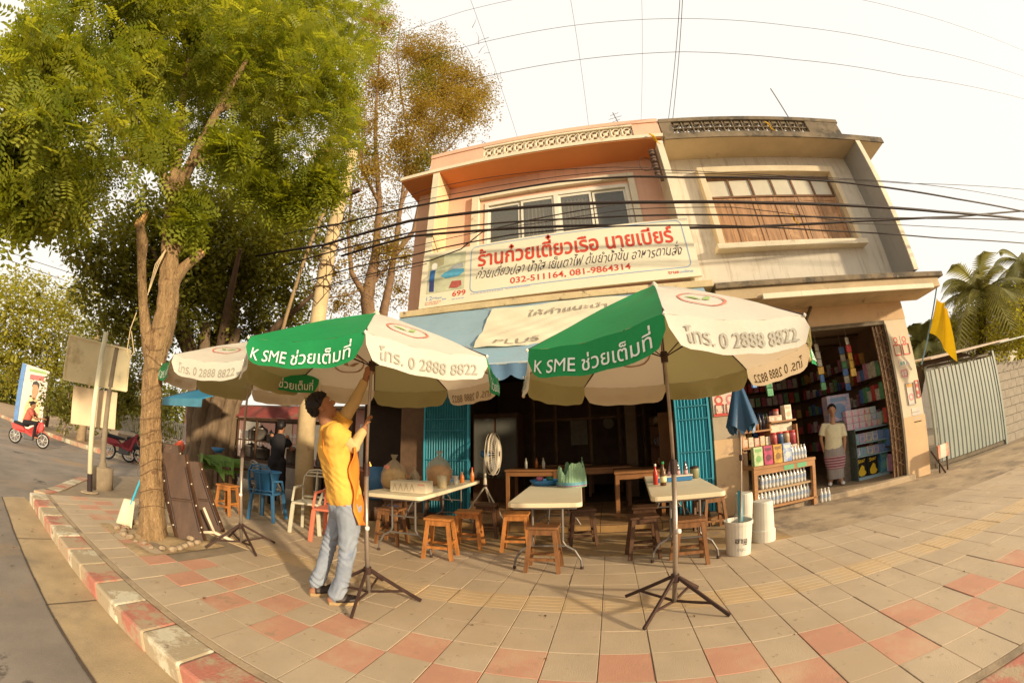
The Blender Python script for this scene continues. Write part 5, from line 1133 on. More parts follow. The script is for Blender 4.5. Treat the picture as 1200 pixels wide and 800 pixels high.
for k in range(26):
    a, r, z = random.random()*6.3, random.random()*.16, random.uniform(.25, .42); q = MB(); ball(q, (r*math.cos(a), r*math.sin(a), z), .022, 5); q.tube([(0, 0, .18), (r*math.cos(a), r*math.sin(a), z)], .003, 4); q.build('flower', fl, t)
# inside the eating house
iw = M('table_inside', (.30, .13, .045), .5, .2, 3, .1)
def wtable(label, x, y, w, d, h, z=.11):
    t = thing('wooden_table', label, 'table', (x, y, z), 0, 'wooden tables inside'); q = MB(); q.box(-w/2, w/2, -d/2, d/2, h-.035, h); q.build('tabletop', iw, t, bevel=.005)
    q = MB(); q.box(-w/2+.03, w/2-.03, -d/2+.03, -d/2+.05, h-.12, h-.036); q.build('apron_rail', iw, t)
    for sx in (-1, 1):
        for sy in (-1, 1): q = MB(); q.box(sx*(w/2-.05)-.03, sx*(w/2-.05)+.03, sy*(d/2-.05)-.03, sy*(d/2-.05)+.03, 0, h-.036); q.build('leg', iw, t)
wtable('wooden table just inside the terrace beside the sauce bottle table', .55, 4.55, .8, 1.0, .72)
wtable('wooden table deep inside left of the first one', .0, 5.6, 1.0, .8, .74)
wtable('dark wooden table inside behind the pedestal fan', -1.35, 5.4, 1.0, .8, .74)
wtable('wooden table at the back wall of the eating house', -.9, 7.1, 1.2, .7, .74)
for i, (x, y, z, m_) in enumerate(((-1.5, 5.3, .86, MATS['bottle_glass']), (-1.3, 5.35, .86, MATS['sauce_orange']), (-1.15, 5.25, .86, wpl))):
    lathe_thing('sauce_bottle', ('clear', 'orange', 'white')[i]+' bottle on the dark table behind the fan', 'bottle', BPR, m_, (x, y, z))
t = thing('glass_cabinet', 'dark glass fronted cabinet against the inner left wall', 'cabinet', (-2.3, 6.2, .11)); q = MB(); q.box(-.5, .5, -.3, .3, 0, 1.9); q.build('carcass', wood_dk, t)
for s_ in (-1, 1): q = MB(); q.box(s_*.25-.22, s_*.25+.22, -.315, -.301, .5, 1.8); q.build('glass_door', glassd, t)
t = thing('dish_shelf', 'wooden dish shelf with bowls and jars on the inner right wall', 'shelf', (1.25, 6.2, .11))
q = MB(); [q.box(-.18, .18, -.7, .7, z, z+.03) for z in (.6, 1.05, 1.5)]; q.box(-.18, .18, -.72, -.701, 0, 1.7); q.box(-.18, .18, .701, .72, 0, 1.7); q.build('boards', iw, t)
for z in (.63, 1.08, 1.53):
    for i in range(8): q = MB(); r = random.uniform(.04, .07); q.lathe([(r*.7, 0), (r, .09), (r*.9, random.uniform(.1, .2)), (.001, .1)], 10, c=(-.05, -.6+i*.17, z)); q.build('bowl', random.choice([wpl, MATS['sauce_orange'], MATS['jar_cream'], MATS['blue_plastic']]), t, smooth=True)
t = thing('calendar', 'pale calendar sheet on the inner back wall', 'calendar', (-.75, 9.45, 1.7)); q = MB(); q.box(-.25, .25, -.01, .0, -.4, .35); q.build('sheet', M('paper_dull', (.6, .5, .36), .8, .2, 8), t)
t = thing('wall_clock', 'round pale clock on the inner back wall', 'clock', (.15, 9.35, 1.9)); q = MB(); q.lathe([(.001, 0), (.16, 0), (.17, .03), (.15, .04)], 24, M=Matrix.Rotation(PI/2, 4, 'X')); q.build('face', M('clock_face', (.5, .4, .25), .5, .05), t)
t = thing('pillar', 'pale brown pillar inside the eating house', 'pillar', (.6, 6.5, .11)); q = MB(); q.box(-.12, .12, -.12, .12, 0, 3.2); q.build('shaft', M('pillar_inside', (.22, .13, .07), .8, .2), t)

# ================================================================ THE GROCERY
shw = M('shelf_wood', (.40, .19, .07), .6, .25, 4, .15, stretch=(1, 5, 5))
t = thing('display_stand', 'wooden display stand of groceries before the grocery doorway', 'stand', (2.22, 3.68, 0), .20)
q = MB(); q.box(0, 1.22, 0, .5, .70, .745); q.build('tabletop', shw, t, bevel=.005)
for x in (.03, 1.17):
    for y in (.03, .46): q = MB(); q.box(x-.03, x+.03, y-.03, y+.03, 0, .70); q.build('leg', shw, t)
q = MB(); q.box(0, 1.22, .0, .5, .10, .13); q.build('lower_shelf', shw, t); q = MB(); q.box(.06, 1.14, .0, .02, .62, .698); q.build('rail', shw, t)
for x in (.02, .58): q = MB(); q.box(x-.012, x+.012, .3, .5, .745, 1.32 if x < .1 else 1.36); q.build('upright', shw, t)
q = MB(); q.box(1.08, 1.104, .25, .5, .745, 1.30); q.build('upright', shw, t)
for x0, x1, z in ((.0, .58, 1.25), (.0, .58, 1.0), (.58, 1.1, 1.36)): q = MB(); q.box(x0, x1, .26, .5, z, z+.025); q.build('shelf', shw, t)
def DS(x, y, z): a = .20; return (2.22+x*math.cos(a)-y*math.sin(a), 3.68+x*math.sin(a)+y*math.cos(a), z)
def printed(name, label, cat, x, y, z, w, d, h, rgb, rgb2=None, txt=None, fnp=DS, rz=.20, group=None, tc=None):
    cm = M('pack_%02x%02x%02x' % tuple(int(c*255) for c in rgb), rgb, .5, .12, 14, .05, rgb2=rgb2)
    t = thing(name, label, cat, fnp(x, y, z), rz, group); q = MB(); q.box(-w/2, w/2, -d/2, d/2, 0, h); q.build('pack', cm, t, bevel=.004)
    cm2 = M('patch_%02x%02x%02x' % tuple(int(c*255) for c in (rgb2 or (.7, .7, .7))), rgb2 or (.7, .65, .5), .5, .2, 16, .0)
    q = MB(); q.lathe([(.001, 0), (min(w, h)*.3, 0)], 12, M=Matrix.Translation((0, -d/2-.002, h*.38)) @ Matrix.Rotation(PI/2, 4, 'X')); q.build('picture_patch', cm2, t)
    q = MB(); q.quad((-w*.36, -d/2-.002, h*.74), (w*.36, -d/2-.002, h*.74), (w*.36, -d/2-.002, h*.9), (-w*.36, -d/2-.002, h*.9)); q.build('title_patch', cm2, t)
    return t
for i, (rgb, rgb2, nm) in enumerate((((.62, .58, .36), (.2, .4, .12), 'cream and green'), ((.62, .06, .16), (.15, .03, .05), 'pink red'), ((.66, .38, .05), (.25, .12, .03), 'orange yellow'), ((.04, .14, .42), (.6, .6, .55), 'blue'))):
    printed('washing_powder', nm+' packet leaning in the lower front row of the display stand', 'packet', .14+i*.185, .10, .747, .165, .08, .28, rgb, rgb2)
wat = M('water_bottle', (.68, .65, .58), .15, .15, 20, .05, spec=.7); blab = M('bottle_label', (.42, .48, .56), .5, .2); wcap = M('bottle_cap', (.72, .70, .62), .4, .05)
WPR = [(.028, 0), (.03, .03), (.027, .06), (.03, .12), (.026, .15), (.011, .19), (.012, .215), (.001, .216)]
wb = thing('water_bottle', 'x', 'bottle', (0, 0, 0)); q = MB(); q.lathe(WPR, 10); q.build('bottle_body', wat, wb, smooth=True); q = MB(); q.lathe([(.0305, .07), (.0305, .12)], 10); q.build('label_band', blab, wb); q = MB(); q.lathe([(.014, .195), (.014, .22), (.001, .221)], 8); q.build('cap', wcap, wb)
first = True
def bottle(p, label, group):
    global first
    if first: wb.location = p; wb['label'] = label; wb['group'] = group; first = False; return wb
    return dup(wb, p, random.random(), label, group)
for i in range(5): bottle(DS(.82+i*.065, .10, .747), ORD[i]+' clear water bottle from the left beside the blue packet on the display stand', 'water bottles on top of the display stand')
for r in range(2):
    for i in range(15): bottle(DS(.10+i*.07, .08+r*.09, .132), ORD[i]+' bottle from the left, %s row, lower layer under the display stand' % ('front', 'back')[r], 'water bottles packed low under the display stand')
    for i in range(13): bottle(DS(.20+i*.07, .10+r*.09, .39), ORD[i]+' bottle from the left, %s row, upper layer under the display stand' % ('front', 'back')[r], 'water bottles packed high under the display stand')
q = MB(); q.box(.06, 1.16, .03, .25, .36, .388); o = q.build('cardboard_sheet', M('carton', (.42, .28, .15), .8, .1)); o.location = (2.22, 3.68, 0); o.rotation_euler = (0, 0, .2); tag(o, 'cardboard sheet between the two layers of water bottles', 'cardboard')
for i in range(3): bottle((3.52+.07*i, 3.98, .0+.0), ORD[i]+' water bottle standing on the ground right of the display stand', 'water bottles right of the display stand')
for i in range(5): lathe_thing('sauce_bottle', ORD[i]+' dark orange bottle from the left on the upper left shelf of the stand', 'bottle', [(r*.9, z*.9) for r, z in BPR], M('amber', (.45, .18, .03), .3, .2), DS(.06+i*.075, .36, 1.276), group='amber bottles on the display stand')
for i in range(3): lathe_thing('soy_bottle', ORD[i]+' dark bottle between the amber ones and the red capped jar', 'bottle', [(r*.95, z*1.2) for r, z in BPR], M('soy_dark', (.08, .07, .08), .25, .2), DS(.45+i*.075, .4, 1.276), group='dark bottles on the display stand')
cols = [((.6, .2, .05), 'orange'), ((.62, .5, .3), 'beige'), ((.5, .08, .05), 'red'), ((.6, .35, .1), 'amber'), ((.6, .55, .4), 'cream')]
for i, (c_, nm) in enumerate(cols): printed('snack_packet', nm+' snack packet on the middle shelf of the display stand', 'packet', .08+i*.11, .34, 1.03, .09, .06, .13+.02*(i % 2), c_, (.6, .5, .35))
for i, (rgb, nm) in enumerate((((.55, .12, .1), 'red topped'), ((.08, .13, .22), 'dark blue'), ((.55, .36, .2), 'tan'), ((.5, .1, .12), 'crimson topped'))):
    lathe_thing('jar', nm+' jar behind the water bottles on the display stand', 'jar', [(.055, 0), (.06, .16), (.05, .19), (.001, .19)], M('jar_%d' % i, rgb, .3, .3, 12), DS(.62+i*.13, .30, .99), parts=(('lid', [(.052, .19), (.052, .22), (.001, .22)], M('lid_red', (.55, .07, .05), .4, .1)),))
q = MB(); 
printed('carton', 'cream carton lying under the top right shelf of the display stand', 'carton', .84, .40, 1.2, .46, .1, .15, (.62, .54, .36), (.6, .5, .36))
for i in range(4): printed('carton', ('cream', 'beige', 'pale', 'light')[i]+' box on which the jars stand, number %d from the left' % (i+1) if False else ('first', 'second', 'third', 'fourth')[i]+' of the pale boxes under the jars, counted from the left', 'carton', .64+i*.13, .32, .747, .12, .12, .235, (.6, .52, .36), (.5, .3, .2))
printed('carton', 'white upright carton on the top right of the display stand', 'carton', 1.0, .38, 1.387, .14, .12, .24, (.72, .66, .5), (.55, .4, .25))
printed('carton', 'low white box on the top shelf left of the upright carton', 'carton', .72, .38, 1.387, .26, .12, .09, (.68, .58, .42), (.5, .3, .2))
lathe_thing('jar', 'red lidded jar on the low white box', 'jar', [(.045, 0), (.045, .07), (.001, .07)], M('jar_rose', (.5, .25, .2), .4, .1), DS(.78, .38, 1.478), parts=(('lid', [(.048, .07), (.048, .1), (.001, .1)], M('lid_red', (.55, .07, .05))),))
for x, m_ in ((.56, 0), (.82, 1)):
    q = MB(); q.quad((x, -.003, .63), (x+.2, -.003, .63), (x+.2, -.003, .70), (x, -.003, .70)); q.build('price_strip', M('strip_green', (.12, .35, .16), .5, .1), bpy.data.objects['display_stand'])
# glass counter with boxes and bags at the right of the doorway
t = thing('glass_counter', 'glass counter of washing powder by the grocery gate', 'counter', (4.80, 4.72, .08))
q = MB(); q.box(0, .98, .0, .45, 0, .05); q.box(0, .98, 0, .45, .42, .44); q.box(0, .98, 0, .45, .66, .68); q.box(0, .98, 0, .45, .92, .945); q.build('shelves', M('shelf_blue', (.30, .42, .46), .4, .1), t)
for x in (0, .96): q = MB(); q.box(x, x+.02, 0, .02, .051, .92); q.build('post', steel, t)
q = MB(); q.box(-.02, -.005, -.05, .45, .0, .95); q.build('side_glass', glass_mat('green_glass', (.10, .13, .10), .1, .7), t)
def GC(x, y, z): return (4.80+x, 4.72+y, .08+z)
starm = M('print_yellow', (.75, .48, .03), .5, .1); blackp = M('bag_black', (.02, .018, .015), .35, .1)
for i in range(2):
    t = thing('detergent_bag', ('left', 'right')[i]+' black bag with yellow print at the bottom of the glass counter', 'bag', GC(.16+.28*i, .12, .052), 0)
    q = MB(); q.prism([(-.13, 0), (.13, 0), (.135, .34), (.1, .365), (-.1, .365), (-.135, .34)], -.06, .06); q.build('bag', blackp, t, bevel=.015)
    text_on('bag_print', 'Star', lambda u, v: (-.09+u, -.064, .25+v+.15*u), starm, t, w=.18, h=.07, bold=.02)
    q = MB(); q.add([(x, -.064, z) for x, z in ((-.08, .03), (-.03, .01), (.06, .02), (.1, .07), (.06, .12), (.05, .19), (0, .22), (-.05, .16), (-.09, .10))], [tuple(range(9))]); q.build('bag_picture', starm, t)
printed('detergent_bag', 'blue and green bag at the right bottom of the glass counter', 'bag', .76, .14, .052, .2, .1, .36, (.03, .14, .38), (.2, .45, .35), fnp=GC, rz=0)
for z, row in ((.442, 'middle'), (.682, 'upper')):
    for i in range(6):
        c_ = random.choice([(.75, .38, .38), (.8, .7, .6), (.7, .16, .2), (.8, .6, .2), (.2, .5, .35)] if i < 4 else [(.06, .25, .6), (.1, .4, .7)])
        printed('box', 'small %s box on the %s shelf of the glass counter, %s from the left' % ('printed', row, ('first', 'second', 'third', 'fourth', 'fifth', 'sixth')[i]), 'box', .09+i*.16, .13, z, .15, .1, .15 if row == 'middle' else .17, c_, (.3, .35, .5), fnp=GC, rz=0)
for i in range(7):
    for j in range(3):
        if j == 2 and i > 4: continue
        c_ = random.choice([(.75, .22, .38), (.8, .5, .2), (.2, .55, .6), (.8, .72, .6), (.65, .08, .08), (.15, .3, .65)]) if i > 2 else random.choice([(.78, .28, .45), (.7, .2, .4)])
        printed('tissue_pack', '%s pack from the left in the %s layer piled on the glass counter' % (ORD[i], ('lowest', 'middle', 'top')[j]), 'packet', .0+i*.155, .16, .947+j*.125, .145, .12, .12, c_, (.6, .6, .55), fnp=GC, rz=0, group='packs piled on the glass counter')
printed('carton', 'tall pink and white carton behind the woman', 'carton', -.1, .35, 1.15, .55, .2, .5, (.62, .40, .42), (.2, .3, .45), fnp=GC, rz=0)
printed('carton', 'dark carton stack under the tall pink carton', 'carton', -.1, .35, 0, .5, .3, 1.14, (.10, .07, .05), (.2, .15, .1), fnp=GC, rz=0)
# shelves deep inside
for (x0, y0, x1, y1, nm) in ((2.5, 8.5, 5.7, 8.5, 'back'), (5.86, 5.4, 5.86, 8.4, 'right')):
    t = thing('wall_shelf', 'dark shelving filled with goods along the %s wall of the grocery' % nm, 'shelves')
    for z in (.5, 1.0, 1.45, 1.9, 2.3):
        q = MB(); q.bar((x0, y0, z), (x1, y1, z), .34, .03); q.build('shelf', wood_dk, t); L = math.hypot(x1-x0, y1-y0); n = int(L/.17)
        for i in range(n):
            f = (i+.5)/n; h = random.uniform(.16, .3); c_ = random.choice([(.7, .10, .08), (.75, .65, .5), (.12, .22, .5), (.75, .42, .1), (.25, .45, .2), (.75, .3, .4), (.8, .75, .65), (.5, .1, .15)])
            cm = M('goods_%02x%02x%02x' % tuple(int(c*255) for c in c_), c_, .6, .3, 12, .05); px_, py_ = x0+(x1-x0)*f, y0+(y1-y0)*f; q = MB(); q.box(px_-.065, px_+.065, py_-.065-.08*(nm == 'back'), py_+.065-.08, z+.016, z+.016+h); q.build('goods', cm, t)
for k, (x, y, z0, n) in enumerate(((2.7, 4.5, 2.75, 5), (3.1, 4.75, 2.75, 6), (4.35, 4.9, 2.75, 6), (4.9, 4.6, 2.75, 5), (5.15, 5.2, 2.7, 6))):
    t = thing('hanging_packets', '%s string of snack packets hanging in the grocery, counted from the left' % ORD[k], 'snacks', (x, y, z0), 0, 'strings of snack packets')
    q = MB(); q.tube([(0, 0, .25), (0, 0, -.15*n)], .004, 4); q.build('string', MATS['rope_line'] if 'rope_line' in MATS else M('rope_line', (.5, .45, .35), .9, .1), t)
    for i in range(n):
        c_ = random.choice([(.8, .5, .1), (.75, .12, .1), (.2, .5, .25), (.8, .75, .6), (.15, .3, .65)]); q = MB(); q.box(-.06, .06, -.02, .02, -.15*(i+1), -.15*i-.01); o = q.build('packet', M('snack_%02x%02x' % (int(c_[0]*255), int(c_[1]*255)), c_, .35, .3, 14), t, bevel=.008); o.rotation_euler = (0, 0, random.uniform(-.6, .6))
t = thing('goods_rack', 'tall rack of bright packets just inside the right jamb of the grocery', 'rack', (5.62, 5.0, .08))
q = MB(); q.box(-.02, .26, -.5, .5, 0, .04); [q.box(-.02, .26, -.5, .5, z, z+.02) for z in (.5, .95, 1.4, 1.85)]; q.build('shelves', wood_dk, t)
for z in (.04, .52, .97, 1.42, 1.87):
    for i in range(7):
        c_ = random.choice([(.8, .5, .1), (.75, .12, .1), (.2, .5, .25), (.8, .75, .6), (.15, .3, .65), (.78, .35, .5)]); h = random.uniform(.2, .36); q = MB(); q.box(.0, .2, -.48+i*.14, -.36+i*.14, z, z+h); q.build('packet', M('snack_%02x%02x' % (int(c_[0]*255), int(c_[1]*255)), c_, .35, .3, 14), t, bevel=.006)
t = thing('hanging_lamp', 'yellowish strip lamp hanging in the grocery doorway', 'lamp', (3.75, 4.3, 2.45)); q = MB(); q.lathe([(.03, -.14), (.06, -.1), (.05, .08), (.02, .14)], 10); q.build('shade', M('lamp_amber', (.6, .42, .18), .5, .2), t, smooth=True); q = MB(); q.tube([(0, 0, .13), (0, 0, .5)], .005, 4); q.tube([(0, 0, .1), (-.6, 0, .1)], .008, 5); q.build('cord', wpl, t)

# posters
def poster(label, x0, x1, z0, z1, y, base, figs, name='poster', tilt=0):
    t = thing(name, label, 'poster'); q = MB(); q.box(x0, x1, y, y+.004, z0, z1); q.build('sheet', base, t)
    for i, (kind, a, b_, c_, d_, m_) in enumerate(figs):
        q = MB(); X = lambda u: x0+(x1-x0)*u; Z = lambda v: z0+(z1-z0)*v
        if kind == 'r': q.quad((X(a), y-.003-.0005*i, Z(b_)), (X(c_), y-.003-.0005*i, Z(b_)), (X(c_), y-.003-.0005*i, Z(d_)), (X(a), y-.003-.0005*i, Z(d_)))
        if kind == 'o': r = abs(c_-a)/2*(x1-x0); q.lathe([(r*.62, 0), (r, 0)], 20, M=Matrix.Translation((X((a+c_)/2), y-.003-.0005*i, Z((b_+d_)/2))) @ Matrix.Rotation(PI/2, 4, 'X'))
        if kind == 'f': 
            for (p, w) in ((((X(a), Z(b_)), (X(c_), Z(b_))), 1), (((X(a), Z(b_)), (X(a), Z(d_))), 1), (((X(c_), Z(b_)), (X(c_), Z(d_))), 1), (((X(a), Z(d_)), (X(c_), Z(d_))), 1)): q.bar((p[0][0], y-.004-.0005*i, p[0][1]), (p[1][0], y-.004-.0005*i, p[1][1]), .002, .022)
        q.build('print', m_, t)
    return t
pp = M('poster_paper', (.72, .58, .46), .7, .1); pr_ = M('poster_red', (.62, .10, .07), .6, .1); pk = M('poster_pink', (.68, .26, .26), .6, .1); pt_ = M('poster_text', (.45, .42, .38), .6, .1); po = M('poster_orange', (.66, .34, .08), .6, .1); pg = M('poster_green', (.2, .45, .35), .6, .1)
poster('pink and white poster with two red round figures on the tan post', 1.77, 2.18, 1.56, 1.92, 4.03, pp, [('r', 0, 0, 1, .12, pr_), ('o', .08, .5, .42, .9, pr_), ('o', .55, .5, .9, .9, pk), ('f', .1, .1, .42, .5, pr_), ('f', .55, .1, .9, .5, pk), ('r', .16, .2, .36, .34, pp)])
YP = 4.094
for i, x in enumerate((5.60, 5.83)): poster(('left', 'right')[i]+' red outlined figure poster near the top of the pillar', x, x+.19, 2.18, 2.55, YP, MATS['pillar_paint'], [('o', .2, .62, .8, .98, pr_), ('f', .05, .05, .95, .55, pr_), ('o', .3, .5, .7, .7, pr_)], 'poster')
poster('pale sticker sheet with green marks under the red figures', 5.66, 5.94, 1.98, 2.10, YP, pp, [('r', .1, .2, .3, .7, pg), ('r', .4, .3, .55, .8, pg), ('r', .7, .1, .85, .6, pt_)])
poster('small pink framed sticker on the pillar', 5.66, 5.84, 1.78, 1.93, YP, pp, [('f', .1, .15, .9, .9, pk), ('r', .4, .2, .5, .8, pk)])
poster('poster with orange heading and pink curl on the pillar', 5.72, 5.92, 1.28, 1.68, YP, pp, [('r', .05, .8, .95, .97, po), ('o', .2, .1, .85, .6, pk), ('f', .02, .02, .98, .98, pt_)])
poster('narrow red framed label at the pillar edge', 5.97, 6.08, 1.38, 1.70, YP, pp, [('f', .08, .03, .92, .97, pr_), ('r', .3, .6, .7, .8, pr_), ('r', .3, .2, .7, .4, pr_)])
poster('white notice sheet with grey lines low on the pillar', 5.78, 6.03, .80, 1.22, YP, pp, [('r', .08, .1+.14*k, .9-.1*(k % 2), .14+.14*k, pt_) for k in range(6)])
t = thing('house_number', 'small grey number plate on the lintel over the grocery', 'plate', (3.40, 4.085, 2.98)); q = MB(); q.box(0, .26, 0, .01, 0, .12); q.build('plate', M('plate_grey', (.35, .32, .28), .6, .1), t); text_on('number_lettering', '531', lambda u, v: (.05+u, -.003, .03+v), MATS['print_mid'], t, w=.16, h=.06)
q = MB(); q.tube([(3.83, 3.97, 3.19), (3.70, 4.03, 2.98), (3.70, 4.04, 2.55)], .03, 8); tag(q.build('drain_pipe', MATS['frame_dark'], smooth=True), 'dark bent pipe dropping from the ledge over the grocery', 'pipe')
# barrier board and flag at the right
t = thing('barrier_board', 'red and white barrier board propped by the pillar', 'barrier', (6.12, 3.85, 0), .25)
for i, m_ in enumerate((kerb_r, M('board_white', (.6, .55, .42), .8, .15), kerb_r)): q = MB(); w = (.10, .22, .13)[i]; x = (0, .10, .32)[i]; q.box(x, x+w-.002, 0, .03, .25, .48); q.build('board_panel', m_, t)
for a, b_ in (((.05, .02, .25), (.05, .02, 0)), ((.38, .02, .25), (.38, .02, 0)), ((-.12, .1, .42), (.05, -.1, 0))): q = MB(); q.bar(a, b_, .035, .03); q.build('leg', wood_dk, t)
t = thing('yellow_flag', 'plain yellow flag hanging from a slanting pole at the corner of the beige house', 'flag')
fa, fb = Vector((6.16, 4.0, 1.95)), Vector((6.62, 3.45, 3.28))
q = MB(); q.tube([fa, fb], .014, 8); q.build('pole', M('pole_blue', (.2, .32, .36), .4, .1), t); q = MB(); ball(q, fb, .035, 8); q.build('finial', wpl, t, smooth=True)
def fg(u, v):
    p = fb.lerp(fa, .12+.42*v); return p+Vector((.33*u*(.3+.9*v), -.10*u+.05*math.sin(u*9+v*2), -.10-.52*u*(.4+.75*v)+.03*math.sin(u*12)))
q = MB(); q.grid(fg, 18, 14); q.build('flag_cloth', M('flag_yellow', (.85, .52, .01), .7, .06, 4, .1, trans=.3), t, smooth=True)

# small things on the roofs
for lab, p, s_ in (('yellow ribbon hanging at the right end of the pink roof edge', (1.50, 3.44, 6.74), 1.0), ('yellow ribbon hanging from the beige parapet', (4.0, 3.44, 6.98), .9), ('yellow knot of cloth caught on the cables before the wooden shutters', (3.2, 2.78, 4.28), .6)):
    q = MB(); q.grid(lambda u, v: (p[0]+.05*(u-.5)*s_*(1.6-1.2*v)+.12*v*s_, p[1]-.02*math.sin(v*7), p[2]-.30*v*s_+.02*math.sin(u*5)), 4, 10); tag(q.build('ribbon', MATS['flag_yellow'], smooth=True, solid=.004), lab, 'ribbon')
t = thing('spirit_house', 'tiny gold gabled shrine on a red base at the left end of the pink roof', 'shrine', (-2.35, 4.3, 7.28))
q = MB(); q.box(-.45, .55, -.2, .2, -.5, .18); q.build('base', M('shrine_red', (.35, .12, .08), .8, .2), t)
gold = M('gold_paint', (.55, .38, .06), .4, .2, metal=.3); q = MB(); q.box(-.12, .16, -.12, .12, .181, .36); q.build('walls', gold, t)
q = MB(); q.prism([(-.22, .361), (.26, .361), (.02, .6)], -.16, .16); q.build('roof', M('shrine_green', (.12, .22, .08), .5, .2), t)
for s_ in (-1, 1): q = MB(); q.bar((.02+s_*.27, -.17, .34), (.02, -.17, .63), .03, .04); q.build('gable_board', gold, t)
for lab, a, b_, r in (('thin slanting rod aerial on the beige roof', at_y(929, 146, 3.9), at_y(903, 104, 3.9), .014),):
    q = MB(); q.tube([a, b_], r, 5); tag(q.build('rod_aerial', steel), lab, 'aerial')
t = thing('television_aerial', 'small television aerial with crossbars on the pink roof', 'aerial', tuple(at_y(731, 152, 4.0)-Vector((0, 0, .25)))); q = MB(); q.tube([(0, 0, 0), (-.14, 0, .85)], .012, 5); q.build('mast', steel, t)
for z, w in ((.55, .10), (.66, .15), (.78, .10)): q = MB(); q.tube([(-.12-w, 0, z-.03), (-.12+w, 0, z+.05)], .007, 4); q.build('crossbar', steel, t)
t = thing('insulator_rack', 'rack of dark insulators on the cream fin between the houses', 'insulators', (1.50, 3.62, 5.75))
q = MB(); q.box(-.01, .05, .0, .03, -.05, .75); q.build('bracket', rust, t)
for k in range(4): q = MB(); q.lathe([(.02, 0), (.055, .02), (.055, .06), (.03, .075), (.055, .09), (.055, .13), (.02, .15)], 10, c=(-.05, -.04, .0+k*.18)); q.build('insulator', M('porcelain', (.16, .10, .07), .3, .1), t)
q = MB(); q.tube([Vector((-.22+.12*math.cos(a), -.03, .35+.17*math.sin(a))) for a in np.linspace(0, 2*PI, 20)], .006, 5); q.build('wire_loop', legm, t)
# ================================================================ TREES AND PLANTS
def leaves(name, blobs, m, parent, dens, ln, wd, frond=0, shell=.45, seed=1, gap=.15, droop=.3, flat=.5):
    """many small leaf blades through the volume of the blobs (centre, radii); frond > 0 sets them in pairs along stalks"""
    r = np.random.default_rng(seed); V, T = [], []
    for c, R_ in blobs:
        R_ = np.array(R_, float) if hasattr(R_, '__len__') else np.array([R_]*3, float); n = max(12, int(dens*R_[0]*R_[1]*R_[2]**.6*8))
        d = r.normal(size=(n, 3)); d /= np.linalg.norm(d, axis=1)[:, None]; rad = shell+(1-shell)*r.random(n)**.7; rad *= np.where(r.random(n) < .25, r.random(n), 1)
        lump = 1+.22*np.sin(d[:, 0]*5+c[0])*np.cos(d[:, 1]*6+c[1])+.15*np.sin(d[:, 2]*9+c[2]*3)
        p = np.array(c)+d*R_*(rad*lump)[:, None]
        nz = np.sin(p[:, 0]*3.1+c[1])*np.sin(p[:, 1]*3.7+1)*np.sin(p[:, 2]*3.3+2); p = p[nz > -1+2*gap*.9 if False else nz > (-.35+gap)]; n = len(p)
        dr = r.normal(size=(n, 3)); dr[:, 2] = dr[:, 2]*.4-droop; dr += (p-np.array(c))/R_*.6; dr /= np.linalg.norm(dr, axis=1)[:, None]
        up = r.normal(size=(n, 3))*flat+np.array([0, 0, 1]); sd = np.cross(dr, up); sd /= np.linalg.norm(sd, axis=1)[:, None]+1e-9; tint = r.random(n)*.6+.2*(nz[nz > (-.35+gap)])+.2
        if not frond:
            L = ln*r.uniform(.6, 1.3, n)[:, None]; W = wd*r.uniform(.7, 1.2, n)[:, None]
            q = np.stack([p, p+dr*L*.5+sd*W, p+dr*L, p+dr*L*.5-sd*W], 1); V.append(q.reshape(-1, 3)); T.append(np.clip(tint, 0, 1))
        else:
            for k in range(frond):
                for s_ in (-1, 1):
                    b = p+dr*(ln*1.15*(k+.5))[..., None] if False else p+dr*(wd*2.3*(k+.4)); b = b-np.array([0, 0, 1])*(.012*k*k*wd*8)
                    o = dr*.45+sd*s_*.9; o /= np.linalg.norm(o, axis=1)[:, None]; L = ln*r.uniform(.75, 1.15, n)[:, None]; x = np.cross(o, np.cross(dr, sd)); x /= np.linalg.norm(x, axis=1)[:, None]+1e-9
                    q = np.stack([b, b+o*L*.5+x*wd*.9, b+o*L, b+o*L*.5-x*wd*.9], 1); V.append(q.reshape(-1, 3)); T.append(np.clip(tint+r.uniform(-.1, .1, n), 0, 1))
    V = np.concatenate(V); T = np.concatenate(T); n = len(V)//4
    me = bpy.data.meshes.new(name); me.vertices.add(4*n); me.vertices.foreach_set('co', V.ravel()); me.loops.add(4*n); me.loops.foreach_set('vertex_index', np.arange(4*n)); me.polygons.add(n)
    me.polygons.foreach_set('loop_start', np.arange(0, 4*n, 4)); me.polygons.foreach_set('loop_total', np.full(n, 4)); me.materials.append(m)
    at = me.attributes.new('tint', 'FLOAT', 'FACE'); at.data.foreach_set('value', T); me.update(calc_edges=True)
    o = bpy.data.objects.new(name, me); col.objects.link(o); o.parent = parent; return tag(o, kind='stuff')
bark = M('bark_tan', (.46, .29, .14), .95, .35, 9, 1.0, bdist=.04, stretch=(3, 3, .5), fscale=40, spots=[((.22, .12, .06), 9, .56, .05), ((.6, .42, .22), 5, .62, .06)]); bark_dk = M('bark_dark', (.13, .08, .045), .95, .3, 7, .8, stretch=(2, 2, .5)); cutw = M('cut_wood', (.68, .40, .15), .8, .15)  # yellow-brown bark with dark cracks; darker bark for the other trees
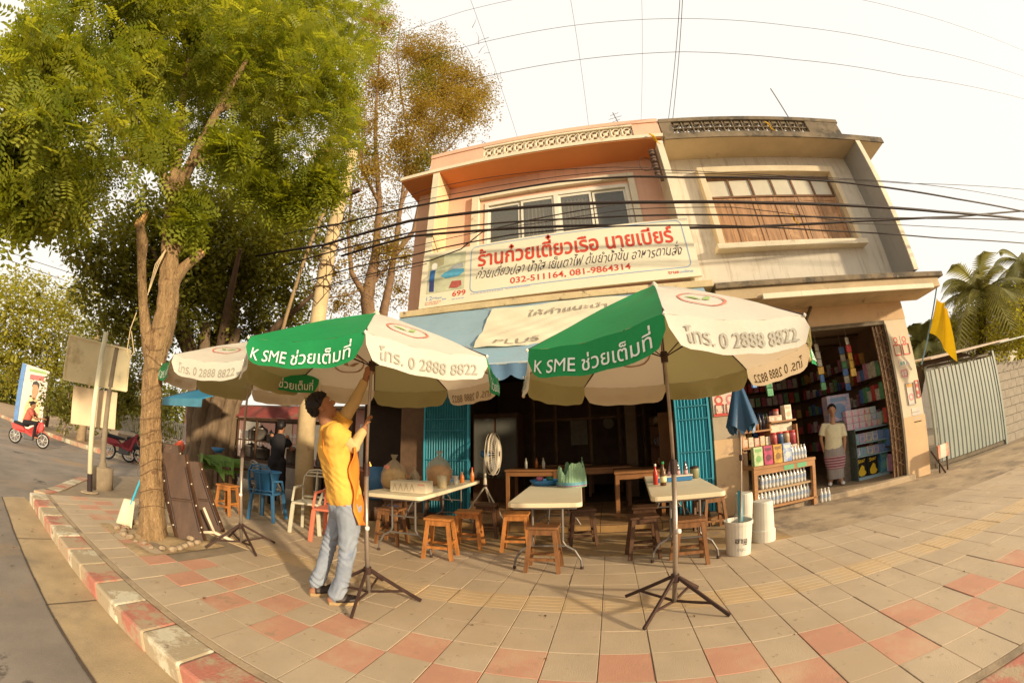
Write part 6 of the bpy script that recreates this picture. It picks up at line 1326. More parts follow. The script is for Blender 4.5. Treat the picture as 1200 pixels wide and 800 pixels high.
def rough(b, pts, rs, n=20, amp=.06):                              # bark with ridges: a dense tube pushed in and out
    P_, R_ = [], []
    pts = [Vector(p) for p in pts]
    for i in range(len(pts)-1):
        st_ = max(2, int((pts[i+1]-pts[i]).length/.05))
        for k in range(st_): f = k/st_; P_.append(pts[i].lerp(pts[i+1], f)); R_.append(rs[i]*(1-f)+rs[i+1]*f)
    P_.append(pts[-1]); R_.append(rs[-1]); s0 = len(b.v); b.tube(P_, R_, n)
    for i in range(len(P_)):
        c = P_[i]
        for k in range(n):
            v = Vector(b.v[s0+i*n+k]); h = c.z*9; a = k/n*2*PI
            w = 1+amp*(math.sin(a*5+h*.35)+.6*math.sin(a*9-h*.8)+.5*math.sin(h*3.1+a*2))+random.uniform(-.03, .03); b.v[s0+i*n+k] = tuple(c+(v-c)*w)
def TP(px, py, push=0.0): return at_g(px, py, -4.53, .15, push)
tr = thing('street_tree', 'roped street tree with sawn limbs and a spreading feathery crown by the kerb', 'tree')
b = MB()
rough(b, [(-4.53, .15, -.05), TP(178, 600), TP(177, 560), TP(177, 510), TP(178, 455), TP(182, 420), TP(188, 395), TP(195, 365), TP(198, 330), TP(199, 290), TP(202, 240), TP(206, 195), TP(210, 150)], [.185, .145, .13, .12, .115, .13, .14, .135, .125, .105, .09, .075, .06], 30, .085)
b.build('trunk', bark, tr, smooth=True)
for pts, rs, nm in (([TP(179, 425), TP(172, 395), TP(168, 360), TP(166, 310), TP(167, 284), TP(164, 262)], [.10, .075, .06, .055, .075, .045], 'limb'), ([TP(199, 338), TP(215, 314), TP(235, 297)], [.085, .07, .062], 'limb'), ([TP(203, 300), TP(212, 285), TP(223, 268)], [.06, .05, .045], 'limb'),
        ([TP(203, 235), TP(225, 190, -.3), TP(255, 130, -.6), TP(290, 70, -.9)], [.085, .07, .05, .03], 'limb'), ([TP(203, 230), TP(180, 180, .2), TP(140, 110, .3), TP(100, 60, .2)], [.075, .055, .04, .02], 'limb'), ([TP(208, 170), TP(215, 110, 0), TP(225, 50, -.2)], [.07, .05, .03], 'limb'),
        ([TP(255, 130, -.6), TP(310, 110, -.4), TP(360, 70, -.5)], [.045, .035, .02], 'limb'), ([TP(225, 190, -.3), TP(290, 190, .3), TP(350, 170, .5)], [.05, .035, .02], 'limb'), ([TP(180, 180, .2), TP(120, 190, .6), TP(60, 190, .8)], [.045, .03, .015], 'limb')):
    b = MB(); rough(b, pts, rs, 14, .05); b.build(nm, bark, tr, smooth=True)
for p, q_, r in ((TP(235, 297), TP(237, 295), .06),): b = MB(); b.tube([p, q_], [r, r*.9], 12); b.build('sawn_end', cutw, tr)
for k in range(5): b = MB(); a = TP(163+2*(k-2), 264); b.tube([a, a+Vector((.02*(k-2), 0, random.uniform(.1, .28)))], [.025, .004], 5); b.build('splinter', cutw, tr)
ropm = M('rope', (.55, .42, .24), .9, .1)
def ringat(px, py, r, n=1, tiltz=.02):
    c = TP(px, py); return [c+Vector((r*math.cos(a), r*math.sin(a), tiltz*math.sin(a*2+px))) for a in np.linspace(0, 2*PI, 25)]
for k in range(13):
    y = 590-k*17+random.uniform(-5, 5) if k < 9 else 440-(k-9)*16; f = (600-y)/180; px = 178-2*min(1, f)+(.12*(455-y) if y < 455 else 0); r = .172-.03*min(1, f)+(.012 if y < 455 else 0)
    b = MB(); b.tube(ringat(px, y+random.uniform(-2, 2), r, tiltz=random.uniform(.02, .07)), .0028, 4, cap=False); b.build('rope_turn', M('rope_brown', (.16, .09, .05), .9, .2), tr)
b = MB()
for k in range(3): b.tube([TP(196, 290, -.18), TP(186-2*k, 310, -.2), TP(176-k*1.5, 338+4*k, -.22)], .006, 5)
b.build('hanging_rope', ropm, tr)
b = MB(); b.tube([TP(160, 366, -.1), TP(153, 385, -.12), TP(149, 410, -.12), TP(152, 421, -.12), TP(157, 412, -.12), TP(154, 388, -.12)], .006, 5); b.build('rope_loop', ropm, tr)
def BL(lst, gx, gy, push=None, spread=.7, seed=3):
    rd = random.Random(seed); out = []
    for it in lst:
        px, py, r = it[:3]; pu = it[3] if len(it) > 3 else rd.uniform(-spread, spread)
        c = at_g(px, py, gx, gy, pu); D = (c-Vector(CAM)).length; out.append((tuple(c), r/400*D))
    return out
lf1 = leaf_mat('leaf_feathery', (.07, .125, .012), (.40, .40, .06), .52)
cr1 = [(60, 70, 62), (140, 45, 70), (230, 40, 75), (320, 45, 75), (392, 35, 48), (45, 140, 52), (110, 140, 70), (190, 110, 55, .9), (275, 120, 62), (350, 120, 62), (395, 120, 30), (70, 200, 45), (115, 195, 44, .3), (275, 170, 40, .9), (320, 190, 50, .5), (375, 180, 42), (300, 235, 26, 1.0), (355, 230, 32, .8), (20, 210, 30), (95, 100, 60, -.9), (300, 60, 60, -1.0), (380, 90, 45, -1.1), (180, 60, 60, .9), (20, 95, 40), (300, 10, 70, .5), (120, 5, 70, .5), (200, 0, 60, -.8)]
leaves('foliage', BL(cr1, -4.53, .15, spread=1.1), lf1, tr, 165, .066, .015, frond=6, seed=5, gap=.31)
spr = [(190, 165, 14, -.8), (270, 170, 16, -.9), (222, 232, 10, -.3), (222, 262, 12, -.2), (300, 215, 14, .2), (340, 235, 18, .4), (375, 215, 18, .2), (15, 175, 24, .3), (45, 60, 20, .3), (25, 235, 22, 0), (70, 235, 20, .2), (60, 215, 22)]
leaves('low_sprays', BL(spr, -4.53, .15), leaf_mat('leaf_young', (.16, .20, .02), (.34, .36, .04), .5), tr, 1400, .085, .022, frond=6, seed=8, gap=-.6, shell=.1)

# the big dark tree behind (a fig with many stems)
ft = thing('fig_tree', 'dark spreading tree with a fluted trunk behind the food cart', 'tree')
FX, FY_ = -8.6, 3.4
b = MB()
for k in range(9):
    a = k*2*PI/9; r = .42; rough(b, [(FX+r*1.2*math.cos(a), FY_+r*1.2*math.sin(a), -.1), (FX+r*math.cos(a), FY_+r*math.sin(a), .9), (FX+.5*math.cos(a+.3), FY_+.5*math.sin(a+.3), 2.0), (FX+1.1*math.cos(a+.4), FY_+1.1*math.sin(a+.4), 3.6)], [.26, .2, .17, .1], 12, .08)
rough(b, [(FX, FY_, -.1), (FX, FY_, 2.2), (FX, FY_, 4.5)], [.5, .42, .25], 16, .08)
b.build('trunk', M('bark_fig', (.22, .15, .09), .95, .35, 6, .8, stretch=(2, 2, .4)), ft, smooth=True)
for k in range(7):
    a = k*.9+.3; b = MB(); rough(b, [(FX+.3*math.cos(a), FY_+.3*math.sin(a), 2.2), (FX+1.3*math.cos(a), FY_+1.3*math.sin(a), 3.6), (FX+2.6*math.cos(a), FY_+2.6*math.sin(a), 4.8)], [.16, .1, .04], 10, .06); b.build('limb', bark_dk, ft, smooth=True)
cr2 = [(110, 290, 32), (150, 300, 42), (125, 340, 34), (165, 350, 42), (215, 290, 50), (225, 350, 46), (270, 280, 52), (280, 340, 48), (320, 300, 46), (330, 350, 36), (345, 260, 40), (250, 390, 28), (180, 390, 28), (140, 385, 24), (300, 385, 22), (85, 280, 16), (75, 318, 12), (345, 375, 20), (200, 320, 45, 1.0), (260, 310, 48, 1.2), (310, 270, 40, .8), (240, 250, 40, .5), (170, 260, 34, .5)]
leaves('foliage', BL(cr2, FX, FY_, spread=1.0), leaf_mat('leaf_fig', (.055, .07, .012), (.27, .25, .035), .4), ft, 380, .13, .035, seed=15, gap=.0)

# the thin brown tree behind the utility pole
bt_ = thing('brown_tree', 'tall half bare brown leaved tree behind the pale utility pole', 'tree'); BX, BY = -7.2, 9.5
def BP(px, py, push=0): return at_g(px, py, BX, BY, push)
b = MB(); rough(b, [(BX-.1, BY, -.1), BP(436, 400), BP(430, 350), BP(440, 300), BP(445, 240), BP(440, 170), BP(442, 100), BP(446, 50)], [.34, .28, .25, .17, .12, .09, .06, .03], 14, .07); b.build('trunk', M('bark_brown', (.22, .13, .07), .95, .3, 5, .6), bt_, smooth=True)
rb_ = random.Random(9)
for pts, r0 in (([BP(446, 385), BP(455, 340), BP(462, 300), BP(470, 240), BP(480, 170), BP(500, 100)], .3), ([BP(430, 350), BP(412, 320), BP(408, 270), BP(415, 200)], .22), ([BP(462, 300), BP(485, 270), BP(492, 235), BP(520, 180), BP(545, 150)], .18), ([BP(445, 240), BP(425, 200), BP(418, 140), BP(420, 80)], .13), ([BP(470, 240), BP(500, 170), BP(535, 120), BP(560, 105)], .12), ([BP(480, 170), BP(470, 110), BP(465, 60), BP(470, 25)], .09), ([BP(462, 300), BP(440, 330), BP(410, 345), BP(380, 350)], .08)):
    b = MB(); rough(b, pts, list(np.linspace(r0*.62, .02, len(pts))), 10, .06); b.build('limb', MATS['bark_brown'], bt_, smooth=True)
b = MB()
for k in range(170):
    px, py = rb_.uniform(370, 580), rb_.uniform(30, 370)
    if px > 500 and py > 200: continue
    a = BP(px, py, rb_.uniform(-1.2, 1.2)); d = Vector((rb_.uniform(-1, 1), rb_.uniform(-1, 1), rb_.uniform(-.2, 1))).normalized(); L = rb_.uniform(.5, 1.3)
    b.tube([a, a+d*L*.5+Vector((0, 0, .1)), a+d*L+Vector((rb_.uniform(-.2, .2), 0, -.05))], [.02, .012, .004], 4, cap=False)
tag(b.build('twigs', MATS['bark_brown'], bt_), kind='stuff')
cr3 = [(430, 60, 26), (445, 100, 28), (425, 140, 26), (500, 70, 34), (520, 110, 40), (545, 130, 34), (490, 130, 34), (560, 110, 24), (470, 170, 34), (430, 200, 30), (510, 160, 30), (400, 240, 26), (450, 250, 26), (480, 200, 28), (420, 290, 22), (390, 320, 24), (385, 180, 26), (400, 120, 24), (540, 90, 22), (468, 340, 22), (395, 355, 22), (450, 30, 18), (440, 320, 26), (420, 350, 22), (455, 290, 28), (375, 300, 24), (370, 340, 20), (435, 20, 22), (475, 300, 20), (410, 160, 26), (480, 60, 20)]
leaves('foliage', BL(cr3, BX, BY, spread=1.3), leaf_mat('leaf_brown', (.17, .11, .025), (.44, .32, .07), .4), bt_, 190, .11, .033, seed=21, gap=.05, shell=.1)
leaves('green_clumps', BL([(505, 195, 17), (490, 190, 20), (512, 75, 16), (410, 260, 20), (430, 180, 16), (495, 100, 18)], BX, BY), leaf_mat('leaf_olive', (.10, .11, .015), (.3, .27, .04), .35), bt_, 260, .12, .034, seed=22, gap=0)

# trees across the street
def bushy(name, label, blobs, gx, gy, m_, dens, ln, wd, seed, trunk=None, frond=0, group=None):
    t = thing(name, label, 'tree', group=group); leaves('foliage', BL(blobs, gx, gy, spread=1.2, seed=seed), m_, t, dens, ln, wd, frond=frond, seed=seed)
    if trunk:
        for tx, ty, h, r in trunk: b = MB(); rough(b, [(tx, ty, -.15), (tx+.1, ty, h*.5), (tx-.1, ty+.1, h)], [r, r*.8, r*.5], 10, .06); b.build('trunk', bark_dk, t, smooth=True)
    return t
ly = leaf_mat('leaf_yellowgreen', (.16, .17, .02), (.46, .42, .07), .45); lo = leaf_mat('leaf_midgreen', (.07, .09, .015), (.24, .22, .04), .4)
bushy('tamarind_tree', 'yellow green feathery tree over the billboard at the far left', [(10, 360, 26), (25, 400, 28), (5, 420, 26), (45, 345, 20), (60, 380, 24), (55, 420, 20), (30, 440, 16), (15, 330, 14), (75, 350, 14)], -28, 2.6, ly, 60, .26, .08, 31, [(-28, 2.6, 4.5, .22)])
bushy('tamarind_tree', 'yellow green tree right of the far billboard behind the leaning street pole', [(85, 370, 22), (100, 340, 18), (110, 400, 20), (80, 420, 24), (95, 450, 18), (70, 455, 18)], -26, 6, ly, 70, .24, .07, 32, [(-26, 6, 4, .2)])
bushy('hedge_tree', 'dark green bushy tree behind the tan signboards', [(75, 480, 16), (90, 470, 20), (110, 460, 24), (60, 460, 16), (130, 480, 18), (110, 490, 12), (150, 470, 18), (125, 430, 22), (140, 440, 24), (150, 410, 26), (120, 400, 26), (165, 450, 22), (95, 430, 22)], -19.5, 6.9, lo, 100, .2, .06, 33, [(-18.5, 6.3, 1.8, .25)])
bushy('hedge_tree', 'green shrub beside the fluted trunk across the side street', [(195, 480, 14), (205, 460, 14), (190, 500, 12), (200, 505, 10)], -12.5, 7.2, lo, 160, .14, .04, 34, [(-12.5, 7.2, 1.2, .1)])
t = thing('far_trees', 'hazy line of distant trees at the end of the street and behind the far fence', 'trees'); leaves('foliage', [(( -70+4*k*.9*math.cos(k), -14+5.0*k, 1.5+1.2*math.sin(k*2.1)), (5, 4.5, 4.0)) for k in range(22)]+[((-48+5*k, 52+3*math.sin(k), 2), (5, 4, 4)) for k in range(14)]+[((24+4*k, 30-3*k, 1.5), (4, 4, 3.4)) for k in range(9)], lo, t, 9, .6, .22, seed=60, gap=-.4)

# palms and shrubs behind the corrugated gate
def palm(label, px, py, gx, gy, n, L, seed, m_):
    rd = random.Random(seed); t = thing('palm_tree', label, 'tree'); c = at_g(px, py, gx, gy)
    b = MB(); rough(b, [(gx, gy, -.1), ((c.x+gx)/2, (c.y+gy)/2, c.z/2), tuple(c)], [.2, .16, .14], 12, .05); b.build('trunk', bark_dk, t, smooth=True)
    for k in range(n):
        a = k*2.4+rd.uniform(-.2, .2); el = rd.uniform(-.1, 1.3); Lk = L*rd.uniform(.8, 1.1); h = Vector((math.cos(a), math.sin(a), 0)); pts = []
        for i in range(13): s_ = i/12; pts.append(c+h*(Lk*s_*math.cos(el)*(1-.1*s_))+Vector((0, 0, 1))*(Lk*(math.sin(el)*s_-(.75-.25*math.sin(el))*s_*s_)))
        b = MB(); b.tube(pts, list(np.linspace(.025, .006, 13)), 4)
        for i in range(1, 13):
            for j in range(2):
                p = pts[i-1].lerp(pts[i], j/2); d = (pts[i]-pts[i-1]).normalized(); sd = d.cross(Vector((0, 0, 1))).normalized(); w = Lk*.27*math.sin(PI*min(1, (i+.5)/13.5))**.6
                for s2 in (-1, 1): o = (sd*s2*.85+d*.55-Vector((0, 0, 1))*.45); e = p+o*w*rd.uniform(.8, 1.1); x = d*.034; b.add([p-x, p+x, e], [(0, 1, 2)])
        b.build('palm_frond', m_, t)
    return t
pmt = M('palm_leaf', (.36, .33, .09), .5, .3, 3, .05, trans=.35); pmt2 = M('palm_leaf_dark', (.24, .24, .07), .5, .3, 3, .05, trans=.3)
palm('feathery palm rising over the corrugated gate', 1150, 345, 10.5, 6.6, 34, 2.1, 41, pmt)
palm('palm at the right edge of the view behind the block wall', 1200, 310, 12.8, 6.6, 26, 1.8, 42, pmt)
palm('dark palm close behind the corner of the beige house', 1083, 405, 8.6, 7.6, 28, 1.5, 43, pmt2)
t = thing('shrub', 'yellow green shrubs over the corrugated gate and block wall', 'shrub')
leaves('foliage', BL([(1130, 390, 16), (1140, 365, 16), (1170, 360, 18), (1110, 385, 12), (1155, 385, 22), (1180, 380, 22), (1195, 400, 18), (1160, 405, 14), (1115, 400, 12), (1100, 408, 10), (1190, 350, 14), (1175, 405, 14)], 10.6, 5.8, spread=.5), ly, t, 420, .10, .03, seed=44, gap=-.1)
leaves('dark_foliage', BL([(1095, 400, 14), (1080, 410, 10), (1125, 375, 14), (1150, 360, 14), (1120, 410, 10), (1110, 385, 14), (1145, 400, 16), (1190, 385, 18)], 11.5, 7.6, spread=.5), lo, t, 360, .12, .035, seed=45, gap=-.1)
# ================================================================ GATE, WALLS, POLES, SIGNBOARDS, CABLES
galv = M('galvanised', (.29, .31, .25), .5, .12, 2, .1, spots=[((.30, .28, .22), 2, .6, .1)])
t = thing('corrugated_gate', 'grey green corrugated metal gate beside the beige house', 'gate')
ga, gb = Vector((6.72, 4.36, .0)), Vector((9.20, 4.44, .0)); n = 17
for i in range(n):
    a, c = ga.lerp(gb, i/n), ga.lerp(gb, (i+1)/n); q = MB(); w = (c-a).length; up = 1.86+.06*i/n
    prof = [(0, 0), (.22, 0), (.34, -.016), (.66, -.016), (.78, 0), (1, 0)]
    vs = [(a.x+(c.x-a.x)*u, a.y+(c.y-a.y)*u+d, .10) for u, d in prof]+[(a.x+(c.x-a.x)*u, a.y+(c.y-a.y)*u+d, up) for u, d in prof]
    q.add(vs, [(k, k+1, k+7, k+6) for k in range(5)]); q.build('metal_sheet', galv, t)
q = MB(); q.bar((6.6, 4.40, .05), (9.2, 4.48, .05), .05, .07); q.build('bottom_rail', MATS['frame_dark'], t); q = MB(); q.bar((6.6, 4.42, 1.93), (9.2, 4.5, 1.98), .05, .05); q.build('top_rail', MATS['frame_dark'], t)
q = MB(); q.box(9.2, 9.27, 4.42, 4.48, -.05, 2.05); q.build('post', galv, t); q = MB(); q.box(6.64, 6.69, 4.37, 4.42, -.05, 1.95); q.build('post', galv, t)
q = MB(); q.add([(6.45, 3.98, 2.03), (9.35, 3.95, 2.16), (9.35, 4.9, 2.26), (6.45, 4.9, 2.14)], [(0, 1, 2, 3)]); q.build('canopy_sheet', M('sheet_pale', (.6, .46, .33), .6, .15), t, solid=.03)
q = MB(); q.add([(6.5, 4.3, 1.95), (8.2, 4.28, 2.0), (7.8, 4.3, 2.10), (6.5, 4.3, 2.05)], [(0, 1, 2, 3)]); q.build('torn_lining', darker, t, solid=.01)
q = MB(); q.tube([(9.0, 4.2, 2.14), (11.2, 4.25, 2.22)], .025, 6); q.build('tail_pipe', galv, t)
t = thing('block_wall', 'grey concrete block wall at the right edge beyond the gate', 'wall')
bkm = M('block_grey', (.40, .34, .26), .95, .2, 4, .4); blk = None
for r in range(9):
    for c in range(16):
        if blk is None: q = MB(); q.box(.006, .386, .006, .14, .005, .188); blk = q.build('concrete_block', bkm, t); o = blk
        else: o = blk.copy(); col.objects.link(o)
        o.location = (9.36+c*.39-(.195 if r % 2 else 0)*(1 if c else 0), 4.5+random.uniform(-.003, .003), -.02+r*.193)
q = MB(); q.box(9.34, 15.6, 4.53, 4.62, -.05, 1.70); q.build('mortar', M('mortar', (.26, .22, .17), .95, .2), t)
# a second house wall beyond, seen as a slope of roof over the trees
t = thing('far_roof_house', 'far house with a grey brown roof slope behind the palms at the right edge', 'building'); q = MB(); q.box(17, 24, 9, 16, -.15, 3.6); q.build('wall', grayw, t)
q = MB(); q.prism([(16.4, 3.6), (24.6, 3.6), (20.5, 5.4)], 8.4, 16.6); q.build('roof', M('roof_brown', (.30, .24, .17), .9, .2, 3, .3), t)

def pole(name, label, pts, rs, m_, cat='pole', extra=None):
    t = thing(name, label, cat); q = MB(); q.tube(pts, rs, 14); q.build('shaft', m_, t, smooth=True); return t
up_ = pole('utility_pole', 'pale concrete utility pole rising behind the middle umbrella into the tree crowns', [(-4.84, 3.0, -.02), (-4.84, 3.0, 3.3), (-4.89, 3.0, 7.6)], [.165, .15, .12], M('pole_concrete', (.62, .46, .25), .9, .2, 3, .3, spots=[((.34, .2, .1), 3, .62, .08)]))
q = MB(); q.bar((-5.4, 2.93, 6.1), (-4.3, 2.9, 6.2), .07, .09); q.build('cross_arm', wood_dk, up_)
for k in range(4): q = MB(); q.tube([Vector((-4.86+.17*math.cos(a), 3+.17*math.sin(a), 4.1+k*.45+.02*math.sin(a))) for a in np.linspace(0, 2*PI, 20)], .012, 5, cap=False); q.build('pole_band', rust, up_)
for k in range(5):
    rdd = random.Random(k+50); q = MB(); z = 3.9+.38*k; q.tube([(-4.7, 2.85, z+.4), (-4.5+.1*rdd.random(), 2.8, z+.05), (-4.75, 2.82, z-.2), (-5.0-.3*rdd.random(), 2.8, z+.1), (-5.3, 2.8, z+.35)], .009, 5); q.build('slack_cable', legm, up_)
q = MB(); q.tube([(-5.05, 2.9, 6.3), (-5.35, 2.9, 5.2), (-5.7, 2.95, 3.6), (-5.9, 3.0, 2.6)], .035, 6); q.build('leaning_stake', M('stake', (.35, .24, .12), .9, .2), up_)

t = pole('sign_post', 'thin white sign post with a black painted foot beside the kerb end', [(-7.32, .16, .30), (-7.32, .10, 2.6)], [.045, .045], M('post_white', (.80, .72, .50), .7, .08)); q = MB(); q.tube([(-7.32, .165, -.02), (-7.32, .16, .298)], .046, 14); q.build('black_foot', M('paint_black_flat', (.035, .02, .02), .7, .1), t)
q = MB(); q.lathe([(.16, 0), (.15, .012), (.001, .02)], 14, c=(-7.32, .165, -.0)); q.build('footing', MATS['apron_concrete'], t)
t = thing('road_sign', 'pair of tan signboard backs on a grey pole standing in a concrete drum', 'sign')
q = MB(); q.tube([(-7.8, .53, .3), (-7.8, .50, 2.55)], .055, 12); q.build('pole', M('pole_grey', (.24, .19, .13), .7, .15), t); q = MB(); q.lathe([(.21, -.02), (.21, .36), (.19, .37), (.08, .38), (.07, .45)], 18, c=(-7.8, .53, 0)); q.build('drum', M('drum_concrete', (.34, .26, .17), .95, .25, 3, .3), t, smooth=True)
bt1 = M('sign_back_cream', (.85, .72, .45), .7, .12, 1.5, .1, spots=[((.5, .38, .2), 1.4, .55, .12)]); bt2 = M('sign_back_tan', (.72, .55, .35), .7, .12, 1.5, .1)
def panel(corners, m_, nm, depth=.045):
    n_ = (Vector(corners[1])-Vector(corners[0])).cross(Vector(corners[3])-Vector(corners[0])).normalized()*depth; q = MB(); c2 = [tuple(Vector(c)-n_) for c in corners]
    q.add(list(corners)+c2, [(0, 1, 2, 3), (7, 6, 5, 4), (0, 4, 5, 1), (1, 5, 6, 2), (2, 6, 7, 3), (3, 7, 4, 0)]); return q.build(nm, m_, t, bevel=.006)
sx = -7.72
c1 = [(sx-.2, -.37, 1.72), (sx+.0, .82, 1.76), (sx+.0, .76, 2.50), (sx-.2, -.42, 2.46)]
p1 = panel(c1, bt1, 'upper_board')
for k in range(2):                                                 # folded rim of the pan-shaped board
    for a, b_ in zip(c1, c1[1:]+c1[:1]): q = MB(); q.bar(Vector(a)+Vector((.012, -.002, 0)), Vector(b_)+Vector((.012, -.002, 0)), .02, .03); q.build('board_rim', bt1, p1) if k == 0 else None
c2 = [(sx-.2, -.12, 1.02), (sx-.02, .70, 1.05), (sx-.02, .66, 1.70), (sx-.2, -.16, 1.66)]; panel(c2, bt2, 'lower_board')
# a tree branch across, blue canopy behind the trunk
q = MB(); q.grid(lambda u, v: (-7.9+u*1.7, 2.6-.9*v, 2.15-.35*v-.02*math.sin(PI*u)), 12, 6); tag(q.build('blue_canopy', M('tarp_blue', (.04, .25, .42), .6, .12, 3, .1), smooth=True, solid=.01), 'small bright blue canopy seen behind the roped trunk', 'canopy')
q = MB(); q.grid(lambda u, v: (-7.9+u*1.7, 1.69+.005*math.sin(u*30), 1.795-.14*v), 20, 2); tag(q.build('canopy_valance', M('tarp_blue_edge', (.10, .32, .45), .6, .15, 8, .1), smooth=True), 'short pale blue valance at the front of the small blue canopy', 'valance')
q = MB(); q.box(-9.4, -8.0, 4.9, 4.93, 1.2, 1.42); tag(q.build('white_banner', M('banner_white', (.72, .68, .6), .8, .05)), 'narrow white banner hung across the side street railing', 'banner')

# street poles across the road
pole('street_pole', 'weathered concrete pole leaning left of the tan signboards across the street', [(-20.6, 3.2, -.1), (-20.9, 3.35, 2.6), (-21.0, 3.3, 5.4)], [.24, .2, .14], M('pole_grey_far', (.42, .30, .18), .9, .2))
pole('marker_post', 'thin red and white post before the far street pole', [(-21.6, 2.6, -.05), (-21.8, 2.62, 2.55)], [.05, .045], M('post_pinkish', (.7, .5, .42), .8, .2, 2))
t = thing('billboard', 'upright billboard showing a portrait on white with blue side panel at the far left', 'billboard')
B0 = Vector((-22.5, 1.55, 0)); hU = 2.4; e = B0; f_ = Vector((-22.9, .15, 0))
def bbp(u, v, d=0): p = f_.lerp(e, u); n_ = Vector(((e-f_).y, -(e-f_).x, 0)).normalized(); n_ = n_ if n_.x > 0 else -n_; return (p.x+n_.x*d, p.y+n_.y*d, -.02+v*(hU+.35))
q = MB(); q.add([bbp(0, 0, 0), bbp(1, 0, 0), bbp(1, 1, 0), bbp(0, 1.03, 0), bbp(0, 0, -.5), bbp(1, 0, -.5), bbp(1, 1, -.5), bbp(0, 1.03, -.5)], [(0, 1, 2, 3), (7, 6, 5, 4), (0, 4, 5, 1), (1, 5, 6, 2), (2, 6, 7, 3), (3, 7, 4, 0)]); q.build('board', M('board_pale', (.66, .58, .5), .6, .1), t)
def bb(nm, pts, m_, d): q = MB(); q.add([bbp(u, v, d) for u, v in pts], [tuple(range(len(pts)))]); q.build(nm, m_, t)
bb('sky_band', [(.0, .0), (.16, 0), (.16, 1.02), (0, 1.03)], M('bb_blue', (.12, .25, .52), .6, .2), .02); bb('heading', [(.35, .80), (.85, .82), (.85, .9), (.35, .88)], M('bb_red', (.6, .15, .15), .6, .2), .02); bb('title', [(.3, .93), (.9, .94), (.9, .98), (.3, .97)], M('bb_green', (.3, .45, .15), .6, .2), .02)
bb('shirt', [(.3, .12), (.9, .12), (.86, .42), (.72, .52), (.5, .52), (.36, .42)], M('bb_cream', (.72, .52, .26), .6, .2), .02); bb('neck', [(.55, .48), (.68, .48), (.68, .58), (.55, .58)], M('bb_skin', (.5, .26, .14), .6, .1), .03); bb('face', [(.5, .60), (.56, .53), (.66, .53), (.72, .60), (.72, .72), (.62, .76), (.52, .73)], MATS['bb_skin'], .04); bb('hair', [(.48, .68), (.53, .73), (.66, .735), (.73, .68), (.73, .76), (.62, .80), (.5, .77)], hairm, .05)
# fence and low wall across the side street
t = thing('bar_fence', 'white barred fence on a low wall across the side street', 'fence'); fw = M('fence_white', (.55, .52, .46), .7, .1)
q = MB(); q.bar((-24, 6.3, .15), (-10.2, 8.6, .15), .2, .6); q.build('base_wall', M('fence_base', (.36, .28, .2), .9, .2), t); N = 90; bar0 = None
for i in range(N):
    f = i/N
    if bar0 is None: q = MB(); q.box(-.02, .02, -.02, .02, .4, 1.5); bar0 = q.build('fence_bar', fw, t); o = bar0
    else: o = bar0.copy(); col.objects.link(o)
    o.location = (-24+13.8*f, 6.3+2.3*f, 0)
for z in (.6, 1.4): q = MB(); q.bar((-24, 6.3, z), (-10.2, 8.6, z), .04, .04); q.build('fence_rail', fw, t)
# buildings behind the cart
t = thing('far_shop', 'low shop with pink wall, pale panels and a blue sign behind the food cart', 'building')
q = MB(); q.box(-24, -5.4, 10.6, 14, -.15, 2.7); q.build('wall', M('far_pink', (.56, .30, .24), .9, .2, .8, .1), t); q = MB(); q.box(-24.3, -5.2, 10.2, 14.2, 2.7, 2.8); q.build('roof', M('far_roof', (.25, .18, .12), .9, .2), t)
for (x0, x1, z0, z1, m_) in ((-9.4, -8.3, .4, 2.1, M('far_white', (.7, .62, .48), .7, .1)), (-10.9, -10.1, .5, 2.0, M('far_green', (.2, .32, .2), .7, .2)), (-8.1, -7.0, 1.1, 2.1, M('far_blue', (.05, .30, .52), .6, .1)), (-12.4, -11.4, .5, 2.2, MATS['far_white']), (-6.9, -6.4, .5, 1.9, MATS['far_white']), (-14.6, -13.4, .5, 2.1, M('far_tan', (.5, .36, .24), .7, .1)), (-17, -15.8, .5, 2.1, MATS['far_white']), (-20, -18.6, .5, 2.0, MATS['far_tan'])): q = MB(); q.box(x0, x1, 10.55, 10.598, z0, z1); q.build('shop_panel', m_, t)

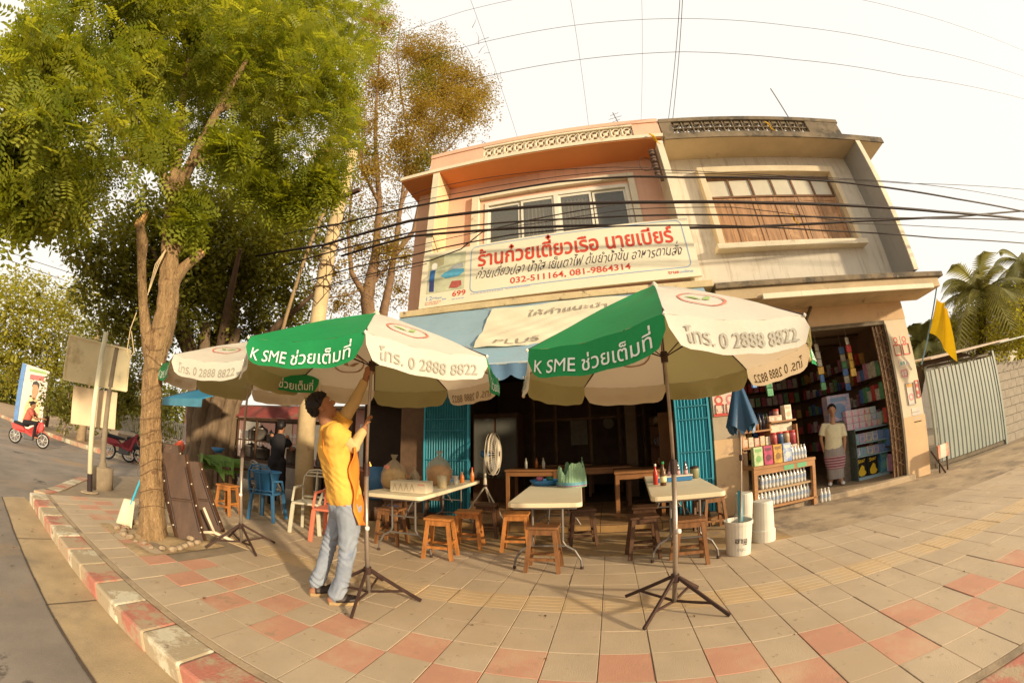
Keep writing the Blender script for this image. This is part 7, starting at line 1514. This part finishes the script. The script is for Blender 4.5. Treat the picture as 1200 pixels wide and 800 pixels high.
# ---------------------------------------------------------------- cables
wire = M('cable_black', (.035, .022, .017), .6, .1)
CAB = [
 ('thick cable bundle crossing the wooden shutters just under the glass row', 2.8, .026, [(300, 300), (380, 287), (480, 259), (555, 249), (655, 240), (780, 237), (900, 238), (1000, 241), (1100, 248), (1200, 257)]),
 ('cable under the thick bundle, across both windows', 2.75, .014, [(330, 312), (400, 292), (480, 273), (600, 260), (680, 256), (780, 252), (900, 253), (1000, 256), (1100, 256), (1200, 258)]),
 ('thick cable passing behind the top corner of the shop sign', 3.47, .024, [(400, 300), (480, 277), (580, 269), (700, 264), (805, 267), (880, 266), (960, 262), (1050, 257), (1120, 254), (1200, 247)]),
 ('cable bundle along the top of the wooden shutters', 2.8, .018, [(330, 275), (400, 262), (480, 243), (560, 229), (655, 213), (742, 207), (800, 208), (900, 209), (980, 213), (1040, 220), (1120, 233), (1200, 248)]),
 ('thin cable above the bundle on the pink wall', 2.9, .006, [(340, 262), (480, 238), (560, 222), (655, 207), (742, 199), (840, 202), (960, 210), (1060, 215), (1200, 222)]),
 ('low cable rising from the left across the shutters to the right', 2.85, .012, [(360, 330), (420, 312), (480, 300), (520, 290), (600, 275), (700, 266), (830, 264), (960, 270), (1100, 279), (1200, 285)]),
 ('thin cable slanting between the upper and lower bundles', 2.7, .006, [(400, 310), (480, 290), (560, 272), (640, 260), (740, 245), (860, 243), (1000, 262), (1100, 266), (1200, 273)]),
 ('thin cable on the roof soffit of the pink house', 3.3, .006, [(440, 245), (500, 222), (560, 210), (640, 200), (720, 196), (765, 197)]),
 ('thin wire fanning to the upper right beyond the beige house', 2.8, .006, [(780, 203), (900, 207), (1000, 210), (1060, 214), (1120, 221), (1200, 235)]),
 ('sagging cable left of the pink house over the sign corner', 2.9, .010, [(350, 345), (420, 325), (470, 312), (505, 305), (540, 292), (565, 272), (620, 258), (720, 240)]),
 ('low thin cable over the left end of the shop sign', 3.2, .007, [(380, 338), (430, 325), (480, 314), (500, 309)]),
]
for lab, y, r, P_ in CAB:
    q = MB(); q.tube([at_y(px, py, y) for px, py in P_], r, 7); tag(q.build('cable', wire, smooth=True), lab, 'cable', 'cables before the houses')
for lab, y, P_ in (('highest of the thin wires against the sky at the left', 1.6, [(430, 58), (483, 34), (545, 13), (606, -1)]), ('upper long thin wire across the sky', 1.6, [(480, 76), (545, 55), (665, 31), (800, 22), (930, 31), (1060, 53), (1200, 90)]),
        ('lower long thin wire across the sky', 1.6, [(470, 118), (560, 92), (680, 70), (800, 61), (930, 70), (1060, 89), (1200, 116)]), ('thin wire in the top right corner of the sky', 1.6, [(1000, -2), (1060, 12), (1130, 33), (1200, 60)]),
        ('thin wire at the left over the yellow green trees', 0, [(-2, 300), (30, 312), (75, 328)]), ('faint wire above it at the left over the trees', 0, [(-2, 290), (40, 306), (90, 322)])):
    q = MB(); q.tube([at_y(px, py, y) if y else at_d(px, py, 20) for px, py in P_], .0042 if y else .012, 5); tag(q.build('sky_wire', wire), lab, 'wire', 'thin wires against the sky')
for lab, a, b_, r in (('left of the pair of wires running overhead from the roof', (783, 143), (797, -4), .006), ('right of the pair of wires running overhead from the roof', (788, 143), (800, -4), .006), ('single faint wire left of the overhead pair', (751, 147), (752, -4), .0025), ('faint wire from the middle of the pink roof', (690, 150), (668, -4), .003), ('faint wire from the left of the pink roof', (606, 160), (550, -4), .003)):
    A = at_y(*a, 3.7); d = at_d(*b_, 1.0)-Vector(CAM); B_ = Vector(CAM)+d*7.5; q = MB(); q.tube([A, A.lerp(B_, .5), B_, B_+(B_-A)*.8], r, 5); tag(q.build('overhead_wire', wire), lab, 'wire', 'wires running overhead from the roof')
